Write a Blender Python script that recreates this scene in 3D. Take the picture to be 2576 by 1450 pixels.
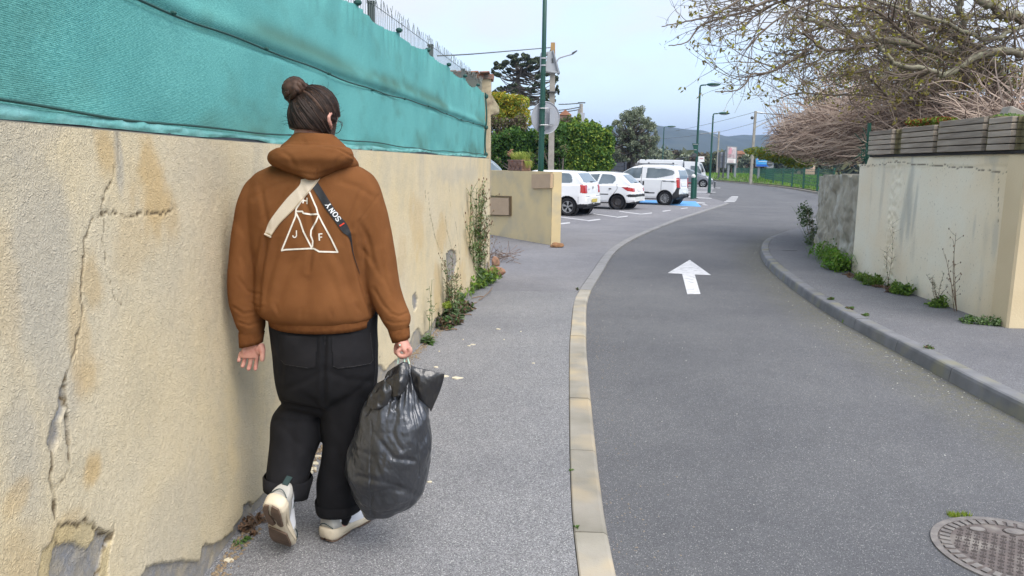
import bpy, bmesh, math, random
import numpy as np
from mathutils import Vector, Matrix, noise as mn
from mathutils.geometry import tessellate_polygon
from mathutils.bvhtree import BVHTree

# ------------------------------------------------------------------ camera, sky, sun, exposure
SC = bpy.context.scene
for o in list(bpy.data.objects): bpy.data.objects.remove(o, do_unlink=True)
COL = SC.collection
PITCH, ROLL, EYE, FPX = math.radians(9.05), math.radians(0.8), 1.6, 1946.0
CAMR = (Matrix.Rotation(math.pi/2 - PITCH, 3, 'X') @ Matrix.Rotation(ROLL, 3, 'Z'))
cam = bpy.data.objects.new('camera', bpy.data.cameras.new('camera'))
COL.objects.link(cam)
cam.matrix_world = Matrix.Translation((0, 0, EYE)) @ CAMR.to_4x4()
cam.data.sensor_width = 36.0
cam.data.lens = 36.0 * FPX / 2576.0
cam.data.clip_start = 0.05
cam.data.clip_end = 6000
SC.camera = cam

SUN_EL, SUN_AZ = math.radians(52), math.radians(140)      # azimuth clockwise from +Y
W = bpy.data.worlds.new('World'); SC.world = W; W.use_nodes = True
wn, wl = W.node_tree.nodes, W.node_tree.links
wn.clear()
wout = wn.new('ShaderNodeOutputWorld'); wbg = wn.new('ShaderNodeBackground')
sky = wn.new('ShaderNodeTexSky'); sky.sky_type = 'NISHITA'; sky.sun_disc = False
sky.sun_elevation = SUN_EL; sky.sun_rotation = SUN_AZ; sky.air_density = 1.0; sky.dust_density = 2.0; sky.ozone_density = 1.5
wtc = wn.new('ShaderNodeTexCoord'); wmp = wn.new('ShaderNodeMapping'); wmp.inputs['Scale'].default_value = (1.0, 1.0, 3.2)
wmp.inputs['Rotation'].default_value = (0.1, 0.25, 0.6)
wns = wn.new('ShaderNodeTexNoise'); wns.inputs['Scale'].default_value = 3.4; wns.inputs['Detail'].default_value = 5; wns.inputs['Roughness'].default_value = .5; wns.inputs['Distortion'].default_value = .5
wrp = wn.new('ShaderNodeValToRGB'); wrp.color_ramp.elements[0].position = .38; wrp.color_ramp.elements[1].position = .60
wrp.color_ramp.elements[0].color = (.34, .34, .34, 1); wrp.color_ramp.elements[1].color = (.97, .97, .97, 1)
wmx = wn.new('ShaderNodeMix'); wmx.data_type = 'RGBA'
SKY_STRENGTH = 0.15
wmx.inputs['B'].default_value = (2.9, 2.98, 3.10, 1)
wl.new(wtc.outputs['Generated'], wmp.inputs['Vector']); wl.new(wmp.outputs[0], wns.inputs['Vector']); wl.new(wns.outputs[0], wrp.inputs[0])
wl.new(wrp.outputs[0], wmx.inputs['Factor']); wl.new(sky.outputs[0], wmx.inputs['A']); wl.new(wmx.outputs['Result'], wbg.inputs['Color'])
wbg.inputs['Strength'].default_value = SKY_STRENGTH
wl.new(wbg.outputs[0], wout.inputs['Surface'])

sl = bpy.data.lights.new('sun', 'SUN'); sl.energy = 1.5; sl.angle = math.radians(50); sl.color = (1.0, .965, .91)
sun = bpy.data.objects.new('sun', sl); COL.objects.link(sun)
sd = Vector((math.sin(SUN_AZ)*math.cos(SUN_EL), math.cos(SUN_AZ)*math.cos(SUN_EL), math.sin(SUN_EL)))
sun.rotation_euler = sd.to_track_quat('Z', 'Y').to_euler()
SC.view_settings.view_transform = 'Standard'; SC.view_settings.look = 'None'
SC.view_settings.exposure = 1.27; SC.view_settings.gamma = 1.0; SC.view_settings.use_curve_mapping = False
SC.render.engine = 'CYCLES'
SC.cycles.use_denoising = True
SC.cycles.max_bounces = 6; SC.cycles.transparent_max_bounces = 12
SC.cycles.diffuse_bounces = 3; SC.cycles.glossy_bounces = 3; SC.cycles.transmission_bounces = 4; SC.cycles.volume_bounces = 0
SC.cycles.caustics_reflective = False; SC.cycles.caustics_refractive = False

rng = random.Random(7)
NR = np.random.RandomState(5)

# ------------------------------------------------------------------ measuring helpers (2576x1450 readings of the photograph -> metres)
def ray(x, y): return CAMR @ Vector(((x-1288)/FPX, -(y-725)/FPX, -1.0))
def G(x, y, z=0.0):
    d = ray(x, y); return Vector((0, 0, EYE)) + d*((z-EYE)/d.z)
def P(x, y, Y):
    d = ray(x, y); return Vector((0, 0, EYE)) + d*(Y/d.y)
def K(p):                                              # metres -> reading
    q = CAMR.transposed() @ (Vector(p)-Vector((0, 0, EYE))); return (1288+FPX*q.x/-q.z, 725-FPX*q.y/-q.z)

# ------------------------------------------------------------------ object helpers
WMAT = {}
def tag(o, label=None, cat=None, group=None, kind=None):
    if label: o['label'] = label
    if cat: o['category'] = cat
    if group: o['group'] = group
    if kind: o['kind'] = kind
    return o
def empty(name, loc, rz=0.0, label=None, cat=None, group=None, kind=None):
    o = bpy.data.objects.new(name, None); COL.objects.link(o); o.empty_display_size = .2
    o.location = loc; o.rotation_euler = (0, 0, rz)
    WMAT[o.name] = Matrix.Translation(Vector(loc)) @ Matrix.Rotation(rz, 4, 'Z')
    return tag(o, label, cat, group, kind)
def link(name, me, parent=None, mats=(), smooth=False, loc=None):
    """verts of me are world coordinates unless the parent is given as 'local' frame"""
    for m in mats: me.materials.append(m)
    o = bpy.data.objects.new(name, me); COL.objects.link(o)
    if parent is not None:
        wm = WMAT[parent.name]; me.transform(wm.inverted()); o.parent = parent; WMAT[o.name] = wm.copy()
    elif loc is not None:
        me.transform(Matrix.Translation(-Vector(loc))); o.location = loc; WMAT[o.name] = Matrix.Translation(Vector(loc))
    else: WMAT[o.name] = Matrix.Identity(4)
    if smooth: me.polygons.foreach_set('use_smooth', [True]*len(me.polygons))
    me.update()
    return o
def copy_tree(o, parent=None):
    c = o.copy(); COL.objects.link(c)
    if parent is not None: c.parent = parent
    WMAT[c.name] = WMAT.get(o.name, Matrix.Identity(4)).copy()
    for ch in [x for x in bpy.data.objects if x.parent == o]: copy_tree(ch, c)
    return c

def catmull(pts, n=8, closed=False):
    pts = [Vector(p) for p in pts]; out = []; L = len(pts)
    R_ = range(L if closed else L-1)
    for i in R_:
        if closed: p0, p1, p2, p3 = pts[(i-1) % L], pts[i], pts[(i+1) % L], pts[(i+2) % L]
        else: p0, p1, p2, p3 = pts[max(i-1, 0)], pts[i], pts[i+1], pts[min(i+2, L-1)]
        for k in range(n):
            t = k/n
            out.append(.5*((2*p1)+(p2-p0)*t+(2*p0-5*p1+4*p2-p3)*t*t+(3*p1-p0-3*p2+p3)*t**3))
    if not closed: out.append(pts[-1])
    return out
def resample(pts, step):
    pts = [Vector(p) for p in pts]; out = [pts[0]]; acc = 0
    for a, b in zip(pts, pts[1:]):
        l = (b-a).length
        if l == 0: continue
        d = step-acc
        while d <= l:
            out.append(a.lerp(b, d/l)); d += step
        acc = (acc+l) % step if step else 0
        acc = l-(d-step)
    return out

class MB:
    def __init__(s): s.v = []; s.f = []; s.m = []; s.cm = 0
    def add(s, vs, fs, m=None):
        b = len(s.v); s.v.extend([tuple(v) for v in vs]); s.f.extend([tuple(i+b for i in f) for f in fs])
        s.m.extend([s.cm if m is None else m]*len(fs)); return s
    def box(s, c, size, M=None, m=None, bev=0):
        x, y, z = [a/2 for a in size]; c = Vector(c)
        if bev:
            vs, fs = bevbox(size, bev)
            vs = [((M @ v) if M else v)+c for v in vs]
            return s.add(vs, fs, m)
        vs = [Vector((i*x, j*y, k*z)) for k in (-1, 1) for j in (-1, 1) for i in (-1, 1)]
        if M: vs = [M @ v for v in vs]
        vs = [v+c for v in vs]
        return s.add(vs, [(0, 2, 3, 1), (4, 5, 7, 6), (0, 1, 5, 4), (2, 6, 7, 3), (0, 4, 6, 2), (1, 3, 7, 5)], m)
    def tube(s, pts, r, n=8, m=None, cap=True):
        pts = [Vector(p) for p in pts]; L = len(pts)
        rs = r if isinstance(r, (list, tuple)) else [r]*L
        vs = []; up = Vector((0, 0, 1)); prev = None
        for i, p in enumerate(pts):
            t = (pts[min(i+1, L-1)]-pts[max(i-1, 0)])
            if t.length < 1e-9: t = Vector((0, 0, 1))
            t.normalize()
            if prev is None:
                a = t.cross(up)
                if a.length < .05: a = t.cross(Vector((1, 0, 0)))
            else: a = prev - t*prev.dot(t)
            if a.length < 1e-6: a = t.cross(Vector((1, .3, 0)))
            a.normalize(); prev = a; b = t.cross(a)
            for k in range(n):
                th = 2*math.pi*k/n; vs.append(p+(a*math.cos(th)+b*math.sin(th))*rs[i])
        fs = [(i*n+k, i*n+(k+1) % n, (i+1)*n+(k+1) % n, (i+1)*n+k) for i in range(L-1) for k in range(n)]
        if cap: fs += [tuple(range(n-1, -1, -1)), tuple(range((L-1)*n, L*n))]
        return s.add(vs, fs, m)
    def loft(s, rings, m=None, cap=True, closed=True):
        n = len(rings[0]); L = len(rings); vs = [v for r in rings for v in r]
        kk = n if closed else n-1
        fs = [(i*n+k, i*n+(k+1) % n, (i+1)*n+(k+1) % n, (i+1)*n+k) for i in range(L-1) for k in range(kk)]
        if cap and closed: fs += [tuple(range(n-1, -1, -1)), tuple(range((L-1)*n, L*n))]
        return s.add(vs, fs, m)
    def prism(s, poly, h, m=None, M=None):      # poly: list of 3D pts (planar), h: offset vector
        n = len(poly); poly = [Vector(p) for p in poly]; h = Vector(h)
        tri = tessellate_polygon([poly])
        vs = poly+[p+h for p in poly]
        fs = [tuple(t) for t in tri]+[tuple(i+n for i in reversed(t)) for t in tri]
        fs += [(i, (i+1) % n, (i+1) % n+n, i+n) for i in range(n)]
        return s.add(vs, fs, m)
    def poly(s, pts, m=None):
        pts = [Vector(p) for p in pts]
        fs = []
        for t in tessellate_polygon([pts]):
            a, b, c = [pts[i] for i in t]
            fs.append(tuple(t) if (b-a).cross(c-a).z > 0 else tuple(reversed(t)))
        return s.add(pts, fs, m)
    def ball(s, c, r, nu=12, nv=8, m=None, M=None):
        c = Vector(c); r = Vector(r) if not isinstance(r, (int, float)) else Vector((r, r, r))
        rings = []
        for j in range(nv+1):
            ph = math.pi*(j/nv)-math.pi/2; ph = max(min(ph, 1.55), -1.55)
            ring = []
            for i in range(nu):
                th = 2*math.pi*i/nu
                v = Vector((r.x*math.cos(ph)*math.cos(th), r.y*math.cos(ph)*math.sin(th), r.z*math.sin(ph)))
                ring.append((M @ v if M else v)+c)
            rings.append(ring)
        return s.loft(rings, m)
    def mesh(s, name):
        me = bpy.data.meshes.new(name); me.from_pydata(s.v, [], s.f)
        if any(s.m): me.polygons.foreach_set('material_index', s.m)
        me.update(); return me
    def build(s, name, mats, parent=None, smooth=False, loc=None, fixn=False):
        me = s.mesh(name)
        if fixn:
            bm = bmesh.new(); bm.from_mesh(me); bmesh.ops.recalc_face_normals(bm, faces=bm.faces); bm.to_mesh(me); bm.free()
        return link(name, me, parent, mats if isinstance(mats, (list, tuple)) else (mats,), smooth, loc)

def bevbox(size, b):
    bm = bmesh.new(); bmesh.ops.create_cube(bm, size=1)
    for v in bm.verts: v.co = Vector((v.co.x*size[0], v.co.y*size[1], v.co.z*size[2]))
    bmesh.ops.bevel(bm, geom=list(bm.edges), offset=min(b, min(size)*.45), segments=1, affect='EDGES')
    bm.verts.index_update()
    vs = [v.co.copy() for v in bm.verts]; fs = [tuple(v.index for v in f.verts) for f in bm.faces]; bm.free()
    return vs, fs
def quickmesh(name, co, faces):
    me = bpy.data.meshes.new(name)
    co = np.asarray(co, dtype=np.float32); faces = np.asarray(faces, dtype=np.int32)
    nv, nf, k = len(co), len(faces), faces.shape[1]
    me.vertices.add(nv); me.vertices.foreach_set('co', co.ravel())
    me.loops.add(nf*k); me.loops.foreach_set('vertex_index', faces.ravel())
    me.polygons.add(nf); me.polygons.foreach_set('loop_start', np.arange(0, nf*k, k, dtype=np.int32))
    me.polygons.foreach_set('loop_total', np.full(nf, k, dtype=np.int32))
    me.update(calc_edges=True); me.validate()
    return me
def gridfaces(nu, nv):
    i = np.arange(nu-1)[:, None]*nv+np.arange(nv-1)[None, :]
    i = i.ravel(); return np.stack([i, i+nv, i+nv+1, i+1], 1)
def attr(me, name, vals):
    a = me.attributes.new(name, 'FLOAT', 'POINT'); a.data.foreach_set('value', np.asarray(vals, dtype=np.float32).ravel())

# value noise in numpy
_tab = np.random.RandomState(11).rand(256, 256)
def vnoise(x, y):
    xi = np.floor(x).astype(int); yi = np.floor(y).astype(int); fx = x-xi; fy = y-yi
    fx = fx*fx*(3-2*fx); fy = fy*fy*(3-2*fy)
    g = lambda a, b: _tab[a % 256, b % 256]
    return (g(xi, yi)*(1-fx)+g(xi+1, yi)*fx)*(1-fy)+(g(xi, yi+1)*(1-fx)+g(xi+1, yi+1)*fx)*fy
def fbm(x, y, o=4):
    r = 0; a = .5; t = 0
    for k in range(o):
        r = r+a*vnoise(x*2**k+17*k, y*2**k+31*k); t += a; a *= .5
    return r/t
def seg_dist(px, py, pl):
    d = np.full(px.shape, 1e9)
    for (x0, y0), (x1, y1) in zip(pl, pl[1:]):
        dx, dy = x1-x0, y1-y0; L2 = dx*dx+dy*dy+1e-12
        t = np.clip(((px-x0)*dx+(py-y0)*dy)/L2, 0, 1)
        d = np.minimum(d, np.hypot(px-x0-t*dx, py-y0-t*dy))
    return d
def in_poly(px, py, pl):
    r = np.zeros(px.shape, bool); n = len(pl)
    for i in range(n):
        x0, y0 = pl[i]; x1, y1 = pl[(i+1) % n]
        c = ((y0 > py) != (y1 > py)) & (px < (x1-x0)*(py-y0)/((y1-y0) if y1 != y0 else 1e-9)+x0)
        r ^= c
    return r
def sstep(a, b, x):
    t = np.clip((x-a)/(b-a), 0, 1); return t*t*(3-2*t)

# ------------------------------------------------------------------ material helpers
def newmat(name):
    m = bpy.data.materials.new(name); m.use_nodes = True; nt = m.node_tree
    return m, nt.nodes, nt.links, nt.nodes['Principled BSDF']
def srgb(r, g, b): return tuple((c/255/12.92 if c/255 <= .04045 else ((c/255+.055)/1.055)**2.4) for c in (r, g, b))
def mat(name, c1, c2=None, scale=5, rough=.8, bump=0, bscale=50, metallic=0, spec=.4, detail=5, stretch=None, c3=None, s3=40, f3=.35, lo=.35, hi=.65, bdist=.005, coat=0, sheen=0, dist=0, transl=0, objvar=0):
    m, n, l, b = newmat(name)
    b.inputs['Roughness'].default_value = rough; b.inputs['Metallic'].default_value = metallic
    b.inputs['Specular IOR Level'].default_value = spec
    if coat: b.inputs['Coat Weight'].default_value = coat; b.inputs['Coat Roughness'].default_value = .06
    if sheen: b.inputs['Sheen Weight'].default_value = sheen
    b.inputs['Base Color'].default_value = (*c1, 1)
    tc = n.new('ShaderNodeTexCoord'); mp = n.new('ShaderNodeMapping'); l.new(tc.outputs['Object'], mp.inputs['Vector'])
    if stretch: mp.inputs['Scale'].default_value = stretch
    if c2 is not None:
        ns = n.new('ShaderNodeTexNoise'); ns.inputs['Scale'].default_value = scale; ns.inputs['Detail'].default_value = detail; ns.inputs['Distortion'].default_value = dist
        l.new(mp.outputs[0], ns.inputs['Vector'])
        rp = n.new('ShaderNodeValToRGB'); rp.color_ramp.elements[0].position = lo; rp.color_ramp.elements[1].position = hi
        rp.color_ramp.elements[0].color = (*c1, 1); rp.color_ramp.elements[1].color = (*c2, 1)
        l.new(ns.outputs[0], rp.inputs[0]); out = rp.outputs[0]
        if c3 is not None:
            n3 = n.new('ShaderNodeTexNoise'); n3.inputs['Scale'].default_value = s3; n3.inputs['Detail'].default_value = 3
            l.new(mp.outputs[0], n3.inputs['Vector'])
            r3 = n.new('ShaderNodeValToRGB'); r3.color_ramp.elements[0].position = .5; r3.color_ramp.elements[1].position = .5+f3*.4
            l.new(n3.outputs[0], r3.inputs[0]); mx = n.new('ShaderNodeMix'); mx.data_type = 'RGBA'
            l.new(r3.outputs[0], mx.inputs['Factor']); l.new(out, mx.inputs['A']); mx.inputs['B'].default_value = (*c3, 1); out = mx.outputs['Result']
        if objvar:
            oi_ = n.new('ShaderNodeObjectInfo'); mr = n.new('ShaderNodeMapRange'); mr.inputs['To Min'].default_value = 1-objvar; mr.inputs['To Max'].default_value = 1+objvar*.6; l.new(oi_.outputs['Random'], mr.inputs['Value'])
            mv = n.new('ShaderNodeMix'); mv.data_type = 'RGBA'; mv.blend_type = 'MULTIPLY'; mv.inputs['Factor'].default_value = 1; l.new(out, mv.inputs['A']); l.new(mr.outputs[0], mv.inputs['B']); out = mv.outputs['Result']
        l.new(out, b.inputs['Base Color'])
    if bump:
        nb = n.new('ShaderNodeTexNoise'); nb.inputs['Scale'].default_value = bscale; nb.inputs['Detail'].default_value = 4
        l.new(mp.outputs[0], nb.inputs['Vector'])
        bp = n.new('ShaderNodeBump'); bp.inputs['Strength'].default_value = bump; bp.inputs['Distance'].default_value = bdist
        l.new(nb.outputs[0], bp.inputs['Height']); l.new(bp.outputs[0], b.inputs['Normal'])
    if transl:
        tr = n.new('ShaderNodeBsdfTranslucent'); ms = n.new('ShaderNodeMixShader'); ms.inputs[0].default_value = transl
        o = [x for x in n if x.type == 'OUTPUT_MATERIAL'][0]
        if c2 is not None: l.new(out, tr.inputs['Color'])
        else: tr.inputs['Color'].default_value = (*c1, 1)
        l.new(b.outputs[0], ms.inputs[1]); l.new(tr.outputs[0], ms.inputs[2]); l.new(ms.outputs[0], o.inputs['Surface'])
    return m
# ------------------------------------------------------------------ ground, road, pavements
ZR, ZL, ZP, ZW = -0.06, 0.0, -0.03, 0.05      # road, left pavement, car park, right pavement
def asphalt(name, base, hi, speck, patch=None, sc=210, rough=.9, moss=None):
    """aggregate: fine speckle, voronoi stones, broad wear"""
    m, n, l, b = newmat(name)
    b.inputs['Roughness'].default_value = rough; b.inputs['Specular IOR Level'].default_value = .3
    tc = n.new('ShaderNodeTexCoord')
    def noise(s, d=4, r=.55):
        x = n.new('ShaderNodeTexNoise'); x.inputs['Scale'].default_value = s; x.inputs['Detail'].default_value = d; x.inputs['Roughness'].default_value = r
        l.new(tc.outputs['Object'], x.inputs['Vector']); return x.outputs[0]
    def ramp(i, a, c, ca=(0, 0, 0, 1), cb=(1, 1, 1, 1)):
        x = n.new('ShaderNodeValToRGB'); x.color_ramp.elements[0].position = a; x.color_ramp.elements[1].position = c
        x.color_ramp.elements[0].color = ca; x.color_ramp.elements[1].color = cb; l.new(i, x.inputs[0]); return x.outputs[0]
    def mix(f, a, c, mode='MIX'):
        x = n.new('ShaderNodeMix'); x.data_type = 'RGBA'; x.blend_type = mode
        for i, v in (('Factor', f), ('A', a), ('B', c)):
            if isinstance(v, tuple): x.inputs[i].default_value = (*v[:3], 1)
            elif isinstance(v, float): x.inputs[i].default_value = v
            else: l.new(v, x.inputs[i])
        return x.outputs['Result']
    vo = n.new('ShaderNodeTexVoronoi'); vo.inputs['Scale'].default_value = sc; l.new(tc.outputs['Object'], vo.inputs['Vector'])
    sep = n.new('ShaderNodeSeparateColor'); l.new(vo.outputs['Color'], sep.inputs[0])
    c = mix(ramp(sep.outputs[0], .15, .85), base, hi)
    c = mix(ramp(sep.outputs[1], .93, .97), c, speck)
    dark = ramp(vo.outputs['Distance'], .35, .75, (1, 1, 1, 1), (.5, .5, .5, 1))
    c = mix(.7, c, dark, 'MULTIPLY')
    c = mix(1.0, c, ramp(noise(.55, 5, .6), .3, .72, (.82, .82, .84, 1), (1.15, 1.14, 1.12, 1)), 'MULTIPLY')
    c = mix(1.0, c, ramp(noise(9, 5, .7), .3, .7, (.93, .93, .93, 1), (1.07, 1.07, 1.07, 1)), 'MULTIPLY')
    if patch: c = mix(ramp(noise(1.3, 6, .65), .56, .72), c, patch)
    if moss:
        at = n.new('ShaderNodeAttribute'); at.attribute_name = 'moss'
        mm = n.new('ShaderNodeMath'); mm.operation = 'MULTIPLY'; l.new(at.outputs['Fac'], mm.inputs[0]); l.new(ramp(noise(26, 5, .7), .38, .62), mm.inputs[1])
        c = mix(mm.outputs[0], c, moss)
    l.new(c, b.inputs['Base Color'])
    bp = n.new('ShaderNodeBump'); bp.inputs['Strength'].default_value = .8; bp.inputs['Distance'].default_value = .0025
    l.new(vo.outputs['Distance'], bp.inputs['Height']); bp.invert = True; l.new(bp.outputs[0], b.inputs['Normal'])
    return m
M_road = asphalt('road_asphalt', (.118, .120, .128), (.170, .172, .180), (.36, .36, .35), sc=240, moss=(.16, .15, .085))
M_walk = asphalt('pavement_asphalt', (.17, .171, .182), (.33, .331, .34), (.52, .52, .51), sc=215)
M_walk2 = asphalt('right_pavement_asphalt', (.16, .161, .172), (.25, .251, .264), (.40, .40, .39), sc=220)
M_park = asphalt('car_park_asphalt', (.20, .198, .21), (.28, .277, .292), (.40, .40, .40), sc=200)
M_dirt = mat('dry_soil', (.13, .115, .08), (.09, .11, .05), scale=.35, bump=.3, bscale=8)
M_grass = mat('grass_blades', (.10, .20, .03), (.19, .30, .06), scale=.9, rough=.7, transl=.25, lo=.3, hi=.7)
M_kerb = mat('kerb_concrete', (.37, .34, .29), (.27, .25, .205), scale=3, bump=.5, bscale=90, bdist=.003, c3=(.47, .38, .25), s3=2.2, f3=.5, objvar=.16)
M_kerb2 = mat('grey_kerb_concrete', (.22, .222, .235), (.155, .158, .165), scale=4, bump=.5, bscale=90, bdist=.003, c3=(.25, .24, .17), s3=3, f3=.5, objvar=.1)
M_kerb3 = mat('dull_kerb_concrete', (.27, .265, .265), (.22, .215, .21), scale=3, bump=.4, bscale=90, bdist=.003)
M_joint = mat('joint_dirt', (.07, .065, .05), (.05, .06, .03), scale=20)
M_white = mat('white_road_paint', (.66, .66, .67), (.38, .38, .39), scale=11, rough=.8, bump=.4, bscale=180, bdist=.002, lo=.50, hi=.72, detail=12)
M_white_worn = mat('worn_road_paint', (.62, .62, .63), (.36, .36, .37), scale=10, rough=.8, lo=.4, hi=.75, detail=8)
M_blue = mat('blue_bay_paint', (.10, .36, .75), (.14, .33, .58), scale=3, rough=.7)

kerbL_o = [G(*p, 0) for p in [(1545, 1450), (1503, 1190), (1475, 913), (1471, 841), (1476, 743)]]
kerbL_i = [G(*p, 0) for p in [(1465, 1450), (1440, 1190), (1436, 913), (1441, 822), (1454, 739)]]
kc = [(a+b)/2 for a, b in zip(kerbL_o, kerbL_i)]
kc = [Vector((kc[0].x-.02, -2, 0)), Vector((kc[0].x-.02, 1.0, 0))]+kc+[G(*p, ZP)*1.0+Vector((.07, -.02, 0)) for p in [(1488, 687), (1524, 637), (1560, 610), (1605, 588), (1650, 570), (1700, 551), (1750, 535), (1830, 510)]]
kc = [Vector((p.x, p.y, 0)) for p in kc]
kcs = catmull(kc, 12)
KW = .075
def offset(path, d):
    out = []
    for i, p in enumerate(path):
        t = path[min(i+1, len(path)-1)]-path[max(i-1, 0)]; t.z = 0; t.normalize()
        out.append(p+Vector((t.y, -t.x, 0))*d)
    return out
def zleft(y): return ZL+(ZP-ZL)*min(max((y-8.8)/1.1, 0), 1)

# right kerb outer top line (x,y)
kr = [G(*p, ZW) for p in [(2576, 1017), (2450, 958), (2346, 900), (2242, 844), (2172, 813), (2086, 775), (2023, 723), (1980, 698), (1947, 671), (1922, 649), (1913, 632), (1912, 616), (1920, 603), (1937, 591), (1963, 579), (1996, 572), (2040, 558)]]
kr = [Vector((p.x, p.y, 0)) for p in kr]
kr = [Vector((3.5, -2, 0)), Vector((3.45, 1.5, 0)), Vector((3.43, 3.6, 0))]+kr+[Vector((13, 26.2, 0)), Vector((22, 30, 0)), Vector((40, 34, 0))]
# smooth
for _ in range(2):
    kr = [kr[0]]+[(kr[i-1]+kr[i]*2+kr[i+1])/4 for i in range(1, len(kr)-1)]+[kr[-1]]
krs = catmull(kr, 8)

# base ground: one sheet to the horizon
b = MB(); b.poly([(-3000, -60, -.09), (3000, -60, -.09), (3000, 4000, -.09), (-3000, 4000, -.09)]); b.build('ground', M_dirt).__setitem__('kind', 'structure')
# road sheet as a grid so that moss can gather in the right-hand gutter
def road_mesh():
    xs = np.concatenate([np.linspace(-3, 8, 110), np.linspace(8.4, 60, 60)]); ys = np.concatenate([np.linspace(-3, 22, 250), np.linspace(22.5, 130, 80)])
    X, Y = np.meshgrid(xs, ys, indexing='ij')
    me = quickmesh('road', np.stack([X.ravel(), Y.ravel(), np.full(X.size, ZR)], 1), gridfaces(len(xs), len(ys)))
    d = seg_dist(X.ravel(), Y.ravel(), [(p.x-.02, p.y) for p in krs])
    attr(me, 'moss', np.clip(1-d/.62, 0, 1)*.75*sstep(24, 14, Y.ravel()))
    return me
ro = link('road', road_mesh(), mats=(M_road,)); ro['kind'] = 'structure'

# left pavement + car park
inner = offset(kcs, -KW-.004)
near = [p for p in inner if p.y < 8.8]; far = [p for p in inner if p.y > 9.9]
y1 = near[-1]; y2 = far[0]
b = MB()
b.poly([(-3, -2, ZL)]+[(p.x, p.y, ZL) for p in near]+[(-3, y1.y, ZL)])
b.add([(-3, y1.y, ZL), (y1.x, y1.y, ZL), (y2.x, y2.y, ZP), (-3, y2.y, ZP)], [(0, 1, 2, 3)])
po = b.build('left_pavement', M_walk); po['kind'] = 'structure'
b = MB()
b.poly([(-3, y2.y, ZP)]+[(p.x, p.y, ZP) for p in far]+[(10.9, 43.5, ZP), (13.2, 52, ZP), (16.8, 65, ZP), (19.5, 77, ZP), (20, 100, ZP), (-40, 100, ZP), (-40, y2.y, ZP)])
co = b.build('car_park', M_park); co['kind'] = 'structure'

# left kerb stones, about one metre each
kroot = empty('left_kerb', (kcs[0].x, kcs[0].y, 0), kind='structure')
jb = MB()
path = resample(kcs, .05)
N = 20
i = 4
stone_i = 0
while i+N < len(path):
    seg = path[i:i+N+1]
    mid = seg[N//2]
    b = MB(); rings = []
    pts = [seg[0].lerp(seg[1], .12)]+seg[2:-2:3]+[seg[-1].lerp(seg[-2], .12)]
    dz = rng.uniform(-.003, .003)
    for q, p in enumerate(pts):
        t = (pts[min(q+1, len(pts)-1)]-pts[max(q-1, 0)]); t.normalize(); s = Vector((t.y, -t.x, 0))
        z = zleft(p.y)+.006+dz if p.y < 9.0 else max(zleft(p.y)+.004, ZP+.004)+dz*.4
        ch = .022 if p.y < 9.6 else .008
        prof = [(-KW, -.12), (-KW, -.004), (-KW+.006, 0), (KW-ch, 0), (KW-ch*.3, -ch*.45), (KW, -ch*1.2), (KW+.006, -.12)]
        rings.append([p+s*a+Vector((0, 0, z+c)) for a, c in prof])
    b.loft(rings)
    b.build('kerb_stone', M_kerb if mid.y < 9.8 else M_kerb3, kroot, fixn=True)
    for gp in (seg[0],):
        pass
    jb.loft([[p+s_+Vector((0, 0, zleft(p.y)-.006)) for s_ in (Vector((-KW+.01, 0, 0)), Vector((KW-.02, 0, 0)), Vector((KW-.02, 0, -.1)), Vector((-KW+.01, 0, -.1)))] for p in (path[max(i-1, 0)], path[i+1])])
    i += N; stone_i += 1
jb.build('kerb_joint', M_joint, kroot)

# right kerb stones
kroot2 = empty('right_kerb', (krs[0].x, krs[0].y, 0), kind='structure')
path = resample(krs, .05); jb = MB(); i = 0
while i+N < len(path) and path[i].y < 29:
    seg = path[i:i+N+1]; b = MB(); rings = []
    pts = [seg[0].lerp(seg[1], .1)]+seg[2:-2:3]+[seg[-1].lerp(seg[-2], .1)]
    dz = rng.uniform(-.003, .003)
    for q, p in enumerate(pts):
        t = (pts[min(q+1, len(pts)-1)]-pts[max(q-1, 0)]); t.normalize(); s = Vector((t.y, -t.x, 0))
        z = ZW+.004+dz
        if p.y > 17: z -= .07*min((p.y-17)/3, 1)
        prof = [(-.022, -.16), (-.004, -.028), (.004, -.008), (.018, 0), (.128, 0), (.132, -.005), (.132, -.16)]
        rings.append([p+s*a+Vector((0, 0, z+c)) for a, c in prof])
    b.loft(rings); b.build('kerb_stone', M_kerb2, kroot2, fixn=True)
    i += N
for a in range(0, len(path)-6, 5):
    if path[a].y > 17: break
jj = [p for p in path if p.y < 16.5]
jb.loft([[p+Vector((.02, 0, ZW-.006)), p+Vector((.1, 0, ZW-.006)), p+Vector((.1, 0, -.1)), p+Vector((.02, 0, -.1))] for p in jj[::3]])
jb.build('kerb_joint', M_joint, kroot2)

# right pavement
inn = [p for p in offset(krs, .136) if p.y < 26]
b = MB(); b.poly([(p.x, p.y, ZW) for p in inn]+[(14, 25.5, ZW), (14, -2, ZW)])
b.build('right_pavement', M_walk2)['kind'] = 'structure'
# gutter / joint moss is grown later

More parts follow.
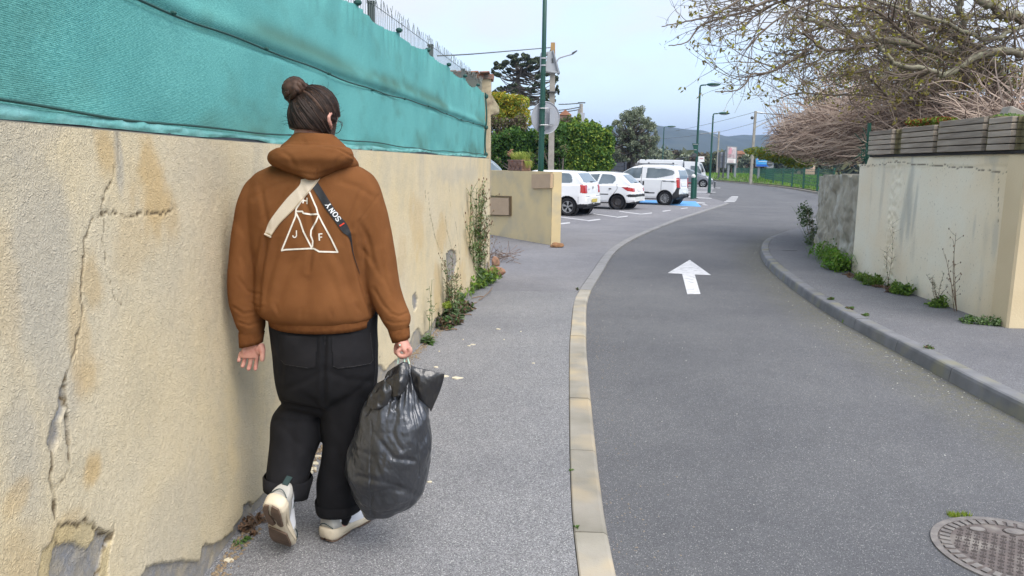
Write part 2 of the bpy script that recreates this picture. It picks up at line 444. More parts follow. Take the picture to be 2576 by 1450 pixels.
# road markings
def marking(pts, m, name, label=None, z=ZR, thick=.004):
    b = MB(); w = [G(x, y, z+thick) for x, y in pts]; b.prism(w, (0, 0, -.003)); o = b.build(name, m, fixn=True); o['kind'] = 'structure'; return o
marking([(1735, 654), (1788, 692), (1747.5, 690.5), (1762, 739.5), (1729, 740), (1716, 689), (1680, 687)], M_white, 'arrow_marking')
for pts in [[(1390, 563), (1434, 559.5), (1434, 562), (1390, 566.5)], [(1479, 554.6), (1510, 551), (1510, 553), (1480, 556.8)], [(1551, 546), (1579, 543.2), (1579, 545), (1552, 548)],
            [(1612, 538.5), (1640, 535.2), (1640, 536.8), (1612, 540)], [(1667, 531), (1687, 528.6), (1687, 530), (1667, 532.6)], [(1713, 524.6), (1730, 522.6), (1730, 524), (1713, 526)],
            [(1388, 542.5), (1484, 555), (1480, 556), (1385, 544)], [(1494, 537.5), (1556, 546.2), (1553, 547.2), (1490, 538.6)], [(1560, 531.5), (1617, 539), (1614, 540), (1556, 532.5)],
            [(1726, 482.3), (1800, 483.5), (1800, 484.6), (1726, 483.6)], [(1722, 471.6), (1812, 473), (1812, 474), (1722, 472.6)], [(1722, 493.6), (1744, 495), (1744, 496.6), (1722, 495)], [(1752, 497), (1790, 499), (1790, 500), (1752, 498.2)],
            [(1765, 514.5), (1775, 515), (1782, 516.6), (1770, 516.2)]]:
    marking(pts, M_white_worn, 'bay_line', z=ZP)
marking([(1592, 511.5), (1764, 520.5), (1750, 507), (1590, 503)], M_blue, 'blue_bay_marking', z=ZP)
marking([(1752, 509.5), (1772, 510.4), (1774, 512), (1753, 511.2)], M_white, 'bay_line', z=ZP)
for x0, x1, y in [(1822, 1849, 507.5), (1827, 1852, 504.3), (1831, 1854, 501.2), (1835, 1856, 498.2), (1839, 1857, 495.3)]:
    marking([(x0, y-.7), (x1, y-.7), (x1, y+.8), (x0, y+.8)], M_white_worn, 'crossing_stripe')
# far verge: kerb, rising bank
vk = catmull([(19.0, 40, 0), (19.3, 46, 0), (20.6, 53, 0), (22.9, 65, 0), (24.2, 78, 0), (24.4, 93, 0), (23.5, 112, 0)], 6)
b = MB()
for p, q in zip(vk, vk[1:]):
    t = (q-p).normalized(); s = Vector((t.y, -t.x, 0))
    b.add([p+Vector((0, 0, -.1)), q+Vector((0, 0, -.1)), q+Vector((0, 0, .07)), p+Vector((0, 0, .07)), p+s*.22+Vector((0, 0, .07)), q+s*.22+Vector((0, 0, .07))], [(0, 1, 2, 3), (3, 2, 5, 4)])
b.build('far_kerb', M_kerb)['kind'] = 'structure'
def bankz(d): return .06+.62*min(max(d/3.2, 0), 1)**.8
M_bank = mat('bank_soil', (.10, .14, .04), (.13, .16, .05), scale=.5)
b = MB(); rings = []
for i, p in enumerate(vk):
    t = (vk[min(i+1, len(vk)-1)]-vk[max(i-1, 0)]).normalized(); s = Vector((t.y, -t.x, 0))
    rings.append([p+s*d+Vector((0, 0, bankz(d))) for d in (.2, .8, 1.6, 2.4, 3.2, 6, 60)])
b.loft(rings, cap=False, closed=False)
b.build('grass_bank', M_bank, fixn=True)['kind'] = 'structure'

# manhole
def manhole():
    c = G(2350, 1385, ZR); R_ = .34; c = Vector((c.x+R_+.03, c.y-.02, ZR))
    M_iron = mat('cast_iron', (.19, .155, .142), (.14, .118, .11), scale=14, rough=.55, metallic=.35, bump=.3, bscale=160, bdist=.002, c3=(.30, .27, .24), s3=6)
    M_hole = mat('dark_recess', (.09, .075, .07)); M_mossy = mat('moss', (.20, .26, .03), (.13, .18, .03), scale=60)
    M_rim = mat('worn_rim', (.235, .215, .20), (.15, .135, .13), scale=20, rough=.7, bump=.5, bscale=80)
    r = empty('manhole_cover', c, label='round cast iron manhole cover with patterned slots in the road at the bottom right corner', cat='manhole cover')
    def ring(r0, r1, z0, z1, n=64):
        return [[c+Vector((math.cos(a)*rr, math.sin(a)*rr, zz)) for rr, zz in ((r0, z0), (r0, z1), (r1, z1), (r1, z0))] for a in [2*math.pi*k/n for k in range(n+1)]]
    b = MB(); b.loft(ring(R_-.018, R_+.012, -.01, .007), cap=False); b.build('frame_ring', M_rim, r, fixn=True)
    b = MB(); b.loft(ring(R_-.022, R_-.017, -.01, .0015), cap=False); b.build('gap_ring', M_hole, r, fixn=True)
    b = MB(); n = 64; b.poly([c+Vector((math.cos(2*math.pi*k/n)*(R_-.02), math.sin(2*math.pi*k/n)*(R_-.02), .004)) for k in range(n)]); b.build('lid', M_iron, r)
    # raised teeth round the rim
    for k in range(44):
        a = 2*math.pi*k/44; rr = R_-.047
        b = MB(); b.box(c+Vector((math.cos(a)*rr, math.sin(a)*rr, .007)), (.042, .026, .006), Matrix.Rotation(a, 3, 'Z')); b.build('rim_tooth', M_rim, r)
    # slots cut in groups
    sl = MB(); rot = math.radians(-34); ca, sa = math.cos(rot), math.sin(rot)
    for i in range(-9, 10):
        for j in range(-9, 10):
            u, v = i*.034, j*.034
            if math.hypot(u, v) > R_-.078: continue
            if any(math.hypot(u-a_, v-b_) < .055 for a_, b_ in ((.02, .19), (-.1, .2), (.08, .02), (.19, -.02))): continue
            a0 = rot+(math.pi/2 if (i+j) % 2 else 0)
            for q, (w, h) in ((-1, (.020, .0055)), (0, (.026, .0065)), (1, (.012, .0055))):
                off = Vector((-math.sin(a0), math.cos(a0), 0))*q*.0095
                cc = c+Vector((u*ca-v*sa, u*sa+v*ca, .0052))+off
                sl.box(cc, (w, h, .0015), Matrix.Rotation(a0, 3, 'Z'))
    o = sl.build('slot_pattern', M_hole, r); o['kind'] = 'stuff'
    for (u, v, rx, ry, mt) in ((.10, .20, .045, .03, M_rim), (-.06, .22, .035, .022, M_rim), (.12, .06, .05, .024, M_mossy), (.21, -.01, .045, .025, M_rim)):
        b = MB(); n = 20; cc = c+Vector((u, v, .0045))
        b.prism([cc+Vector((math.cos(2*math.pi*k/n)*rx, math.sin(2*math.pi*k/n)*ry, 0)) for k in range(n)], (0, 0, .004)); b.build('boss', mt, r, fixn=True)
        b = MB(); b.tube([cc+Vector((math.cos(2*math.pi*k/24)*rx*1.12, math.sin(2*math.pi*k/24)*ry*1.2, .001)) for k in range(25)], .0022, 4); b.build('boss_groove', M_hole, r)
    t = MB()
    gc = c+Vector((-.06, R_+.03, 0))
    for k in range(130):
        p = gc+Vector((rng.uniform(-.055, .055), rng.uniform(-.018, .02), 0)); a = rng.uniform(0, 6.28); h = rng.uniform(.012, .03)
        d = Vector((math.cos(a), math.sin(a), 0))
        t.add([p-d*.003, p+d*.003, p+d*rng.uniform(-.012, .012)+Vector((rng.uniform(-.01, .01), rng.uniform(-.01, .01), h))], [(0, 1, 2)])
    tag(t.build('moss_tuft', mat('tuft', (.30, .36, .04), (.20, .30, .04), scale=80, transl=.3), loc=gc), 'small yellow green tuft growing at the edge of the manhole cover', 'weed')
manhole()
# small utility plate in the right pavement
b = MB(); b.prism([G(1967, 630.9, ZW+.004), G(2005, 630.6, ZW+.004), G(2003, 628.2, ZW+.004), G(1966, 628.4, ZW+.004)], (0, 0, -.003))
tag(b.build('cover_plate', mat('plate', (.10, .10, .105), rough=.6), fixn=True), 'thin dark metal cover plate set in the right hand pavement', 'cover plate')
# ------------------------------------------------------------------ left rendered wall (path runs near -> far)
WP = catmull([(-1.12, -1.0, 0), (-1.13, 0.8, 0), (-1.16, 2.0, 0), (-1.175, 2.8, 0), (-1.165, 3.36, 0), (-1.03, 4.8, 0), (-.817, 6.713, 0), (-.58, 9.0, 0), (-.344, 11.32, 0)], 24)
WL = [0.0]
for a_, b_ in zip(WP, WP[1:]): WL.append(WL[-1]+(b_-a_).length)
WLa = np.array(WL); WX = np.array([p.x for p in WP]); WY = np.array([p.y for p in WP])
def wall_at(s):
    x = np.interp(s, WLa, WX); y = np.interp(s, WLa, WY); e = .05
    dx = np.interp(s+e, WLa, WX)-np.interp(s-e, WLa, WX); dy = np.interp(s+e, WLa, WY)-np.interp(s-e, WLa, WY)
    L = np.hypot(dx, dy)+1e-9; return x, y, dy/L, -dx/L        # position and outward (road side) normal
def onwall(px, py, out=0.0):
    """reading -> (s, z) on the wall face"""
    d = ray(px, py)
    for k in range(len(WP)-1):
        a, c = WP[k], WP[k+1]; e = c-a
        den = d.x*e.y-d.y*e.x
        if abs(den) < 1e-9: continue
        t = (a.x*e.y-a.y*e.x)/den
        u = ((d.x*t-a.x)*e.x+(d.y*t-a.y)*e.y)/e.length_squared
        if t > 0 and 0 <= u <= 1: return (WL[k]+u*e.length, EYE+d.z*t)
    # beyond an end: extend the last/first segment
    a, c, base = (WP[-2], WP[-1], WL[-2]) if px > 600 else (WP[0], WP[1], 0)
    e = c-a; den = d.x*e.y-d.y*e.x; t = (a.x*e.y-a.y*e.x)/den
    u = ((d.x*t-a.x)*e.x+(d.y*t-a.y)*e.y)/e.length_squared
    return (base+u*e.length, EYE+d.z*t)
SMAX = WL[-1]
ow = lambda pl: [onwall(*p) for p in pl]
PEELS = [[(100, 1600), (133, 1450), (142, 1379), (165, 1370), (187, 1368), (213, 1379), (231, 1379), (246, 1350), (249, 1341), (285, 1343), (282, 1361), (269, 1383), (258, 1430), (253, 1600)],
         [(330, 1600), (356, 1450), (374, 1428), (400, 1419), (462, 1410), (502, 1414), (507, 1379), (516, 1368), (542, 1370), (574, 1347), (596, 1334), (609, 1307), (611, 1276), (627, 1263), (645, 1276), (655, 1320), (700, 1400), (600, 1600)],
         [(158, 970), (165, 967), (166, 996), (160, 1036), (149, 1054), (151, 1107), (138, 1138), (125, 1134), (118, 1116), (129, 1072), (147, 1027), (151, 983)],
         [(160, 1036), (171, 1054), (178, 1116), (176, 1138), (170, 1116), (164, 1072)],
         [(1037, 745), (1046, 737), (1051, 752), (1048, 775), (1042, 786), (1038, 765)],
         [(1122, 640), (1133, 628), (1147, 632), (1150, 660), (1140, 700), (1126, 712)]]
SHALLOW = [(60, 1600), (100, 1450), (107, 1388), (128, 1372), (140, 1352), (147, 1321), (195, 1321), (213, 1316), (236, 1316), (245, 1334), (285, 1343), (282, 1361), (262, 1600)]
CR = [([(292, 331), (302, 356), (299, 391), (304, 425), (313, 470)], .010, .35), ([(290, 420), (287, 445), (267, 485), (257, 534), (233, 554), (213, 604), (215, 640), (208, 700), (207, 790), (205, 805), (191, 872), (173, 921), (160, 965)], .006, 1),
      ([(257, 460), (262, 539), (262, 604), (270, 680), (283, 740), (305, 765)], .004, .8), ([(257, 539), (292, 534), (307, 534), (322, 547), (356, 539), (391, 534), (411, 539), (435, 529)], .0055, 1),
      ([(166, 967), (168, 1036), (171, 1072), (176, 1136), (173, 1187), (151, 1219), (136, 1232)], .008, 1), ([(133, 1130), (133, 1152), (129, 1201), (136, 1232), (138, 1276), (145, 1312), (145, 1400)], .008, 1),
      ([(107, 1388), (128, 1372), (140, 1352), (147, 1321), (195, 1321), (213, 1316), (236, 1316), (245, 1334), (285, 1343), (288, 1325)], .008, 1),
      ([(285, 1343), (282, 1361), (269, 1383), (255, 1450)], .008, 1),
      ([(1077, 484), (1082, 540), (1096, 600), (1110, 640)], .008, .9), ([(1070, 480), (1072, 520)], .01, .8), ([(1088, 560), (1096, 600), (1118, 650)], .008, .7), ([(1120, 545), (1124, 580), (1137, 628), (1148, 640)], .01, .8), ([(1146, 560), (1152, 600), (1157, 640), (1158, 700)], .012, .8), ([(1162, 520), (1172, 570), (1175, 620)], .012, .6),
      ([(1130, 470), (1134, 520)], .008, .5), ([(880, 420), (884, 470)], .003, .4), ([(952, 860), (956, 905)], .006, .6)]
STAIN = [((262, 372), (.07, .11), .8), ((372, 400), (.10, .16), .9), ((390, 480), (.14, .20), .95), ((430, 560), (.10, .10), .6), ((330, 620), (.14, .10), .35), ((230, 690), (.06, .10), .6), ((205, 860), (.05, .16), .55), ((225, 945), (.09, .07), .75), ((231, 1183), (.055, .06), 1.0), ((50, 1250), (.06, .05), .6),
         ((70, 1420), (.10, .12), .5), ((170, 1330), (.12, .05), .5), ((1050, 560), (.3, .3), .55), ((1110, 600), (.3, .25), .7), ((1180, 560), (.3, .5), .6), ((1100, 720), (.2, .3), .7), ((1010, 650), (.2, .2), .4), ((1160, 700), (.4, .2), .5), ((20, 760), (.05, .2), .3)]
GREY = [((90, 600), (.16, .5), .75), ((40, 420), (.18, .22), .5), ((120, 900), (.12, .3), .6), ((60, 1120), (.1, .25), .7), ((300, 400), (.025, .12), .8), ((500, 420), (.3, .12), .25), ((900, 470), (.7, .12), .4), ((1150, 440), (1.6, .10), .45), ((450, 1300), (.3, .18), .35), ((620, 1130), (.12, .35), .35), ((960, 980), (.06, .12), .6), ((1030, 800), (.2, .2), .3), ((1215, 600), (.25, .8), .3)]

def wall_mesh():
    s = np.concatenate([np.arange(0.9, 4.3, .0065), np.arange(4.3, 6.5, .010), np.arange(6.5, SMAX, .02), [SMAX]])
    s = np.concatenate([[0, .5], s]); z = np.concatenate([[-.15], np.arange(-.02, 1.68, .0075), [1.681]])
    S, Z = np.meshgrid(s, z, indexing='ij'); sf, zf = S.ravel(), Z.ravel()
    x, y, nx, ny = wall_at(sf)
    wob = (fbm(sf*14, zf*14, 4)-.5)*.018; wz = (fbm(sf*14+50, zf*14+9, 4)-.5)*.018
    a, c = sf+wob, zf+wz
    peel = np.zeros(sf.shape)
    for pl in PEELS: peel = np.maximum(peel, in_poly(a, c, ow(pl)).astype(float))
    # low frayed base of the wall further along, behind the figure
    basef = (zf < .05+.16*np.clip(fbm(sf*2.1, sf*0+3, 3)-.46, 0, 1)*2.2) & (sf > 4.1)
    peel = np.maximum(peel, basef*.9)
    shallow = in_poly(a, c, ow(SHALLOW)).astype(float)*(1-peel)
    crack = np.zeros(sf.shape)
    for pl, w, st in CR:
        q = ow(pl); d = seg_dist(sf+(fbm(sf*45, zf*45, 2)-.5)*.022, zf+(fbm(sf*45+9, zf*45, 2)-.5)*.022, q)
        crack = np.maximum(crack, sstep(w*.85, w*.3, d)*st*(.35+.65*sstep(.3, .55, vnoise(sf*40, zf*40))))
    def blobs(L, sc):
        v = np.zeros(sf.shape)
        for pc, (rs, rz), st in L:
            cs, cz = onwall(*pc); d = np.hypot((sf-cs)/rs, (zf-cz)/rz)
            v = np.maximum(v, st*sstep(1.25, .35, d+(fbm(sf*sc, zf*sc, 4)-.5)*1.3))
        return v
    stain = blobs(STAIN, 9); grey = blobs(GREY, 5)
    # water runs below the coping
    runs = np.clip(fbm(sf*7, zf*.5, 4)-.52, 0, 1)*3*sstep(.9, 1.68, zf+.3*(fbm(sf*11, sf*0, 2)-.5))
    grey = np.clip(np.maximum(grey, runs*.55), 0, 1)
    h = (fbm(sf*1.3, zf*1.3, 3)-.5)*.012 + (fbm(sf*70, zf*70, 2)-.5)*.0022
    h = h-peel*.014+peel*(fbm(sf*25, zf*25, 3)-.5)*.008-shallow*.005+shallow*(fbm(sf*30, zf*30, 3)-.5)*.006-crack*.005
    h = np.where(zf < -.03, 0, h)
    co = np.stack([x+nx*h, y+ny*h, zf], 1)
    me = quickmesh('plaster_face', co, gridfaces(len(s), len(z)))
    for nme, v in (('peel', peel), ('shallow', shallow), ('crack', crack), ('stain', stain), ('grey', grey), ('base', sstep(.22, 0, zf+(fbm(sf*3, zf*3, 3)-.5)*.3))): attr(me, nme, v)
    return me
def wall_material():
    m, n, l, b = newmat('rough_cast_plaster'); b.inputs['Roughness'].default_value = .92; b.inputs['Specular IOR Level'].default_value = .25
    tc = n.new('ShaderNodeTexCoord')
    def noise(s, d=4, r=.5, dist=0):
        x = n.new('ShaderNodeTexNoise'); x.inputs['Scale'].default_value = s; x.inputs['Detail'].default_value = d; x.inputs['Roughness'].default_value = r; x.inputs['Distortion'].default_value = dist
        l.new(tc.outputs['Object'], x.inputs['Vector']); return x.outputs[0]
    def ramp(i, a, c, ca=(0, 0, 0), cb=(1, 1, 1)):
        x = n.new('ShaderNodeValToRGB'); x.color_ramp.elements[0].position = a; x.color_ramp.elements[1].position = c
        x.color_ramp.elements[0].color = (*ca, 1); x.color_ramp.elements[1].color = (*cb, 1); l.new(i, x.inputs[0]); return x.outputs[0]
    def mix(f, a, c, mode='MIX'):
        x = n.new('ShaderNodeMix'); x.data_type = 'RGBA'; x.blend_type = mode
        for i, v in (('Factor', f), ('A', a), ('B', c)):
            if isinstance(v, tuple): x.inputs[i].default_value = (*v[:3], 1)
            elif isinstance(v, float): x.inputs[i].default_value = v
            else: l.new(v, x.inputs[i])
        return x.outputs['Result']
    def at(nm):
        a = n.new('ShaderNodeAttribute'); a.attribute_name = nm; return a.outputs['Fac']
    c = mix(ramp(noise(1.1, 5, .6), .35, .65), (.66, .575, .41), (.68, .56, .345))
    c = mix(ramp(noise(2.7, 6, .7), .45, .8), c, (.52, .46, .33))
    c = mix(at('grey'), c, mix(.75, c, (.42, .40, .35)))
    c = mix(at('stain'), c, mix(.62, c, (.56, .37, .14)))
    c = mix(ramp(noise(38, 4, .7), .58, .75), c, mix(.42, c, (.25, .21, .15)))
    c = mix(at('base'), c, mix(.35, c, (.34, .29, .19)))
    pe = mix(ramp(noise(11, 5, .7), .38, .62), (.26, .26, .265), (.36, .32, .25))
    c = mix(at('shallow'), c, mix(.6, c, (.47, .37, .18)))
    c = mix(at('peel'), c, pe)
    c = mix(at('crack'), c, (.14, .105, .06))
    l.new(c, b.inputs['Base Color'])
    # worm-like rough cast relief
    n1 = noise(62, 2, .5, 1.6)
    ml = n.new('ShaderNodeMath'); ml.operation = 'SUBTRACT'; l.new(n1, ml.inputs[0]); ml.inputs[1].default_value = .5
    ab = n.new('ShaderNodeMath'); ab.operation = 'ABSOLUTE'; l.new(ml.outputs[0], ab.inputs[0])
    bp = n.new('ShaderNodeBump'); bp.inputs['Strength'].default_value = .9; bp.inputs['Distance'].default_value = .010; bp.invert = False
    l.new(ab.outputs[0], bp.inputs['Height'])
    b2 = n.new('ShaderNodeBump'); b2.inputs['Strength'].default_value = .5; b2.inputs['Distance'].default_value = .003
    l.new(noise(160, 3), b2.inputs['Height']); l.new(bp.outputs[0], b2.inputs['Normal']); l.new(b2.outputs[0], b.inputs['Normal'])
    return m
M_wall = wall_material()
wall_root = empty('plastered_wall', (WP[60].x, WP[60].y, 0), label='long cracked beige yellow rendered wall under the green screening net on the left', cat='wall')
link('plaster_face', wall_mesh(), wall_root, (M_wall,), smooth=True)
M_cap = mat('wall_top', (.36, .33, .26), (.22, .21, .17), scale=6, bump=.4, bscale=40)
b = MB(); rings = []
for k in range(0, len(WP)):
    x, y, nx, ny = [float(v) for v in wall_at(WL[k])]
    rings.append([Vector((x+nx*d, y+ny*d, z)) for d, z in ((-.006, 1.6), (-.004, 1.684), (-.2, 1.684), (-.2, -.1))])
b.loft(rings, cap=True); b.build('wall_core', M_cap, wall_root, fixn=True)

# ------------------------------------------------------------------ pillar at the end of the wall
M_pil = mat('pillar_render', (.54, .46, .31), (.40, .33, .22), scale=2.2, bump=.6, bscale=70, c3=(.22, .17, .12), s3=7, f3=.5)
M_tile = mat('terracotta_tile', (.38, .17, .10), (.28, .14, .10), scale=6, bump=.5, bscale=40, c3=(.16, .13, .11), s3=9)
pr = empty('wall_pillar', (-.47, 11.4, 0), label='tall yellow pillar with sloping terracotta tile cap at the far end of the net', cat='pillar')
fx, fy = -.344, 11.32
b = MB()
# thin pier seen end-on: near face y=11.33.., runs back 0.35 m, width .13 at the corner and a thicker back
b.box((fx-.075, 11.50, 1.40), (.155, .34, 2.86), m=0, bev=.012)
b.build('pier', M_pil, pr)
b = MB(); b.box((fx-.28, 11.56, 2.26), (.28, .20, 1.16), bev=.01); b.build('return_wall', M_pil, pr)
b = MB()
b.prism([(fx-.62, 11.30, 2.80), (fx+.03, 11.30, 2.80), (fx+.06, 11.30, 2.70), (fx+.03, 11.30, 2.845), (fx-.62, 11.30, 2.86)][0:2]+[(fx+.04, 11.30, 2.865), (fx-.62, 11.30, 2.875)], (0, .42, 0)); b.build('cap_slab', M_tile, pr, fixn=True)
for k in range(4):
    b = MB(); b.box((fx-.55+k*.155, 11.42, 2.885-.002*k), (.145, .5, .022), Matrix.Rotation(math.radians(-3), 3, 'Y'), bev=.006); b.build('tile', M_tile, pr)
b = MB(); b.prism([(fx+.005, 11.34, 2.60), (fx+.12, 11.34, 2.42), (fx+.12, 11.34, 2.34), (fx+.005, 11.34, 2.30)], (0, .3, 0)); b.build('bracket', M_pil, pr, fixn=True)

# ------------------------------------------------------------------ green screening net and wire fence
def net_mesh():
    s = np.arange(.6, SMAX-.08, .02); z = np.linspace(0, 1, 64)
    S, T = np.meshgrid(s, z, indexing='ij'); sf, t = S.ravel(), T.ravel()
    # ties every ~1.05 m: the top edge sags between them
    ph = (sf % 1.05)/1.05; sag = np.sin(ph*math.pi)**.8
    amp = .035+.03*vnoise(np.floor(sf/1.05)*3.1, sf*0+2)
    zt = 2.63-amp*sag-.04*(vnoise(sf*.7, sf*0+5)-.5)
    zb = 1.70+.022*(fbm(sf*1.7, sf*0+1, 3)-.5)*2
    zz = zb+(zt-zb)*t
    x, y, nx, ny = wall_at(sf)
    bel = .022*np.sin(t*math.pi)*(fbm(sf*1.2, t*1.1, 2)-.3)
    dia = .0045*np.sin((sf*3.2+zz*4.5)+3*fbm(sf*1.5, zz*1.5, 2))*(.3+.7*t)
    wr = bel+dia+.009*(fbm(sf*5, zz*3, 3)-.5)
    dmid = (zz-2.12-.02*(fbm(sf, sf*0, 2)-.5))
    wr = wr-.018*np.exp(-(dmid/.018)**2)+.012*np.exp(-((dmid-.05)/.04)**2)
    gather = np.exp(-((t-1)/.12)**2)*.02*np.sin(sf*38+4*np.sin(sf*7)); wr = wr+gather*.5
    hem = np.exp(-(t/.07)**2); wr = wr+hem*(.006+.008*np.sin(sf*9+3*np.sin(sf*2.3)))
    off = -.075+wr
    co = np.stack([x+nx*off, y+ny*off, zz], 1)
    me = quickmesh('net_sheet', co, gridfaces(len(s), len(z)))
    d1 = np.clip(fbm(sf*1.6+3, zz*3.2, 5)-.50, 0, 1)*3.2*sstep(1.95, 1.72, zz)
    band = np.exp(-((zz-2.18-.05*(fbm(sf*2, sf*0, 2)))/.055)**2)*sstep(.38, .6, fbm(sf*.9, zz*2, 4))*sstep(4.0, 5.0, sf)
    d2 = np.exp(-((sf-2.75)/.09)**2)*.25
    d3 = np.clip(fbm(sf*4.5, zz*7, 5)-.55, 0, 1)*2.0
    d4 = sstep(.35, .7, fbm(sf*1.1+8, zz*1.3, 4))*sstep(4.2, 2.2, sf)*.35
    attr(me, 'dirt', np.clip(d1+band*.8+d2+d3*.5+d4, 0, 1))
    attr(me, 'near', sstep(5.5, 2.2, sf+(fbm(sf, zz, 3)-.5)*2))
    return me
def net_material():
    m, n, l, b = newmat('green_shade_net'); b.inputs['Roughness'].default_value = .75; b.inputs['Specular IOR Level'].default_value = .3
    tc = n.new('ShaderNodeTexCoord')
    mp = n.new('ShaderNodeMapping'); mp.inputs['Scale'].default_value = (1, 1, 7); l.new(tc.outputs['Object'], mp.inputs['Vector'])
    w = n.new('ShaderNodeTexNoise'); w.inputs['Scale'].default_value = 60; w.inputs['Detail'].default_value = 3; w.inputs['Roughness'].default_value = .7; l.new(mp.outputs[0], w.inputs['Vector'])
    rp = n.new('ShaderNodeValToRGB'); rp.color_ramp.elements[0].position = .36; rp.color_ramp.elements[1].position = .62
    rp.color_ramp.elements[0].color = (.050, .25, .23, 1); rp.color_ramp.elements[1].color = (.19, .56, .50, 1); l.new(w.outputs[0], rp.inputs[0])
    a1 = n.new('ShaderNodeAttribute'); a1.attribute_name = 'near'; a2 = n.new('ShaderNodeAttribute'); a2.attribute_name = 'dirt'
    def mix(f, a, c, mode='MIX'):
        x = n.new('ShaderNodeMix'); x.data_type = 'RGBA'; x.blend_type = mode
        for i, v in (('Factor', f), ('A', a), ('B', c)):
            if isinstance(v, tuple): x.inputs[i].default_value = (*v, 1)
            elif isinstance(v, float): x.inputs[i].default_value = v
            else: l.new(v, x.inputs[i])
        return x.outputs['Result']
    ff = n.new('ShaderNodeMath'); ff.operation = 'MULTIPLY_ADD'; l.new(a1.outputs['Fac'], ff.inputs[0]); ff.inputs[1].default_value = .55; ff.inputs[2].default_value = .35
    c = mix(ff.outputs[0], (.155, .49, .465), rp.outputs[0])
    n2 = n.new('ShaderNodeTexNoise'); n2.inputs['Scale'].default_value = 1.7; n2.inputs['Detail'].default_value = 5; l.new(tc.outputs['Object'], n2.inputs['Vector'])
    r2 = n.new('ShaderNodeValToRGB'); r2.color_ramp.elements[0].position = .35; r2.color_ramp.elements[1].position = .65; r2.color_ramp.elements[0].color = (.9, .92, .95, 1); r2.color_ramp.elements[1].color = (1.12, 1.08, 1.1, 1); l.new(n2.outputs[0], r2.inputs[0])
    c = mix(1.0, c, r2.outputs[0], 'MULTIPLY')
    c = mix(a2.outputs['Fac'], c, (.085, .19, .145))
    l.new(c, b.inputs['Base Color'])
    wv = n.new('ShaderNodeTexWave'); wv.wave_type = 'BANDS'; wv.bands_direction = 'Z'; wv.inputs['Scale'].default_value = 60; wv.inputs['Distortion'].default_value = .8; l.new(tc.outputs['Object'], wv.inputs['Vector'])
    bp = n.new('ShaderNodeBump'); bp.inputs['Strength'].default_value = .5; bp.inputs['Distance'].default_value = .003; l.new(w.outputs[0], bp.inputs['Height'])
    b2 = n.new('ShaderNodeBump'); b2.inputs['Strength'].default_value = .35; b2.inputs['Distance'].default_value = .002; l.new(wv.outputs['Color'], b2.inputs['Height']); l.new(bp.outputs[0], b2.inputs['Normal'])
    l.new(b2.outputs[0], b.inputs['Normal'])
    tr = n.new('ShaderNodeBsdfTranslucent'); l.new(c, tr.inputs['Color']); ms = n.new('ShaderNodeMixShader'); ms.inputs[0].default_value = .22
    o = [x for x in n if x.type == 'OUTPUT_MATERIAL'][0]; l.new(b.outputs[0], ms.inputs[1]); l.new(tr.outputs[0], ms.inputs[2]); l.new(ms.outputs[0], o.inputs['Surface'])
    return m
M_net = net_material()
M_hem = mat('pale_net_hem', (.22, .50, .49), (.13, .38, .36), scale=9, bump=.6, bscale=60, bdist=.006)
M_cord = mat('dark_green_cord', (.015, .07, .06), rough=.6)
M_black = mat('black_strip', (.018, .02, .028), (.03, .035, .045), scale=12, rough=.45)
def wpt(s, off, z):
    x, y, nx, ny = [float(v) for v in wall_at(s)]; return Vector((x+nx*off, y+ny*off, z))
nroot = empty('screening_net', (WP[60].x-.07, WP[60].y, 1.69), label='turquoise green woven screening net stretched along the top of the left wall', cat='screening net')
link('net_sheet', net_mesh(), nroot, (M_net,), smooth=True)
def ribbon(name, m, z0, z1, off, wave, seed, s0=.6, s1=SMAX-.08, par=nroot, zw=.02, fr=2.2):
    s = np.arange(s0, s1, .025); t = np.linspace(0, 1, 6); S, T = np.meshgrid(s, t, indexing='ij'); sf, tf = S.ravel(), T.ravel()
    x, y, nx, ny = wall_at(sf)
    c = (z0+z1)/2+zw*(fbm(sf*fr*.45+seed, sf*0+seed, 3)-.5)*2; hw = (z1-z0)/2*(.35+1.3*fbm(sf*fr+seed*3, sf*0, 3))
    zz = c+(tf-.5)*2*hw; o = off+wave*(fbm(sf*14+seed, zz*60, 3)-.5)*2+.004*np.sin(tf*math.pi)
    return link(name, quickmesh(name, np.stack([x+nx*o, y+ny*o, zz], 1), gridfaces(len(s), len(t))), par, (m,), smooth=True)
ribbon('lower_hem', M_hem, 1.692, 1.716, -.040, .008, 3)
ribbon('bottom_fold', M_hem, 1.668, 1.682, -.018, .006, 9, zw=.010, fr=4)
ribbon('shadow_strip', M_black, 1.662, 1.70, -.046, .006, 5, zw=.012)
b = MB()
b.tube([wpt(s, -.035+.006*math.sin(s*3), 1.733+.008*math.sin(s*1.3)+.004*math.sin(s*5)) for s in np.arange(.6, SMAX-.1, .12)], .0045, 5, cap=False)
b.build('hem_cord', M_cord, nroot)
b = MB(); b.tube([wpt(s, -.062, 2.118+.010*math.sin(s*1.7)+.004*math.sin(s*6)) for s in np.arange(.6, SMAX-.12, .1)], .0055, 5, cap=False); b.build('seam_cord', M_cord, nroot)
for s in np.arange(1.05, SMAX-.1, 1.05):
    b = MB(); b.ball(wpt(s, -.06, 2.635), (.028, .028, .02), 7, 5); b.build('tie', M_cord, nroot)
for s in np.arange(3.0, SMAX-.2, .9):
    b = MB(); b.ball(wpt(s, -.055, 2.118+.01*math.sin(s*1.7)), (.014, .014, .009), 6, 4); b.build('tie', M_cord, nroot)
for z in (2.55, 2.12, 1.74):
    b = MB(); b.ball(wpt(SMAX-.1, -.045, z), (.03, .03, .035), 7, 5); b.build('tie', M_cord, nroot)
b = MB(); b.tube([wpt(SMAX-.10, -.05+.01*math.sin(z*9), z) for z in np.arange(1.7, 2.62, .05)], .012, 5); b.build('end_cord', M_cord, nroot)
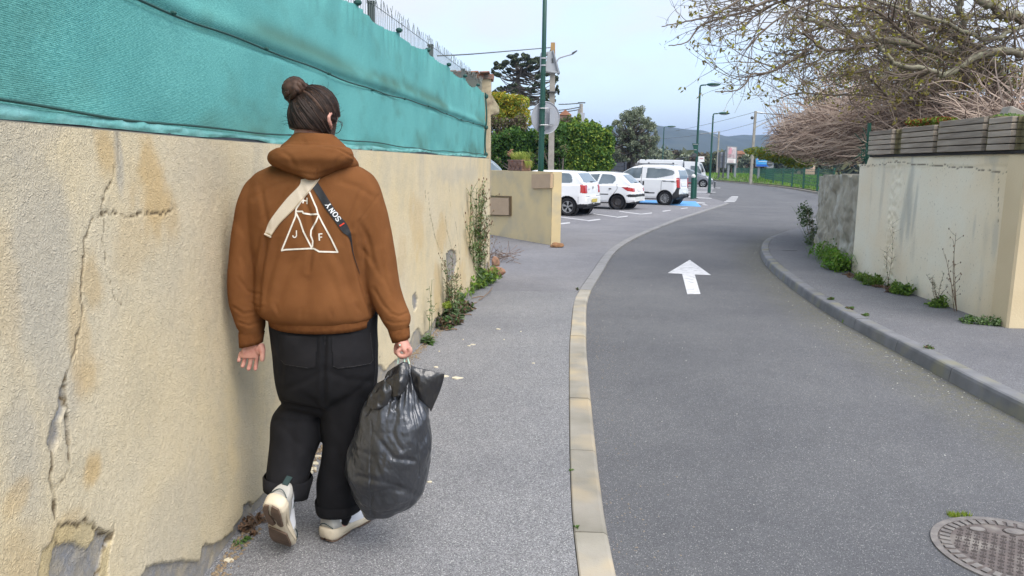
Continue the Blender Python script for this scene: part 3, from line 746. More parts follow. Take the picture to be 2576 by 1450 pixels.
# wire fence panels behind the net
M_wire = mat('galvanised_wire', (.20, .23, .22), rough=.5, metallic=.5)
M_post = mat('black_post', (.03, .045, .045), rough=.5)
froot = empty('wire_fence', (WP[60].x-.12, WP[60].y, 1.68), label='thin grey wire fence with spiked top rising above the green net', cat='fence')
posts = [1.3, 3.7, 5.0+1.1, 8.75, 10.9]
for i, s in enumerate([2.2, 4.72, 6.9, 8.95, 10.9]):
    b = MB(); b.box(wpt(s, -.15, 2.21), (.05, .05, 1.07), bev=.004); b.box(wpt(s, -.15, 2.755), (.056, .056, .02)); b.build('post', M_post, froot)
b = MB()
ss = np.arange(.7, SMAX-.1, .052)
for i, s in enumerate(ss):
    k = rng.uniform(-.012, .012); kk = rng.uniform(-.02, .02)
    top = 2.80+rng.uniform(-.012, .012)
    b.tube([wpt(s, -.11, 1.70), wpt(s, -.11, 2.70), wpt(s+k, -.11+kk*.3, 2.74), wpt(s+k+kk, -.11+kk, top)], .0026, 3, cap=False)
o = b.build('spike_wire', M_wire, froot); o['kind'] = 'stuff'
for z in (1.8, 2.0, 2.2, 2.4, 2.6, 2.725):
    b = MB(); b.tube([wpt(s, -.107, z) for s in np.arange(.7, SMAX-.1, .3)], .003, 4, cap=False); b.build('line_wire', M_wire, froot)

# ------------------------------------------------------------------ low yellow wall with letter box covers, beyond the driveway
pa = G(1385, 617, ZP); pb = G(1232, 590, ZP); dv = (pb-pa).normalized(); pbb = pa+dv*4.5
M_low = mat('low_wall_render', (.68, .54, .29), (.56, .46, .28), scale=1.6, bump=.4, bscale=90, c3=(.42, .38, .29), s3=2.4, f3=.9)
M_cover = mat('beige_cover', (.50, .36, .23), (.46, .33, .21), scale=8, rough=.6)
nrm = Vector((-dv.y, dv.x, 0)); nrm = nrm if nrm.y > 0 else -nrm      # pointing away from us
lw = empty('low_wall', (pa+pbb)/2, label='low yellow rendered wall with beige letter box covers in front of the parked cars', cat='wall')
def sheetwall(a, c, h0, h1, th, name, m, par, nn):
    L = (c-a).length; s = np.arange(0, L+.001, .03); z = np.linspace(0, 1, 40); S, T = np.meshgrid(s, z, indexing='ij'); sf, t = S.ravel(), T.ravel()
    zz = h0+(h1-h0)*t; d = (c-a)/L
    hh = -(fbm(sf*2, zz*2, 3)-.5)*.02
    co = np.stack([a.x+d.x*sf+nn.x*hh, a.y+d.y*sf+nn.y*hh, zz], 1)
    link(name, quickmesh(name, co, gridfaces(len(s), len(z))), par, (m,), smooth=True)
sheetwall(pa, pbb, -.05, 1.47, .2, 'front_face', M_low, lw, nrm)
b = MB()
q = [pa+nrm*.012, pa+nrm*.24, pbb+nrm*.24, pbb+nrm*.012]
b.prism([Vector((p.x, p.y, -.05)) for p in q], (0, 0, 1.52)); b.build('wall_body', M_low, lw, fixn=True)
def onlow(x, y, off=0):
    d = ray(x, y); e = dv; a = pa-nrm*off
    t = (a.x*e.y-a.y*e.x)/(d.x*e.y-d.y*e.x); return Vector((0, 0, EYE))+d*t
def board(corners, th, name, m):
    pts = [onlow(x, y, th) for x, y in corners]
    b = MB(); b.prism(pts, nrm*(th+.02)); return b.build(name, m, lw, fixn=True)
board([(1337, 439), (1385, 437), (1384, 473.5), (1337, 474.5)], .05, 'letter_box_cover', M_cover)
p0 = onlow(1385, 437, .05)
b = MB(); b.box(pa+Vector((.025, .12, 1.33)), (.03, .26, .27), bev=.005); b.build('end_cover', mat('end_cover', (.46, .37, .23), (.36, .29, .18), scale=12), lw)
board([(1222, 497), (1279.5, 499), (1279.5, 541.5), (1222, 540)], .04, 'letter_box_cover', M_cover)
M_rust = mat('rusty_hinge', (.13, .09, .05))
board([(1281, 494.5), (1282.6, 494.5), (1282.6, 543), (1281, 543)], .045, 'frame_edge', M_rust)
board([(1222, 492), (1282, 494.2), (1282, 496.2), (1222, 494)], .045, 'frame_edge', M_rust)
board([(1222, 541.4), (1282, 542.6), (1282, 543.6), (1222, 542.6)], .045, 'frame_edge', M_rust)

# terracotta planter on top of the low wall
M_terra = mat('old_terracotta', (.20, .115, .085), (.27, .165, .12), scale=7, bump=.6, bscale=40, c3=(.13, .08, .07), s3=12)
tc_ = onlow(1306, 433, -.13); tc_.z = 1.47
pl = empty('terracotta_planter', tc_, label='long carved terracotta planter standing on the low yellow wall', cat='planter')
ang = math.atan2(-dv.y, -dv.x); Rm = Matrix.Rotation(ang, 3, 'Z')
Lp = .60
b = MB(); b.box(tc_+Vector((0, 0, .115)), (Lp, .24, .23), Rm, bev=.012); b.build('box', M_terra, pl)
b = MB(); b.box(tc_+Vector((0, 0, .225)), (Lp+.03, .27, .03), Rm, bev=.008); b.build('rim', M_terra, pl)
b = MB(); b.box(tc_+Vector((0, 0, .015)), (Lp+.015, .255, .025), Rm, bev=.008); b.build('foot', M_terra, pl)
b = MB(); b.box(tc_+Vector((0, 0, .238)), (Lp-.03, .2, .01), Rm); b.build('soil', M_joint, pl)
for k in range(3):
    cx = (-1+k)*.185
    b = MB()
    for s_ in (-1, 1):
        pts = [tc_+Rm @ Vector((cx+s_*(.012+.06*math.sin(t*2.6)), -.126, .045+.13*t)) for t in np.linspace(0, 1, 7)]
        b.tube(pts, [.011, .011, .010, .009, .009, .008, .006], 5)
    b.tube([tc_+Rm @ Vector((cx, -.126, .04+.10*t)) for t in (0, .5, 1)], [.012, .01, .004], 5)
    for s_ in (-1, 1): b.tube([tc_+Rm @ Vector((cx+s_*(.0+.045*t), -.126, .13-.02*t*t)) for t in (0, .5, 1)], [.006, .009, .004], 5)
    b.build('palmette', M_terra, pl)
M_lily = mat('yellow_grass_leaf', (.42, .44, .10), (.24, .32, .06), scale=6, transl=.3)
lp = MB()
for k in range(240):
    u = rng.uniform(-.28, .36); c = tc_+Rm @ Vector((u, rng.uniform(-.08, .08), .24)); a = rng.uniform(0, 6.28); L = rng.uniform(.12, .27)
    d = Vector((math.cos(a), math.sin(a), 0)); s_ = Vector((-d.y, d.x, 0))*.007; prev = None
    for t in (0, .35, .7, 1):
        p = c+d*L*.55*t+Vector((0, 0, L*(2.0*t-1.45*t*t)))
        w = s_*(1-t*.9)
        if prev: lp.add([prev[0], prev[1], p+w, p-w], [(0, 1, 2, 3)])
        prev = (p-w, p+w)
for k in range(120):       # trailing at the right end
    c = tc_+Rm @ Vector((.31+rng.uniform(-.02, .03), rng.uniform(-.08, .1), .22)); L = rng.uniform(.1, .24)
    d = Rm @ Vector((rng.uniform(.4, 1), rng.uniform(-.15, .4), 0)); s_ = Vector((-d.y, d.x, 0))*.008; prev = None
    for t in (0, .4, .8, 1):
        p = c+d*.13*t+Vector((0, 0, .06*t-L*t*t)); w = s_*(1-t*.9)
        if prev: lp.add([prev[0], prev[1], p+w, p-w], [(0, 1, 2, 3)])
        prev = (p-w, p+w)
pr_ = empty('planter_plant', tc_+Vector((0, 0, .24)), label='yellow green grassy plant with one orange flower growing in the terracotta planter', cat='plant')
lp.build('leaves', M_lily, pr_)
b = MB(); st = [onlow(1318, 420, -.1), onlow(1300, 412, -.1), onlow(1283, 392, -.1), onlow(1285, 378, -.1)]
for i in range(4): st[i].z = max(st[i].z, 1.6)
b.tube(catmull(st, 4), .006, 4); b.build('stem', mat('stem', (.25, .16, .09)), pr_)
M_or = mat('orange_flower', (.65, .15, .05)); b = MB()
for k in range(14): b.ball(onlow(1289+rng.uniform(-3, 3), 406+rng.uniform(-2, 2), -.02), .014, 5, 4)
b.build('flower', M_or, pr_)
b = MB()
for k in range(24):
    c = st[3].lerp(st[2], rng.random())+Vector((rng.uniform(-.05, .05), rng.uniform(-.05, .05), rng.uniform(-.03, .04))); b.ball(c, (.018, .01, .014), 4, 3)
b.build('pink_leaf_tip', mat('pinkish', (.35, .18, .12)), pr_)

# ------------------------------------------------------------------ right hand pale wall
M_rw = mat('pale_yellow_render', (.62, .57, .39), (.53, .51, .40), scale=1.4, bump=.5, bscale=60, bdist=.004, c3=(.60, .48, .29), s3=.9, f3=.5)
def right_material():
    m, n, l, b = newmat('stained_pale_render'); b.inputs['Roughness'].default_value = .9
    tc = n.new('ShaderNodeTexCoord')
    def noise(s, d=4, st=None, r=.55):
        mp = n.new('ShaderNodeMapping'); l.new(tc.outputs['Object'], mp.inputs['Vector'])
        if st: mp.inputs['Scale'].default_value = st
        x = n.new('ShaderNodeTexNoise'); x.inputs['Scale'].default_value = s; x.inputs['Detail'].default_value = d; x.inputs['Roughness'].default_value = r; l.new(mp.outputs[0], x.inputs['Vector']); return x.outputs[0]
    def ramp(i, a, c):
        x = n.new('ShaderNodeValToRGB'); x.color_ramp.elements[0].position = a; x.color_ramp.elements[1].position = c; l.new(i, x.inputs[0]); return x.outputs[0]
    def mix(f, a, c):
        x = n.new('ShaderNodeMix'); x.data_type = 'RGBA'
        for i, v in (('Factor', f), ('A', a), ('B', c)):
            if isinstance(v, tuple): x.inputs[i].default_value = (*v, 1)
            elif isinstance(v, float): x.inputs[i].default_value = v
            else: l.new(v, x.inputs[i])
        return x.outputs['Result']
    a = n.new('ShaderNodeAttribute'); a.attribute_name = 'grey'; k = n.new('ShaderNodeAttribute'); k.attribute_name = 'crack'; q = n.new('ShaderNodeAttribute'); q.attribute_name = 'warm'
    c = mix(ramp(noise(1.2, 5), .35, .65), (.83, .79, .64), (.83, .73, .54))
    c = mix(q.outputs['Fac'], c, (.72, .58, .36))
    c = mix(ramp(noise(2.6, 5, (1, 1, .25)), .60, .85), c, (.50, .47, .37))
    c = mix(a.outputs['Fac'], c, mix(.58, c, (.36, .37, .34)))
    c = mix(ramp(noise(30, 4), .62, .8), c, (.40, .36, .26))
    c = mix(k.outputs['Fac'], c, (.16, .13, .09))
    l.new(c, b.inputs['Base Color'])
    bp = n.new('ShaderNodeBump'); bp.inputs['Strength'].default_value = .6; bp.inputs['Distance'].default_value = .004; l.new(noise(45, 5), bp.inputs['Height']); l.new(bp.outputs[0], b.inputs['Normal'])
    return m
ra = G(2141, 684, ZW); rb = G(2530, 825, ZW); rb = Vector((4.99, rb.y, ZW)); rd = (rb-ra).normalized(); RL = (rb-ra).length; rn = Vector((-1, 0, 0)); rn = Vector((rd.y, -rd.x, 0)); rn = rn if rn.x < 0 else -rn
def onr(x, y):
    d = ray(x, y); t = (ra.x*rd.y-ra.y*rd.x)/(d.x*rd.y-d.y*rd.x); p = Vector((0, 0, EYE))+d*t; return ((p-Vector((ra.x, ra.y, 0))).dot(rd), p.z)
ZT = onr(2380, 391)[1]
def rwall_mesh():
    s = np.arange(0, RL+.001, .014); z = np.linspace(0, 1, 120); S, T = np.meshgrid(s, z, indexing='ij'); sf, t = S.ravel(), T.ravel()
    s1 = onr(2188, 400)[0]; top = np.where(sf < s1-.07, onr(2160, 414)[1], np.where(sf < s1, onr(2160, 414)[1]+(ZT-onr(2160, 414)[1])*np.clip((sf-s1+.07)/.07, 0, 1)**.6, ZT))
    zz = -.05+(top+.05)*t
    h = (fbm(sf*1.2, zz*1.2, 3)-.5)*.03+(fbm(sf*30, zz*30, 2)-.5)*.002
    sx0 = onr(2238, 500)[0]; sx1 = onr(2262, 500)[0]
    rough = sstep(sx0-.05, sx0+.05, sf)*sstep(sx1+.08, sx1-.04, sf); h = h+rough*(fbm(sf*16, zz*16, 3)-.5)*.05
    cr = np.zeros(sf.shape)
    for pl, w in (([(2262, 407), (2290, 414), (2300, 417), (2350, 415), (2400, 419), (2450, 426), (2500, 432), (2545, 433)], .0075), ([(2160, 421), (2262, 407)], .006), ([(2512, 434), (2512, 560)], .005), ([(2528, 736), (2532, 745), (2526, 752)], .012)):
        cr = np.maximum(cr, sstep(w, w*.3, seg_dist(sf+(fbm(sf*9, zz*9, 4)-.5)*.05, zz+(fbm(sf*9+7, zz*9, 4)-.5)*.06, [onr(*p) for p in pl])))
    h = h-cr*.008; h = h+.012*sstep(-.02, .02, zz-(onr(2400, 419)[1]+.03*(fbm(sf*2, sf*0, 2)-.5)*2))
    g = np.zeros(sf.shape)
    for pc, (a, c), st in (((2290, 500), (.10, .55), .9), ((2272, 560), (.08, .35), .8), ((2220, 480), (.07, .5), .5), ((2300, 545), (.05, .4), .8), ((2500, 600), (.06, .22), .6), ((2330, 760), (.25, .10), .5), ((2305, 720), (.14, .12), .45), ((2450, 575), (.03, .15), .5), ((2500, 400), (.15, .08), .6), ((2240, 430), (.5, .05), .2), ((2498, 430), (.05, .12), .5)):
        cs, cz = onr(*pc); d = np.hypot((sf-cs)/a, (zz-cz)/c); g = np.maximum(g, st*sstep(1.25, .3, d+(fbm(sf*14, zz*2.2, 4)-.5)*1.5))
    g = np.maximum(g, .35*sstep(.25, .05, zz)*fbm(sf*5, zz*5, 3))
    w = .8*sstep(onr(2420, 500)[0], onr(2560, 500)[0], sf+(fbm(sf*2, zz*2, 3)-.5)*.8)
    co = np.stack([ra.x+rd.x*sf+rn.x*h, ra.y+rd.y*sf+rn.y*h, zz], 1)
    me = quickmesh('wall_face', co, gridfaces(len(s), len(z))); attr(me, 'grey', g); attr(me, 'crack', cr); attr(me, 'warm', w)
    return me
M_rw2 = right_material()
rw = empty('pale_wall', (5.1, 9.5, 0), label='pale yellow rendered retaining wall with grey streaks under the timber planters on the right', cat='wall')
link('wall_face', rwall_mesh(), rw, (M_rw2,), smooth=True)
z0_ = onr(2160, 414)[1]
b = MB()
b.add([(ra.x+.03, ra.y, -.1), (rb.x+.03, rb.y, -.1), (rb.x+.03, rb.y, ZT-.01), (ra.x+.03, ra.y-.6, ZT-.01), (ra.x+.03, ra.y-.55, z0_-.006), (ra.x+.03, ra.y, z0_-.006)], [(0, 1, 2, 3, 4, 5)])
b.box(((ra.x+.17), (ra.y+rb.y)/2-.35, ZT/2-.05), (.30, RL-.75, ZT+.08)); b.box((ra.x+.16, ra.y-.3, z0_/2-.05), (.30, .58, z0_+.08))
b.build('wall_core', M_rw2, rw)
b = MB(); b.box((rb.x+.9, rb.y+.13, ZT/2-.02), (1.84, .30, ZT+.06), bev=.02); b.build('end_pier', mat('warm_render', (.70, .58, .38), (.62, .50, .31), scale=1.3, bump=.5, bscale=50, bdist=.004), rw)

# old stone wall beyond
M_stone = mat('lichen_stone', (.40, .375, .30), (.26, .24, .185), scale=5, bump=.9, bscale=14, bdist=.02, c3=(.47, .47, .42), s3=4, f3=.5, stretch=(1, 1, .45))
sp = catmull([(ra.x+.10, ra.y-.12, 0), (ra.x+.06, ra.y+.1, 0), (5.33, 12.8, 0), (5.55, 13.9, 0), (6.15, 15.6, 0), (7.3, 17.5, 0), (9.4, 19.6, 0), (13, 22, 0)], 16)
b_s = np.array([[p.x, p.y] for p in sp]); sl_ = np.concatenate([[0], np.cumsum(np.hypot(*np.diff(b_s, axis=0).T))])
def stone_mesh():
    s = np.arange(0, 9.5, .03); z = np.linspace(0, 1, 60); S, T = np.meshgrid(s, z, indexing='ij'); sf, t = S.ravel(), T.ravel()
    x = np.interp(sf, sl_, b_s[:, 0]); y = np.interp(sf, sl_, b_s[:, 1]); e = .1
    dx = np.interp(sf+e, sl_, b_s[:, 0])-np.interp(sf-e, sl_, b_s[:, 0]); dy = np.interp(sf+e, sl_, b_s[:, 1])-np.interp(sf-e, sl_, b_s[:, 1]); L = np.hypot(dx, dy)+1e-9
    top = 1.52+.10*(fbm(sf*3, sf*0, 3)-.5)-.02*sf; back = sstep(.93, 1.0, t)*.35
    zz = -.06+(top+.06)*np.minimum(t/.93, 1)
    h = (fbm(sf*4.5, zz*4.5, 4)-.5)*.16+(np.abs(fbm(sf*9, zz*7, 3)-.5))*.1-.02-back
    nx, ny = -dy/L, dx/L
    return quickmesh('stone_face', np.stack([x+nx*h, y+ny*h, zz], 1), gridfaces(len(s), len(z)))
sw = empty('old_stone_wall', (5.6, 13.9, 0), label='old rough grey stone wall curving away beyond the pale wall on the right', cat='wall')
link('stone_face', stone_mesh(), sw, (M_stone,), smooth=True)
# terrain held by these walls
b = MB()
edge = [(ra.x+.28, 7.7), (ra.x+.28, ra.y)]+[(p.x+.30, p.y+.0) for p in sp[4:]]
b.poly([(x, y, 1.45) for x, y in edge]+[(60, 40, 1.45), (60, 7.7, 1.45)])
b.build('garden_terrace', mat('garden_soil', (.12, .09, .06), (.10, .12, .05), scale=2), )['kind'] = 'structure'

# ------------------------------------------------------------------ timber planters on the pale wall
M_tim = mat('weathered_timber', (.46, .395, .32), (.28, .235, .185), scale=2.5, stretch=(3, 1, 14), bump=.4, bscale=30, bdist=.003, c3=(.30, .25, .20), s3=3, f3=.5, lo=.3, hi=.7, objvar=.3)
M_tim2 = mat('mossy_timber', (.20, .175, .09), (.13, .11, .06), scale=3, stretch=(1, 1, 8), bump=.4, bscale=30, bdist=.003)
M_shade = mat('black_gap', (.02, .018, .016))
def toppt(x): return onr(x, 391)[0]
cuts = [(2198, 2256, 0), (2281, 2362, 0), (2374, 2487, 0), (2501, 2560, 0)]
rec = [(2256, 2281), (2362, 2374), (2487, 2501), (2560, 2700)]
labs = ['smallest weathered timber planter box at the far end of the row on the pale wall', 'weathered timber planter box with brown stain, second from the far end of the row', 'widest weathered timber planter box in the middle of the row on the pale wall', 'weathered timber planter box nearest the right edge of the photograph']
for i, ((xa, xb, _), (xc, xd)) in enumerate(zip(cuts, rec)):
    sa, sb = toppt(xa), toppt(xb); sc, sd_ = toppt(xc), toppt(xd) if xd < 2600 else toppt(2560)+.9
    hgt = [.335, .335, .365, .34][i]; zb = ZT+.028
    def at(s, off): return Vector((ra.x+rd.x*s+rn.x*off, ra.y+rd.y*s+rn.y*off, 0))
    r_ = empty('timber_planter', at((sa+sb)/2, -.15)+Vector((0, 0, ZT)), label=labs[i], cat='planter', group='timber planters on the pale wall')
    ang = math.atan2(rd.y, rd.x); RM = Matrix.Rotation(ang, 3, 'Z'); ph = hgt/5
    for k in range(5):
        b = MB(); L_ = sb-sa-rng.uniform(0, .006); c = at((sa+sb)/2, .045+rng.uniform(-.003, .003)); c.z = zb+ph*(k+.5)
        b.box(c, (L_, .09, ph-.011), RM, bev=.004); b.build('plank', M_tim if not (i == 1 and k == 1) else M_tim, r_)
        if sd_-sc > .02:
            b = MB(); c = at((sc+sd_)/2, -.045+rng.uniform(-.004, .004)); c.z = zb+ph*(k+.5); b.box(c, (sd_-sc+.05, .09, ph-.007), RM, bev=.004); b.build('side_plank', M_tim2, r_)
        # end grain seen beside each box
        b = MB(); c = at(sb+.012, -.02); c.z = zb+ph*(k+.5); b.box(c, (.022, .12, ph-.008), RM, bev=.003); b.build('end_plank', M_tim2, r_)
    b = MB(); c = at((sa+sd_)/2, -.2); c.z = zb+hgt/2-.01; b.box(c, (sd_-sa, .2, hgt-.04), RM); b.build('soil', M_joint, r_)
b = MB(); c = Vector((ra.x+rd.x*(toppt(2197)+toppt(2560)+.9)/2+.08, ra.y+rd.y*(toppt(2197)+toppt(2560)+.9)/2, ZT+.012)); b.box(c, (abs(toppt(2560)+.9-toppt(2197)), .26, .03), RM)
tag(b.build('gap_shading', M_shade, loc=c), 'long dark batten between the timber planters and the top of the pale wall', 'shading')  # black strip put in as the shade of the gap under the planters
# ------------------------------------------------------------------ foliage helpers
def leaves(mb, c, rad, n, size, nm=3, shell=.55, rnd=rng, flat=0.0, aspect=.55, bias=None):
    c = Vector(c); rx, ry, rz = rad
    for _ in range(n):
        while True:
            v = Vector((rnd.uniform(-1, 1), rnd.uniform(-1, 1), rnd.uniform(-1, 1))); L = v.length
            if 0.05 < L <= 1: break
        r = shell+(1-shell)*rnd.random()**.6; v = v/L*r
        p = c+Vector((v.x*rx, v.y*ry, v.z*rz)); s = size*rnd.uniform(.6, 1.35)
        a = Vector((rnd.uniform(-1, 1), rnd.uniform(-1, 1), rnd.uniform(-1, 1)*(1-flat))).normalized()
        b_ = a.cross(Vector((rnd.uniform(-1, 1), rnd.uniform(-1, 1), rnd.uniform(-1, 1)))).normalized()
        a = a*s; b_ = b_*s*aspect
        m = int(rnd.random()**1.0*nm) if bias is None else min(nm-1, max(0, int((bias+rnd.uniform(-.5, .5))*nm)))
        mb.add([p-a*.5, p+b_*.5, p+a*.5, p-b_*.5], [(0, 1, 2, 3)], m)
def leafmats(name, cols, transl=.3, rough=.6):
    return [mat(name, c, rough=rough, transl=transl, spec=.3) for c in cols]
L_hedge = leafmats('hedge_leaf', [(.03, .075, .015), (.055, .13, .025), (.12, .22, .04)])
L_lime = leafmats('lime_leaf', [(.10, .15, .02), (.19, .27, .035), (.28, .36, .05)])
L_yel = leafmats('yellow_leaf', [(.16, .14, .02), (.34, .29, .03), (.48, .34, .03)])
L_pine = leafmats('pine_needle', [(.035, .05, .028), (.06, .08, .045), (.095, .115, .06)], transl=.1)
L_olive = leafmats('olive_leaf', [(.12, .145, .095), (.18, .21, .13), (.27, .30, .20)], transl=.15)
L_mid = leafmats('far_leaf', [(.06, .075, .04), (.10, .115, .05), (.14, .14, .065)], transl=.1)
L_brn = leafmats('brown_foliage', [(.09, .065, .045), (.14, .10, .07), (.12, .11, .05)], transl=.1)
L_bud = leafmats('budding_leaf', [(.20, .17, .04), (.33, .32, .05), (.27, .22, .07)], transl=.35)
L_weed = leafmats('weed_leaf', [(.06, .12, .025), (.11, .21, .04), (.20, .32, .05)], transl=.3)
L_dry = leafmats('dry_leaf', [(.16, .10, .06), (.22, .13, .08), (.10, .07, .05)], transl=.1)
L_gry = leafmats('grey_green_leaf', [(.09, .15, .07), (.15, .22, .10), (.22, .30, .14)], transl=.2)
M_bark = mat('plane_bark', (.27, .26, .18), (.17, .15, .115), scale=7, bump=.7, bscale=25, bdist=.01, c3=(.30, .30, .20), s3=5, f3=.5)
M_twig = mat('dark_twig', (.115, .085, .065), (.16, .13, .10), scale=4)
M_vine = mat('dry_vine', (.56, .45, .37), (.40, .31, .26), scale=3, rough=.8)
M_vine2 = mat('dark_dry_vine', (.12, .085, .07), (.22, .16, .13), scale=3, rough=.8)
M_greybark = mat('grey_bark', (.16, .14, .12), (.11, .095, .08), scale=6)

# ------------------------------------------------------------------ hills and far woodland
M_hill = mat('hill_forest', (.040, .052, .038), (.062, .072, .05), scale=.02, detail=8)
HY = 1500
ridge = [(1250, 372), (1400, 345), (1520, 322), (1600, 318), (1650, 322), (1672, 326), (1687, 329.5), (1719, 331), (1740, 338), (1756, 343.5), (1781, 346), (1798, 346.5), (1816, 346), (1837, 343), (1863, 342.5), (1890, 343), (1916, 342), (1942, 342), (1977, 343), (2040, 345), (2150, 356), (2300, 372), (2500, 395), (2700, 420)]
rp_ = [P(x, y, HY) for x, y in ridge]; RX = np.array([p.x for p in rp_]); RZ = np.array([p.z for p in rp_])
xs = np.linspace(RX[0]-60, RX[-1]+60, 420); T_ = np.linspace(0, 1, 26)
X_, TT = np.meshgrid(xs, T_, indexing='ij'); zt = np.interp(X_, RX, RZ, left=0, right=0)+4*(fbm(X_*.03, X_*0, 5)-.5)
zz = zt*np.sin(TT*math.pi/2)**.9; yy = HY-520+520*TT+90*(fbm(X_*.006, TT*3, 4)-.5)*np.sin(TT*math.pi)
zz = zz+6*(fbm(X_*.02, TT*8, 4)-.5)*np.sin(TT*math.pi)
me = quickmesh('hills', np.stack([X_.ravel(), yy.ravel(), zz.ravel()], 1), gridfaces(len(xs), 26))
link('hills', me, mats=(M_hill,), smooth=True)['kind'] = 'structure'

def far_tree(x, ytop, ybase_z, Y, w, mats, label, n=900, size=None, group='distant trees below the hills', trunk=True, seed=0, blobs=7, name='tree'):
    rr = random.Random(seed+int(x)); top = P(x, ytop, Y); s = FPX/Y; W_ = w/s; hh = top.z-ybase_z
    base = Vector((top.x, Y, ybase_z)); r_ = empty(name, base, label=label, cat='tree', group=group)
    mb = MB(); size = size or max(.22, 2.2/s)
    for k in range(blobs):
        a = rr.uniform(0, 6.28); d = rr.random()**.5*W_*.30
        cz = ybase_z+hh*rr.uniform(.35, .78); rr_ = W_*rr.uniform(.2, .36)
        leaves(mb, (base.x+math.cos(a)*d, Y+math.sin(a)*d, min(cz, top.z-rr_*.75)), (rr_, rr_, rr_*.8), n//blobs, size, len(mats), .5, rr)
    mb.build('crown', mats, r_)
    t = MB(); t.tube([base, base+Vector((.1, 0, hh*.35)), base+Vector((0, 0, hh*.8))], [W_*.04+.05, W_*.03+.04, .03], 6)
    for k in range(5):
        a = rr.uniform(0, 6.28); t.tube([base+Vector((0, 0, hh*.35)), base+Vector((math.cos(a)*W_*.25, math.sin(a)*W_*.25, hh*.7))], [.05+W_*.012, .03], 4)
    t.build('trunk', M_greybark, r_)
    return r_
fl = [(1655, 352, 70, 1), (1690, 362, 60, 0), (1712, 372, 50, 2), (1735, 378, 50, 1), (1765, 383, 55, 2), (1792, 380, 45, 0), (1800, 372, 40, 0), (1830, 386, 50, 1), (1862, 374, 40, 0), (1880, 382, 45, 1), (1915, 378, 50, 2), (1950, 380, 60, 1), (1985, 382, 60, 0), (2020, 385, 70, 1), (1625, 350, 60, 0), (1590, 370, 60, 1), (1560, 365, 60, 2), (2060, 380, 70, 0)]
adj = ['rounded dull green', 'bushy olive green', 'brownish autumnal looking']
fls_ = sorted(f[0] for f in fl); ordn = ['leftmost', 'second', 'third', 'fourth', 'fifth', 'sixth', 'seventh', 'eighth', 'ninth', 'tenth', 'eleventh', 'twelfth', 'thirteenth', 'fourteenth', 'fifteenth', 'sixteenth', 'seventeenth', 'rightmost']
def place_(x): k = fls_.index(x); return ordn[k] if k in (0, 17) else ordn[k]+' from the left'
for i, (x, y, w, k) in enumerate(fl):
    ms = [L_mid, L_olive, L_brn][k]
    far_tree(x, y, -.05, 120+(i*37 % 40), w*1.15, ms, 'small %s tree, %s in the distant belt below the hills' % (adj[k], place_(x)), n=1000, seed=i, size=.55)
# continuous scrub that closes the horizon
b = MB()
rr = random.Random(3)
for k in range(9000):
    x = rr.uniform(-70, 110); Y = rr.uniform(150, 175); h = 3.0+3.0*float(fbm(np.array(x*.12), np.array(1.0), 3))
    c = Vector((x, Y, rr.random()*h)); s = rr.uniform(.7, 1.5)
    a = Vector((rr.uniform(-1, 1), rr.uniform(-1, 1), rr.uniform(-1, 1))).normalized()*s; e = a.cross(Vector((rr.uniform(-1, 1), rr.uniform(-1, 1), rr.uniform(-1, 1)))).normalized()*s*.7
    b.add([c-a, c+e, c+a, c-e], [(0, 1, 2, 3)], rr.randrange(3))
tag(b.build('distant_scrub', L_mid), 'continuous belt of distant scrub and low woodland on the horizon', 'woodland', kind='stuff')

# ------------------------------------------------------------------ grass on the bank
def grass(name, pts_fn, n, hmin, hmax, w, mats, label, cat='grass', seed=1):
    rr = random.Random(seed); b = MB()
    for _ in range(n):
        p = pts_fn(rr)
        if p is None: continue
        h = rr.uniform(hmin, hmax); a = rr.uniform(0, 6.28); d = Vector((math.cos(a), math.sin(a), 0))*w*rr.uniform(.6, 1.3); t = Vector((rr.uniform(-.5, .5), rr.uniform(-.5, .5), 1)).normalized()*h
        b.add([p-d, p+d, p+t], [(0, 1, 2)], rr.randrange(len(mats)))
    return tag(b.build(name, mats), label, cat, kind='stuff')
vkl = [p for p in vk]
def bankpt(rr):
    i = rr.randrange(len(vkl)-1); p = vkl[i].lerp(vkl[i+1], rr.random()); t = (vkl[i+1]-vkl[i]).normalized(); s = Vector((t.y, -t.x, 0)); d = .2+rr.random()**.9*16
    if (vkl[i]-vkl[0]).length > 45 and rr.random() < .3: return None
    q = p+s*d; q.z = bankz(d)-.02; return q
grass('bank_grass', bankpt, 42000, .12, .38, .05, L_weed+leafmats('fresh_grass', [(.13, .30, .03), (.18, .36, .04), (.16, .26, .05)]), 'lush green grass covering the bank across the road', seed=4)
# green mesh fence on the bank
M_gf = mat('dark_green_steel', (.012, .075, .05), rough=.5, spec=.4)
gf = empty('green_mesh_fence', (24, 60, .6), label='dark green mesh fence with evenly spaced posts on the grassy bank across the road', cat='fence')
px_ = [1796, 1812, 1829, 1846, 1865, 1885, 1905, 1925, 1945, 1969, 1992, 2021, 2056, 2095]
py_ = [434, 434, 435, 439, 441, 443, 447, 450, 454, 458, 462, 466, 471, 476]
fp = []
for x, y in zip(px_, py_):
    z = .55; p = G(x, y, z); fp.append(p)
    b = MB(); b.box(p+Vector((0, 0, .45)), (.09, .09, 1.35)); b.build('post', M_gf, gf)
fp.sort(key=lambda p: p.y)
b = MB()
for p, q in zip(fp, fp[1:]):
    L = (q-p).length; nn = int(L/.22)
    for k in range(nn): c = p.lerp(q, k/nn); b.tube([c+Vector((0, 0, .0)), c+Vector((0, 0, 1.05))], .010, 3, cap=False)
    for z in (.1, .3, .5, .7, .9, 1.05): b.tube([p+Vector((0, 0, z)), q+Vector((0, 0, z))], .012, 3, cap=False)
o = b.build('mesh_panel', M_gf, gf); o['kind'] = 'stuff'

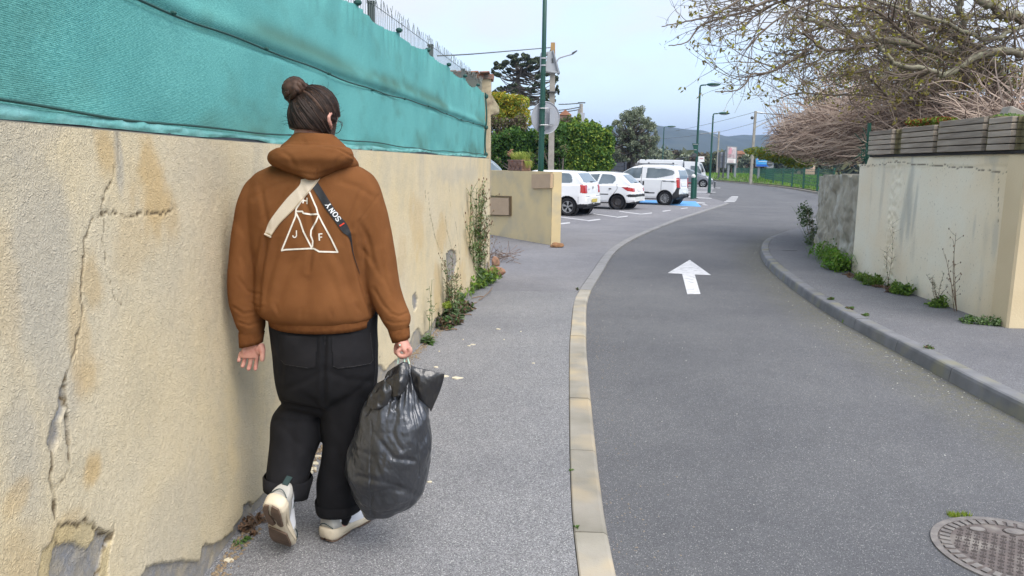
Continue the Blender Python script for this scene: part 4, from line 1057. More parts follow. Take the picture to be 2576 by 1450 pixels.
# ------------------------------------------------------------------ lamps, masts, poles
M_green = mat('dark_green_paint', (.008, .065, .048), rough=.45, spec=.5)
M_conc = mat('pole_concrete', (.33, .31, .27), (.25, .23, .20), scale=3, bump=.3, bscale=30)
M_grey = mat('grey_metal', (.38, .40, .44), rough=.45, metallic=.3)
M_dgrey = mat('dark_grey_metal', (.07, .075, .08), rough=.5)
M_galv = mat('galvanised', (.45, .46, .47), rough=.4, metallic=.6)
def lamp(x, ybase, ytop, Y, label, bent=0.004, headdir=Vector((1, -.15, 0)), box=True, rad=.075, hl=.72):
    B = P(x, ybase, Y); B.z = ZP; top = P(x, ytop, Y).z; H_ = top-B.z
    lean = Vector((0.0, 0, 0)); r_ = empty('street_lamp', B, label=label, cat='street lamp', group='dark green street lamps')
    b = MB(); b.tube([B, B+Vector((0, 0, 1.0)), B+Vector((0, 0, 1.02)), B+lean+Vector((0, 0, H_-.12))], [rad*1.35, rad*1.3, rad*.9, rad*.62], 10); b.build('pole', M_green, r_)
    hd = headdir.normalized(); tp = B+lean+Vector((0, 0, H_-.12))
    b = MB(); b.tube(catmull([tp, tp+hd*.05+Vector((0, 0, .10)), tp+hd*.3+Vector((0, 0, .12))], 4), rad*.5, 7); b.build('arm', M_green, r_)
    a = math.atan2(hd.y, hd.x); M_ = Matrix.Rotation(a, 3, 'Z')
    b = MB(); b.ball(tp+hd*(.3+hl/2)+Vector((0, 0, .14)), (hl/2, .17, .085), 14, 8, M=M_); b.build('lamp_head', M_green, r_)
    b = MB(); b.ball(tp+hd*(.3+hl/2)+Vector((0, 0, .09)), (hl*.36, .13, .06), 12, 6, M=M_); b.build('lamp_glass', M_grey, r_)
    if box:
        b = MB(); b.box(B+Vector((0, 0, .02)), (.3, .3, .03), bev=.01); b.build('base_plate', M_dgrey, r_)
    return r_
lamp(1747, 502, 214, 41.0, 'tallest dark green street lamp with parking sign backs at the end of the car park')
lamp(1783, 498.5, 286, 50, 'second dark green street lamp just behind the tall one', box=True)
lamp(1664, 470, 319, 88, 'small far street lamp between the olive tree and the hills', rad=.08, hl=1.0, box=False)
# things on the tall lamp
B = P(1747, 502, 41.0)
M_sback = mat('green_sign_back', (.01, .075, .055), rough=.5)
r_ = empty('give_way_sign', P(1750, 375, 40.85), label='dark green back of an inverted triangular sign fixed to the tall street lamp', cat='road sign')
def tri(pts, th, m, name):
    b = MB(); b.prism(pts, (0, th, 0)); return b.build(name, m, r_, fixn=True)
tri([P(1741.5, 361, 40.83), P(1759, 361.5, 40.83), P(1756, 366, 40.83), P(1752.5, 386, 40.83), P(1747.5, 386, 40.83), P(1743, 366, 40.83)], .03, M_sback, 'plate')
b = MB(); b.box(P(1749.5, 377.2, 40.80), (.13, .02, .03)); b.build('bracket', M_galv, r_)
b = MB(); b.box(P(1750, 363.5, 40.80), (.26, .02, .025)); b.build('bracket', M_galv, r_)
r_ = empty('parking_box', P(1747, 393, 40.8), label='small black box clamped to the tall street lamp under the triangular sign', cat='box')
b = MB(); b.box(P(1747, 391.5, 40.8), (.22, .16, .18), bev=.02); b.build('case', M_dgrey, r_)
b = MB(); b.tube([P(1747, 392, 40.8), P(1728, 396, 38), P(1700, 400, 35)], .012, 4); b.build('cable', M_dgrey, r_)
# bollards
def bollard(x, yb, yt, Y, label, r0, m, ball=False, grp=None):
    p = P(x, yb, Y); p.z = ZP; z1 = P(x, yt, Y).z; r_ = empty('bollard', p, label=label, cat='bollard', group=grp)
    b = MB(); b.tube([p, Vector((p.x, p.y, z1-.02)), Vector((p.x, p.y, z1))], [r0, r0, r0*.8], 10); b.build('post', m, r_)
    if ball: b = MB(); b.ball((p.x, p.y, z1+r0*.6), r0*1.15, 10, 8); b.build('ball_top', mat('pale_ball', (.7, .7, .68), rough=.35), r_)
    else: b = MB(); b.box((p.x, p.y, z1-.1), (r0*2.1, r0*2.1, .05)); b.build('band', M_grey, r_)
bollard(1741.5, 500.5, 447, 40.6, 'dark bollard with pale ball top standing beside the tall street lamp', .10, M_sback, True)
bollard(1776.5, 467, 447, 70, 'thin dark bollard in front of the grey hatchback', .07, M_dgrey, grp='thin bollards at the car park edge')
bollard(1797.5, 474, 454, 63, 'thin dark bollard standing alone at the road edge right of the grey hatchback', .07, M_dgrey, grp='thin bollards at the car park edge')
# big green pole with round sign and solar box, behind the low wall
B = P(1359, 436, 19.3); B.z = ZP
r_ = empty('lamp_post', B, label='tall dark green lamp post rising out of the picture behind the low yellow wall', cat='lamp post')
b = MB(); tp = P(1371.5, -60, 19.3); b.tube([B, P(1361, 400, 19.3), P(1364, 290, 19.3), P(1366, 200, 19.3), P(1368.3, 120, 19.3), tp+Vector((0, 0, 1.5))], [.075, .072, .066, .062, .056, .045], 14); b.build('pole', M_green, r_, smooth=True)
for y in (188, 254, 264, 330, 342): b = MB(); c = P(1365.6-(y-250)*.018, y, 19.3); b.tube([c, c+Vector((0, 0, .03))], .071, 14); b.build('clamp_band', M_green, r_)
rs = empty('round_sign', P(1372, 297, 19.42), label='grey back of a round traffic sign on the tall green lamp post', cat='road sign')
cs = P(1372.3, 297, 19.43); Rr = .375
b = MB(); n = 40
yaw = Matrix.Rotation(math.radians(22), 3, 'Z')
ringp = [cs+yaw @ Vector((math.cos(2*math.pi*k/n)*Rr, 0, math.sin(2*math.pi*k/n)*Rr*1.03)) for k in range(n)]
b.prism(ringp, yaw @ Vector((0, .025, 0))); b.build('disc', mat('sign_back_aluminium', (.36, .38, .42), (.32, .34, .38), scale=3, rough=.5, metallic=.15), rs, fixn=True)
b = MB(); b.tube([p+yaw @ Vector((0, -.004, 0)) for p in ringp+[ringp[0]]], .011, 6); b.build('rim', M_grey, rs)
for y0 in (273, 315):
    c = P(1369, y0, 19.22)
    b = MB(); b.tube([c+Vector((-.12, .04, 0)), c+Vector((-.08, -.02, 0)), c+Vector((.1, -.02, 0)), c+Vector((.13, .05, 0))], .013, 6); b.build('clamp', M_galv, rs)
    b = MB(); b.box(P(1377, y0+.5, 19.35), (.3, .03, .03)); b.build('rail', M_galv, rs)
b = MB(); b.box(P(1389, 294, 19.36), (.13, .05, .42), bev=.006); b.build('battery_box', M_grey, rs)
b = MB(); b.tube([P(1360, 318, 19.2), P(1354, 324, 19.25), P(1362, 300, 19.22)], .008, 5); b.build('wire_loop', M_dgrey, rs)
rs = empty('solar_box', P(1385, 155, 19.5), label='grey wedge shaped solar controller box fixed high on the tall green lamp post', cat='control box')
M_box = mat('pale_grey_case', (.42, .44, .47), rough=.5)
def pq(l, Y, dy, m, name):
    b = MB(); b.prism([P(x, y, Y) for x, y in l], (0, dy, 0)); b.build(name, m, rs, fixn=True)
pq([(1379, 130), (1390, 128), (1406, 182), (1373, 181), (1373, 165)], 19.42, .28, M_box, 'case')
pq([(1390, 127), (1393, 127), (1409, 184), (1405, 184)], 19.36, .42, mat('panel_edge', (.30, .32, .35), rough=.4), 'solar_panel')
pq([(1360, 134), (1379, 130), (1379, 137), (1362, 141)], 19.45, .3, M_box, 'side_case')
pq([(1359, 141), (1364, 141), (1364, 181), (1359, 180)], 19.5, .2, M_grey, 'side_case')
pq([(1388, 147), (1391, 147), (1393, 158), (1388, 158)], 19.40, .02, M_dgrey, 'door_lock')
pq([(1374, 176), (1405, 180), (1404, 184), (1373, 180)], 19.40, .05, M_galv, 'lower_edge')
for y in (149, 167):
    b = MB(); c = P(1367.5, y, 19.3); b.tube([c, c+Vector((0, 0, .035))], .074, 14); b.build('clamp', M_galv, rs)
# concrete utility pole with curved lamp arm
B = P(1386, 440, 31); B.z = ZP
r_ = empty('utility_pole', B, label='square concrete utility pole with rusty top and curved lamp arm behind the green post', cat='utility pole')
b = MB()
def pole_sq(pts, w, m, name, par, dep=1.0):
    b = MB(); b.loft([[p+Vector((sx*w_/2, sy*w_/2*dep, 0)) for sx, sy in ((-1, -1), (1, -1), (1, 1), (-1, 1))] for p, w_ in zip(pts, w)]); return b.build(name, m, par, fixn=True)
pole_sq([B, P(1390.5, 146, 31)], [.24, .19], M_conc, 'pole', r_)
pole_sq([P(1390.5, 146, 31)+Vector((0, 0, .002)), P(1391, 108, 31)], [.19, .16], mat('rusty_concrete', (.40, .25, .10), (.30, .20, .10), scale=4), 'pole_top', r_)
for y in (183, 232): b = MB(); b.box(P(1389, y, 30.9), (.34, .34, .03)); b.build('band', M_dgrey, r_)
b = MB(); b.tube(catmull([P(1398, 170, 31), P(1400, 158, 31), P(1407, 147, 31), P(1424, 141, 31), P(1438, 137, 31)], 5), .03, 6); b.build('lamp_arm', M_grey, r_)
b = MB(); b.prism([P(1436, 138.5, 31), P(1440, 132, 31), P(1451, 126.5, 31), P(1452.5, 128, 31), P(1444, 135, 31)], (0, .2, 0)); b.build('lamp_head', M_dgrey, r_, fixn=True)
b = MB(); b.tube([P(1386, 124, 31), P(1383, 130, 31), P(1384, 134, 31)], .02, 5); b.build('insulator', M_dgrey, r_)
def cable(pts, r, name, label, group=None):
    b = MB(); b.tube(catmull(pts, 8), r, 4); c = pts[0]
    return tag(b.build(name, M_dgrey, loc=c), label, 'cable', group)
cable([P(1100, 141, 20), P(1180, 137, 22), P(1280, 129, 26), P(1386, 120, 31)], .016, 'power_cable', 'dark overhead cable running from the net fence to the concrete utility pole')
# pair of leaning utility poles
B = P(1464, 400, 75); B.z = 0
r_ = empty('utility_pole', B, label='far pair of braced utility poles with a transformer above the hedge', cat='utility pole')
for n_, pts, w in (('pole', [P(1463, 420, 75), P(1462, 262, 75)], [.5, .35]), ('brace_pole', [P(1448, 420, 75), P(1450, 335, 75), P(1459, 274, 75)], [.5, .45, .35])):
    b = MB(); b.tube(pts, [a/2 for a in w], 6); b.build(n_, M_conc, r_)
b = MB(); b.box(P(1462, 297, 74.6), (.6, .5, .9)); b.build('transformer', M_grey, r_)
b = MB(); b.box(P(1463, 259, 75), (.7, .1, .1)); b.build('cross_arm', M_dgrey, r_)
for i, (a, c) in enumerate((((1466, 259), (1405, 263)), ((1459, 270), (1405, 278)), ((1457, 276), (1400, 284)))):
    cable([P(*a, 75), P((a[0]+c[0])/2, (a[1]+c[1])/2+1, 75), P(*c, 75)], .045, 'overhead_line', 'thin overhead line left of the far braced utility poles, %s of three' % ['highest', 'middle', 'lowest'][i], 'overhead lines left of the braced poles')
# railway catenary masts
def mast(x0, y0, x1, y1, Y, w, arms, label, extra=()):
    B = P(x0, y0, Y); B.z = 0; r_ = empty('catenary_mast', B, label=label, cat='railway mast', group='railway masts across the road')
    pole_sq([B, P(x1, y1, Y)], [w*1.25, w], M_conc, 'mast', r_)
    for pts, r in arms: b = MB(); b.tube([P(a, c, Y) for a, c in pts], r, 5); b.build('arm', M_grey, r_)
    for (a, c), r in extra: b = MB(); b.ball(P(a, c, Y), r, 8, 6); b.build('lamp', M_dgrey, r_)
mast(1890, 425, 1901, 280, 78, .20, [([(1901, 283), (1920, 285)], .09), ([(1901, 283), (1960, 290)], .05), ([(1898, 322), (1963, 289)], .06)], 'largest railway mast with long slanted arm left of the bare brush', [((1892, 297), .16)])
mast(1804, 425, 1809, 331, 115, .2, [([(1809, 332), (1784, 335)], .08), ([(1784, 335), (1762, 336)], .04), ([(1807, 347), (1784, 336)], .04)], 'smaller railway mast between the second street lamp and the billboards')
for i, (a, c) in enumerate((((1901, 282), (1700, 330)), ((1963, 289), (1810, 333)), ((1784, 335), (1660, 350)))):
    cable([P(*a, 78), P((a[0]+c[0])/2, (a[1]+c[1])/2+2, 95), P(*c, 118)], .02, 'contact_wire', 'thin railway wire strung between the masts, %s one' % ['upper', 'middle', 'lower'][i], 'railway wires')

# ------------------------------------------------------------------ billboards and far buildings
M_bb = mat('blue_poster', (.035, .27, .62), (.10, .42, .78), scale=1.2, rough=.5)
M_pink = mat('pink_print', (.62, .30, .36)); M_wh = mat('white_print', (.75, .75, .74)); M_frame = mat('billboard_frame', (.22, .24, .26), rough=.5)
def flat(pts, Y, th, m, name, par):
    b = MB(); b.prism([P(x, y, Y) for x, y in pts], (0, th, 0)); return b.build(name, m, par, fixn=True)
B = P(1922, 420, 84); r_ = empty('billboard', Vector((B.x, B.y, 0)), label='bright blue landscape billboard beside the bare brush across the road', cat='billboard')
flat([(1901, 388), (1946, 388), (1946, 420.5), (1901, 420)], 84, .2, M_frame, 'frame', r_)
flat([(1902, 389), (1945, 389), (1945, 414), (1902, 413.5)], 83.97, .02, M_bb, 'poster', r_)
flat([(1903, 414), (1936, 414.5), (1936, 419.5), (1903, 419)], 83.96, .02, mat('deep_blue_print', (.02, .12, .5)), 'poster_band', r_)
flat([(1905, 400), (1917, 401.5), (1917, 403), (1905, 401.8)], 83.95, .015, M_pink, 'pink_line', r_)
flat([(1926, 396.5), (1936, 396.5), (1936, 398), (1926, 398)], 83.95, .015, M_wh, 'white_line', r_)
flat([(1908, 406), (1934, 407), (1934, 408), (1908, 407)], 83.95, .015, M_wh, 'white_line', r_)
for x in (1909, 1938): b = MB(); q = P(x, 420, 84.3); b.box((q.x, q.y, q.z/2), (.2, .2, q.z)); b.build('leg', M_frame, r_)
r_ = empty('round_sign', P(1937, 412, 80), label='dark round sign with striped plate in front of the blue billboard', cat='road sign')
b = MB(); c = P(1937, 411, 80); b.prism([c+Vector((math.cos(k*math.pi/12)*.33, 0, math.sin(k*math.pi/12)*.33)) for k in range(24)], (0, .04, 0)); b.build('disc', M_dgrey, r_, fixn=True)
b = MB(); b.box(P(1937, 411.5, 79.9), (.5, .02, .03)); b.build('bar', M_grey, r_)
for k in range(4): b = MB(); b.box(P(1937, 420.5+k*2, 80), (.7, .04, .045)); b.build('slat', M_grey, r_)
b = MB(); c = P(1937, 412, 80.1); b.tube([Vector((c.x, c.y, .3)), c], .05, 6); b.build('post', M_dgrey, r_)
B = P(1842, 414, 92); r_ = empty('billboard', Vector((B.x, B.y, 0)), label='upright poster panel with pink and grey picture between the two railway masts', cat='billboard')
flat([(1829, 367.5), (1855, 369.5), (1853, 413.5), (1827, 412)], 92, .25, M_frame, 'frame', r_)
M_ph = mat('picture_print', (.42, .30, .32), (.62, .58, .60), scale=.9, rough=.6, c3=(.25, .16, .18), s3=1.6)
flat([(1831, 370), (1852.5, 371.5), (1851, 399), (1830, 398)], 91.97, .02, M_ph, 'poster', r_)
flat([(1830, 399), (1851, 400), (1850.5, 411), (1829, 410)], 91.96, .02, M_wh, 'caption_panel', r_)
flat([(1836, 373), (1842, 373), (1840, 388), (1832, 388)], 91.94, .015, M_pink, 'figure_print', r_)
for y in (402, 405, 408): flat([(1832, y), (1846, y+.3), (1846, y+1.2), (1832, y+.9)], 91.93, .015, mat('pale_pink_line', (.65, .42, .45)), 'text_line', r_)
for x in (1833, 1850): b = MB(); q = P(x, 413, 92.3); b.box((q.x, q.y, q.z/2), (.22, .22, max(q.z, .3))); b.build('leg', M_frame, r_)
r_ = empty('direction_sign', P(1816, 424, 96), label='grey back of a large rectangular direction sign left of the upright poster', cat='road sign')
flat([(1807, 383), (1828, 384), (1827, 423), (1806, 422)], 96, .1, mat('grey_sign_back', (.24, .26, .31)), 'plate', r_)
for y in (390, 407): flat([(1806, y), (1828, y+.8), (1828, y+2), (1806, y+1.2)], 95.9, .06, M_grey, 'rail', r_)
for x in (1811, 1822): b = MB(); q = P(x, 385, 95.8); b.box((q.x, q.y, q.z/2+.2), (.18, .18, q.z-.2)); b.build('post', M_dgrey, r_)
M_house = mat('peach_render', (.62, .42, .32), (.55, .38, .28), scale=1); M_roof = mat('roof_tile', (.42, .20, .12), (.32, .15, .09), scale=3)
M_shut = mat('dark_window', (.05, .06, .07), rough=.2)
def house(x0, x1, yt, yb, Y, label, roofh=8):
    a, c = P(x0, yb, Y), P(x1, yb, Y); zt = P((x0+x1)/2, yt+roofh*.5, Y).z; zr = P((x0+x1)/2, yt, Y).z; r_ = empty('house', Vector(((a.x+c.x)/2, Y, 0)), label=label, cat='house')
    w = c.x-a.x; b = MB(); b.box(((a.x+c.x)/2, Y+3, zt/2), (w, 6, zt)); b.build('wall', M_house, r_)
    b = MB(); cx = (a.x+c.x)/2; b.prism([(cx-w*.58, Y-.4, zt+.02), (cx+w*.58, Y-.4, zt+.02), (cx, Y-.4, zr+.3)], (0, 6.8, 0)); b.build('roof', M_roof, r_, fixn=True)
    for k in (-.25, .22): b = MB(); b.box((cx+w*k, Y-.02, zt*.62), (w*.16, .1, zt*.24)); b.build('window', M_shut, r_)
house(1853, 1872, 384, 420, 135, 'small peach coloured house with tiled roof behind the billboards')
house(1404, 1432, 286, 430, 66, 'pale house gable with tiled roof showing above the hedge behind the round sign', 10)
house(2020, 2050, 392, 430, 140, 'far pale house mostly hidden behind the brush', 8)
# far roundabout sign, pale box
r_ = empty('sign_board', P(1766, 399, 95), label='small pale board with faint print behind the truck cab', cat='sign')
flat([(1757, 394), (1772, 394), (1772, 408), (1757, 408)], 95, .1, M_wh, 'board', r_); flat([(1760, 398), (1769, 398), (1769, 400), (1760, 400)], 94.97, .02, M_pink, 'print', r_)

# ------------------------------------------------------------------ hedge, bushes, trees on the left
def bush(name, label, blobs, mats, n, size, cat='shrub', group=None, stems=True, shell=.6, seed=1):
    rr = random.Random(seed); c = Vector(blobs[0][0]); r_ = empty(name, (c.x, c.y, 0), label=label, cat=cat, group=group); mb = MB()
    tot = sum(b_[1][0]*b_[1][2] for b_ in blobs)
    for cc, rad in blobs: leaves(mb, cc, rad, max(20, int(n*rad[0]*rad[2]/tot)), size, len(mats), shell, rr, bias=.5)
    mb.build('foliage', mats, r_)
    if stems:
        b = MB()
        for cc, rad in blobs[:14]: b.tube([(c.x+rr.uniform(-.3, .3), c.y, 0), ((c.x+cc[0])/2, cc[1], cc[2]*.5), cc], [.06, .04, .02], 4)
        b.build('stem', M_greybark, r_)
    return r_
def vb(x, y, Y, wpx, hpx, d=1.0):      # blob from a reading
    p = P(x, y, Y); s = FPX/Y; return (p, (wpx/s, d, hpx/s))
rr = random.Random(21)
# core volumes keep the hedge from being see-through
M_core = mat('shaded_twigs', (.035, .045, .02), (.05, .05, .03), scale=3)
def hedge_obj(name, label, x0, x1, ytop, Y, mats, n, size, seed, bumps=5, depth=1.2, cat='hedge'):
    rr = random.Random(seed); a, c = P(x0, 430, Y), P(x1, 430, Y); zt = [P(x0+(x1-x0)*k/6, ytop[k], Y).z for k in range(7)]
    r_ = empty(name, ((a.x+c.x)/2, Y, 0), label=label, cat=cat); mb = MB(); W_ = c.x-a.x
    for _ in range(n):
        u = rr.random(); x = a.x+W_*u; k = min(int(u*6), 5); f = u*6-k; top = (zt[k]*(1-f)+zt[k+1]*f)+.18*(float(fbm(np.array(x*2.5), np.array(seed*1.0), 3))-.5)*3
        face = rr.random()
        if face < .72:
            z = top*rr.random()**.8; bump = .38*float(fbm(np.array(x*1.4), np.array(z*1.4+seed), 4)); y = Y-bump-depth*.15+rr.uniform(-.1, .25); m = 1 if rr.random() < .45 else (2 if rr.random() < bump*2.4-.05 else 0)  # darker leaves in hollows, lighter on bumps: gap shade put into leaf colour
        else: z = top+rr.gauss(0, .10); y = Y+rr.uniform(-.2, depth); m = rr.choice((1, 2, 1))
        s = size*rr.uniform(.6, 1.4); p = Vector((x, y, z)); d = Vector((rr.uniform(-1, 1), rr.uniform(-1, 1), rr.uniform(-1, 1))).normalized()*s; e = d.cross(Vector((rr.uniform(-1, 1), rr.uniform(-1, 1), rr.uniform(-1, 1)))).normalized()*s*.6
        mb.add([p-d*.5, p+e*.5, p+d*.5, p-e*.5], [(0, 1, 2, 3)], m)
    mb.build('foliage', mats, r_)
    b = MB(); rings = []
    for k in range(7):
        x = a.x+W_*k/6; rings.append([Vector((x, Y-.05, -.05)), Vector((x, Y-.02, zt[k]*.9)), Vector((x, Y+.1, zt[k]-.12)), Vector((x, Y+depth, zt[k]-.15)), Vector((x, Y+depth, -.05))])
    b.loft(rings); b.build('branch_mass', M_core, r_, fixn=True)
hedge_obj('clipped_hedge', 'bright green leafy hedge behind the white hatchbacks', 1400, 1534, [322, 318, 322, 326, 320, 330, 338], 36.0, L_hedge[1:]+L_lime[2:], 15000, .15, 5)
hedge_obj('dark_hedge', 'dark green hedge behind the terracotta planter and the green lamp post', 1190, 1420, [352, 345, 338, 330, 335, 325, 325], 34.0, L_hedge, 15000, .15, 9)
bl = [vb(1285+rr.uniform(-45, 45), 262+rr.uniform(-15, 50), 36.5, rr.uniform(15, 24), rr.uniform(13, 20), .7) for _ in range(22)]
bush('yellow_shrub', 'rounded yellow and lime flowering shrub rising above the dark hedge', bl, [L_lime[1], L_lime[2], L_yel[1], L_yel[2]], 9000, .13, seed=3)
bl = [vb(1262+rr.uniform(-40, 60), 322+rr.uniform(-28, 22), 34.6, rr.uniform(14, 24), rr.uniform(12, 18), .6) for _ in range(16)]
bush('brown_shrub', 'brownish bare looking shrub in front of the yellow shrub', bl, L_brn+[L_lime[0]], 5000, .12, seed=6)
bl = [vb(1425+rr.uniform(-30, 30), 320+rr.uniform(-15, 25), 37.6, 16, 14, .7) for _ in range(9)]
bush('rusty_shrub', 'rust tinged shrub below the pale gable beside the round sign', bl, [L_brn[0], L_hedge[1], L_brn[1]], 2600, .14, seed=8)
bl = [vb(x, y, 38, 6, 14, .3) for x, y in ((1430, 304), (1446, 308), (1456, 300), (1475, 312), (1490, 316))]
bush('tall_shoots', 'thin light green shoots sticking up above the bright hedge', bl, L_lime, 900, .12, seed=9)
rr = random.Random(55); bl = [vb(rr.uniform(1395, 1540), rr.uniform(318, 345), 36.2+rr.uniform(-.4, .4), rr.uniform(7, 15), rr.uniform(6, 13), .5) for _ in range(34)]+[vb(1534+rr.uniform(-8, 6), rr.uniform(345, 425), 36.2, 9, 12, .6) for _ in range(12)]
bush('hedge_shoots', 'uneven leafy shoots breaking the top and right end of the bright green hedge', bl, [L_hedge[1], L_hedge[2], L_lime[1], L_hedge[0]], 6500, .12, seed=19, shell=.2)
rr = random.Random(56); bl = [vb(rr.uniform(1230, 1420), rr.uniform(335, 425), 33.6+rr.uniform(-.3, .2), rr.uniform(9, 18), rr.uniform(8, 16), .5) for _ in range(30)]
bush('dark_hedge_growth', 'irregular darker shoots growing out of the dark hedge beside the green lamp post', bl, [L_hedge[0], L_hedge[1], L_hedge[2], L_brn[2]], 6500, .11, seed=20, shell=.2)
# olive tree
def ctree(name, label, base, trunkp, blobs, mats, n, size, barkm, cat='tree', shell=.35, seed=2, trad=.16, flat=0):
    rr = random.Random(seed); r_ = empty(name, base, label=label, cat=cat); mb = MB(); tot = sum(b_[1][0]*b_[1][2] for b_ in blobs)
    for cc, rad in blobs: leaves(mb, cc, rad, max(20, int(n*rad[0]*rad[2]/tot)), size, len(mats), shell, rr, flat=flat, bias=.45)
    mb.build('crown', mats, r_)
    b = MB(); tp = catmull(trunkp, 5); b.tube(tp, [trad*(1-.6*i/len(tp)) for i in range(len(tp))], 8); b.build('trunk', barkm, r_)
    for cc, rad in blobs:
        j = rr.randrange(len(tp)//3, len(tp)); st = tp[j]; b = MB() if False else None
    b = MB()
    for cc, rad in blobs:
        st = min(tp[len(tp)//3:], key=lambda p: (p-Vector(cc)).length+rr.uniform(0, 1.5)); mid = st.lerp(Vector(cc), .5)+Vector((0, 0, -.12*(Vector(cc)-st).length)); b.tube(catmull([st, mid, Vector(cc)], 4), [trad*.22*(1-.09*k) for k in range(9)], 4)
    o = b.build('limbs', barkm, r_)
    return r_
bl = []
for _ in range(190):
    a = rr.uniform(0, 6.28); d = rr.random()**.55; bl.append(vb(1590+70*d*math.cos(a)*(1 if math.sin(a) > -.3 else .85), 350+68*d*math.sin(a)*(1 if math.sin(a) < 0 else .85), 40+rr.uniform(-1.2, 1.5), rr.uniform(5, 10), rr.uniform(4, 9), .3))
bl += [vb(1600, 283, 40, 20, 14, .4), vb(1575, 292, 40, 16, 14, .4), vb(1640, 320, 40, 14, 14, .4), vb(1615, 275, 40, 9, 10, .4)]
bs = P(1592, 440, 40); bs.z = 0
ctree('olive_tree', 'large grey green olive tree behind the white van', bs, [bs, P(1594, 410, 40), P(1590, 380, 40), P(1588, 340, 40)], bl, L_olive, 24000, .085, M_greybark, seed=5, trad=.2, shell=.1)
# stone pine
rr = random.Random(77); bl = []
for x, y, w, h in ((1260, 165, 20, 12), (1285, 150, 24, 12), (1310, 145, 24, 10), (1340, 152, 24, 12), (1362, 165, 18, 14), (1250, 185, 16, 10), (1275, 178, 18, 8), (1330, 170, 22, 10), (1360, 190, 16, 12), (1380, 178, 12, 16), (1398, 200, 9, 14), (1402, 225, 7, 12), (1355, 215, 18, 10), (1335, 228, 14, 8), (1375, 235, 16, 12), (1290, 218, 14, 8), (1262, 222, 14, 8), (1300, 232, 16, 8), (1245, 235, 14, 8), (1225, 240, 14, 8), (1340, 250, 20, 8), (1385, 250, 16, 10), (1310, 160, 26, 10)):
    for _ in range(7): bl.append(vb(x+rr.uniform(-.7, .7)*w, y+rr.uniform(-.7, .7)*h, 60+rr.uniform(-2, 2), w*rr.uniform(.22, .45), h*rr.uniform(.3, .5), .5))
bs = P(1304, 420, 60); bs.z = 0
ctree('pine_tree', 'tall dark umbrella pine with bare twisting limbs behind the hedges', bs, [bs, P(1304, 330, 60), P(1300, 270, 60), P(1308, 240, 60), P(1300, 205, 60), P(1310, 175, 60)], bl, L_pine, 26000, .15, M_greybark, seed=11, trad=.24, shell=.1, flat=.2)
# dark slatted gate panels
M_ant = mat('anthracite_panel', (.055, .062, .078), rough=.5)
def panel_fence(name, label, x0, x1, yt, yb, Y, nsl):
    a, c = P(x0, yb, Y), P(x1, yb, Y); zt = P((x0+x1)/2, yt, Y).z; r_ = empty(name, ((a.x+c.x)/2, Y, 0), label=label, cat='gate'); h = zt/nsl
    for k in range(nsl): b = MB(); b.box(((a.x+c.x)/2, Y, h*(k+.5)), (c.x-a.x, .05, h-.015), bev=.006); b.build('slat', M_ant, r_)
    for x in (a.x, c.x, (a.x*2+c.x)/3): b = MB(); b.box((x, Y-.03, zt/2+.02), (.09, .08, zt+.04)); b.build('post', M_ant, r_)
panel_fence('slatted_gate', 'dark grey slatted gate between the hedge and the olive tree', 1518, 1573, 409, 440, 39, 9)
panel_fence('slatted_fence', 'long low dark grey slatted fence behind the white van', 1600, 1692, 411, 440, 44, 7)
b = MB(); rr = random.Random(4)
for k in range(700):
    c = P(rr.uniform(1572, 1606), rr.uniform(414, 430), 40.5+rr.uniform(-.4, .4)); d = Vector((rr.uniform(-1, 1), rr.uniform(-.3, .3), rr.uniform(-.2, .5))).normalized()*rr.uniform(.1, .35); b.tube([c, c+d], .012, 3, cap=False)
o = b.build('dry_brushwood', M_vine2, loc=P(1590, 436, 40.5)); tag(o, 'pile of dry brushwood at the foot of the olive tree', 'brushwood', kind='stuff')

# ------------------------------------------------------------------ cars
M_carw = mat('white_car_paint', (.78, .79, .80), rough=.25, spec=.5, coat=.6)
M_carg = mat('grey_car_paint', (.17, .18, .21), rough=.3, spec=.5, coat=.6, metallic=.3)
M_glass = mat('car_glass', (.10, .135, .155), (.17, .21, .235), scale=1.6, rough=.06, spec=.8, lo=.4, hi=.6)  # blue grey base colour stands in for the reflected sky
M_glass2 = mat('rear_glass', (.16, .21, .25), rough=.08, spec=.8)  # sky reflection put into the base colour here too
M_tyre = mat('tyre_rubber', (.022, .022, .024), rough=.85); M_rimm = mat('alloy_wheel', (.42, .43, .44), rough=.35, metallic=.5)
M_trim = mat('black_trim', (.022, .023, .026), rough=.6); M_red = mat('red_lamp', (.42, .015, .015), rough=.15, spec=.7, coat=.5)
M_lite = mat('clear_lamp', (.65, .68, .70), rough=.1, spec=.8)
M_plate = mat('yellow_plate', (.50, .40, .08), rough=.5); M_wplate = mat('white_plate', (.72, .73, .74), rough=.5)
M_seam = mat('door_gap', (.14, .145, .15), rough=.7)
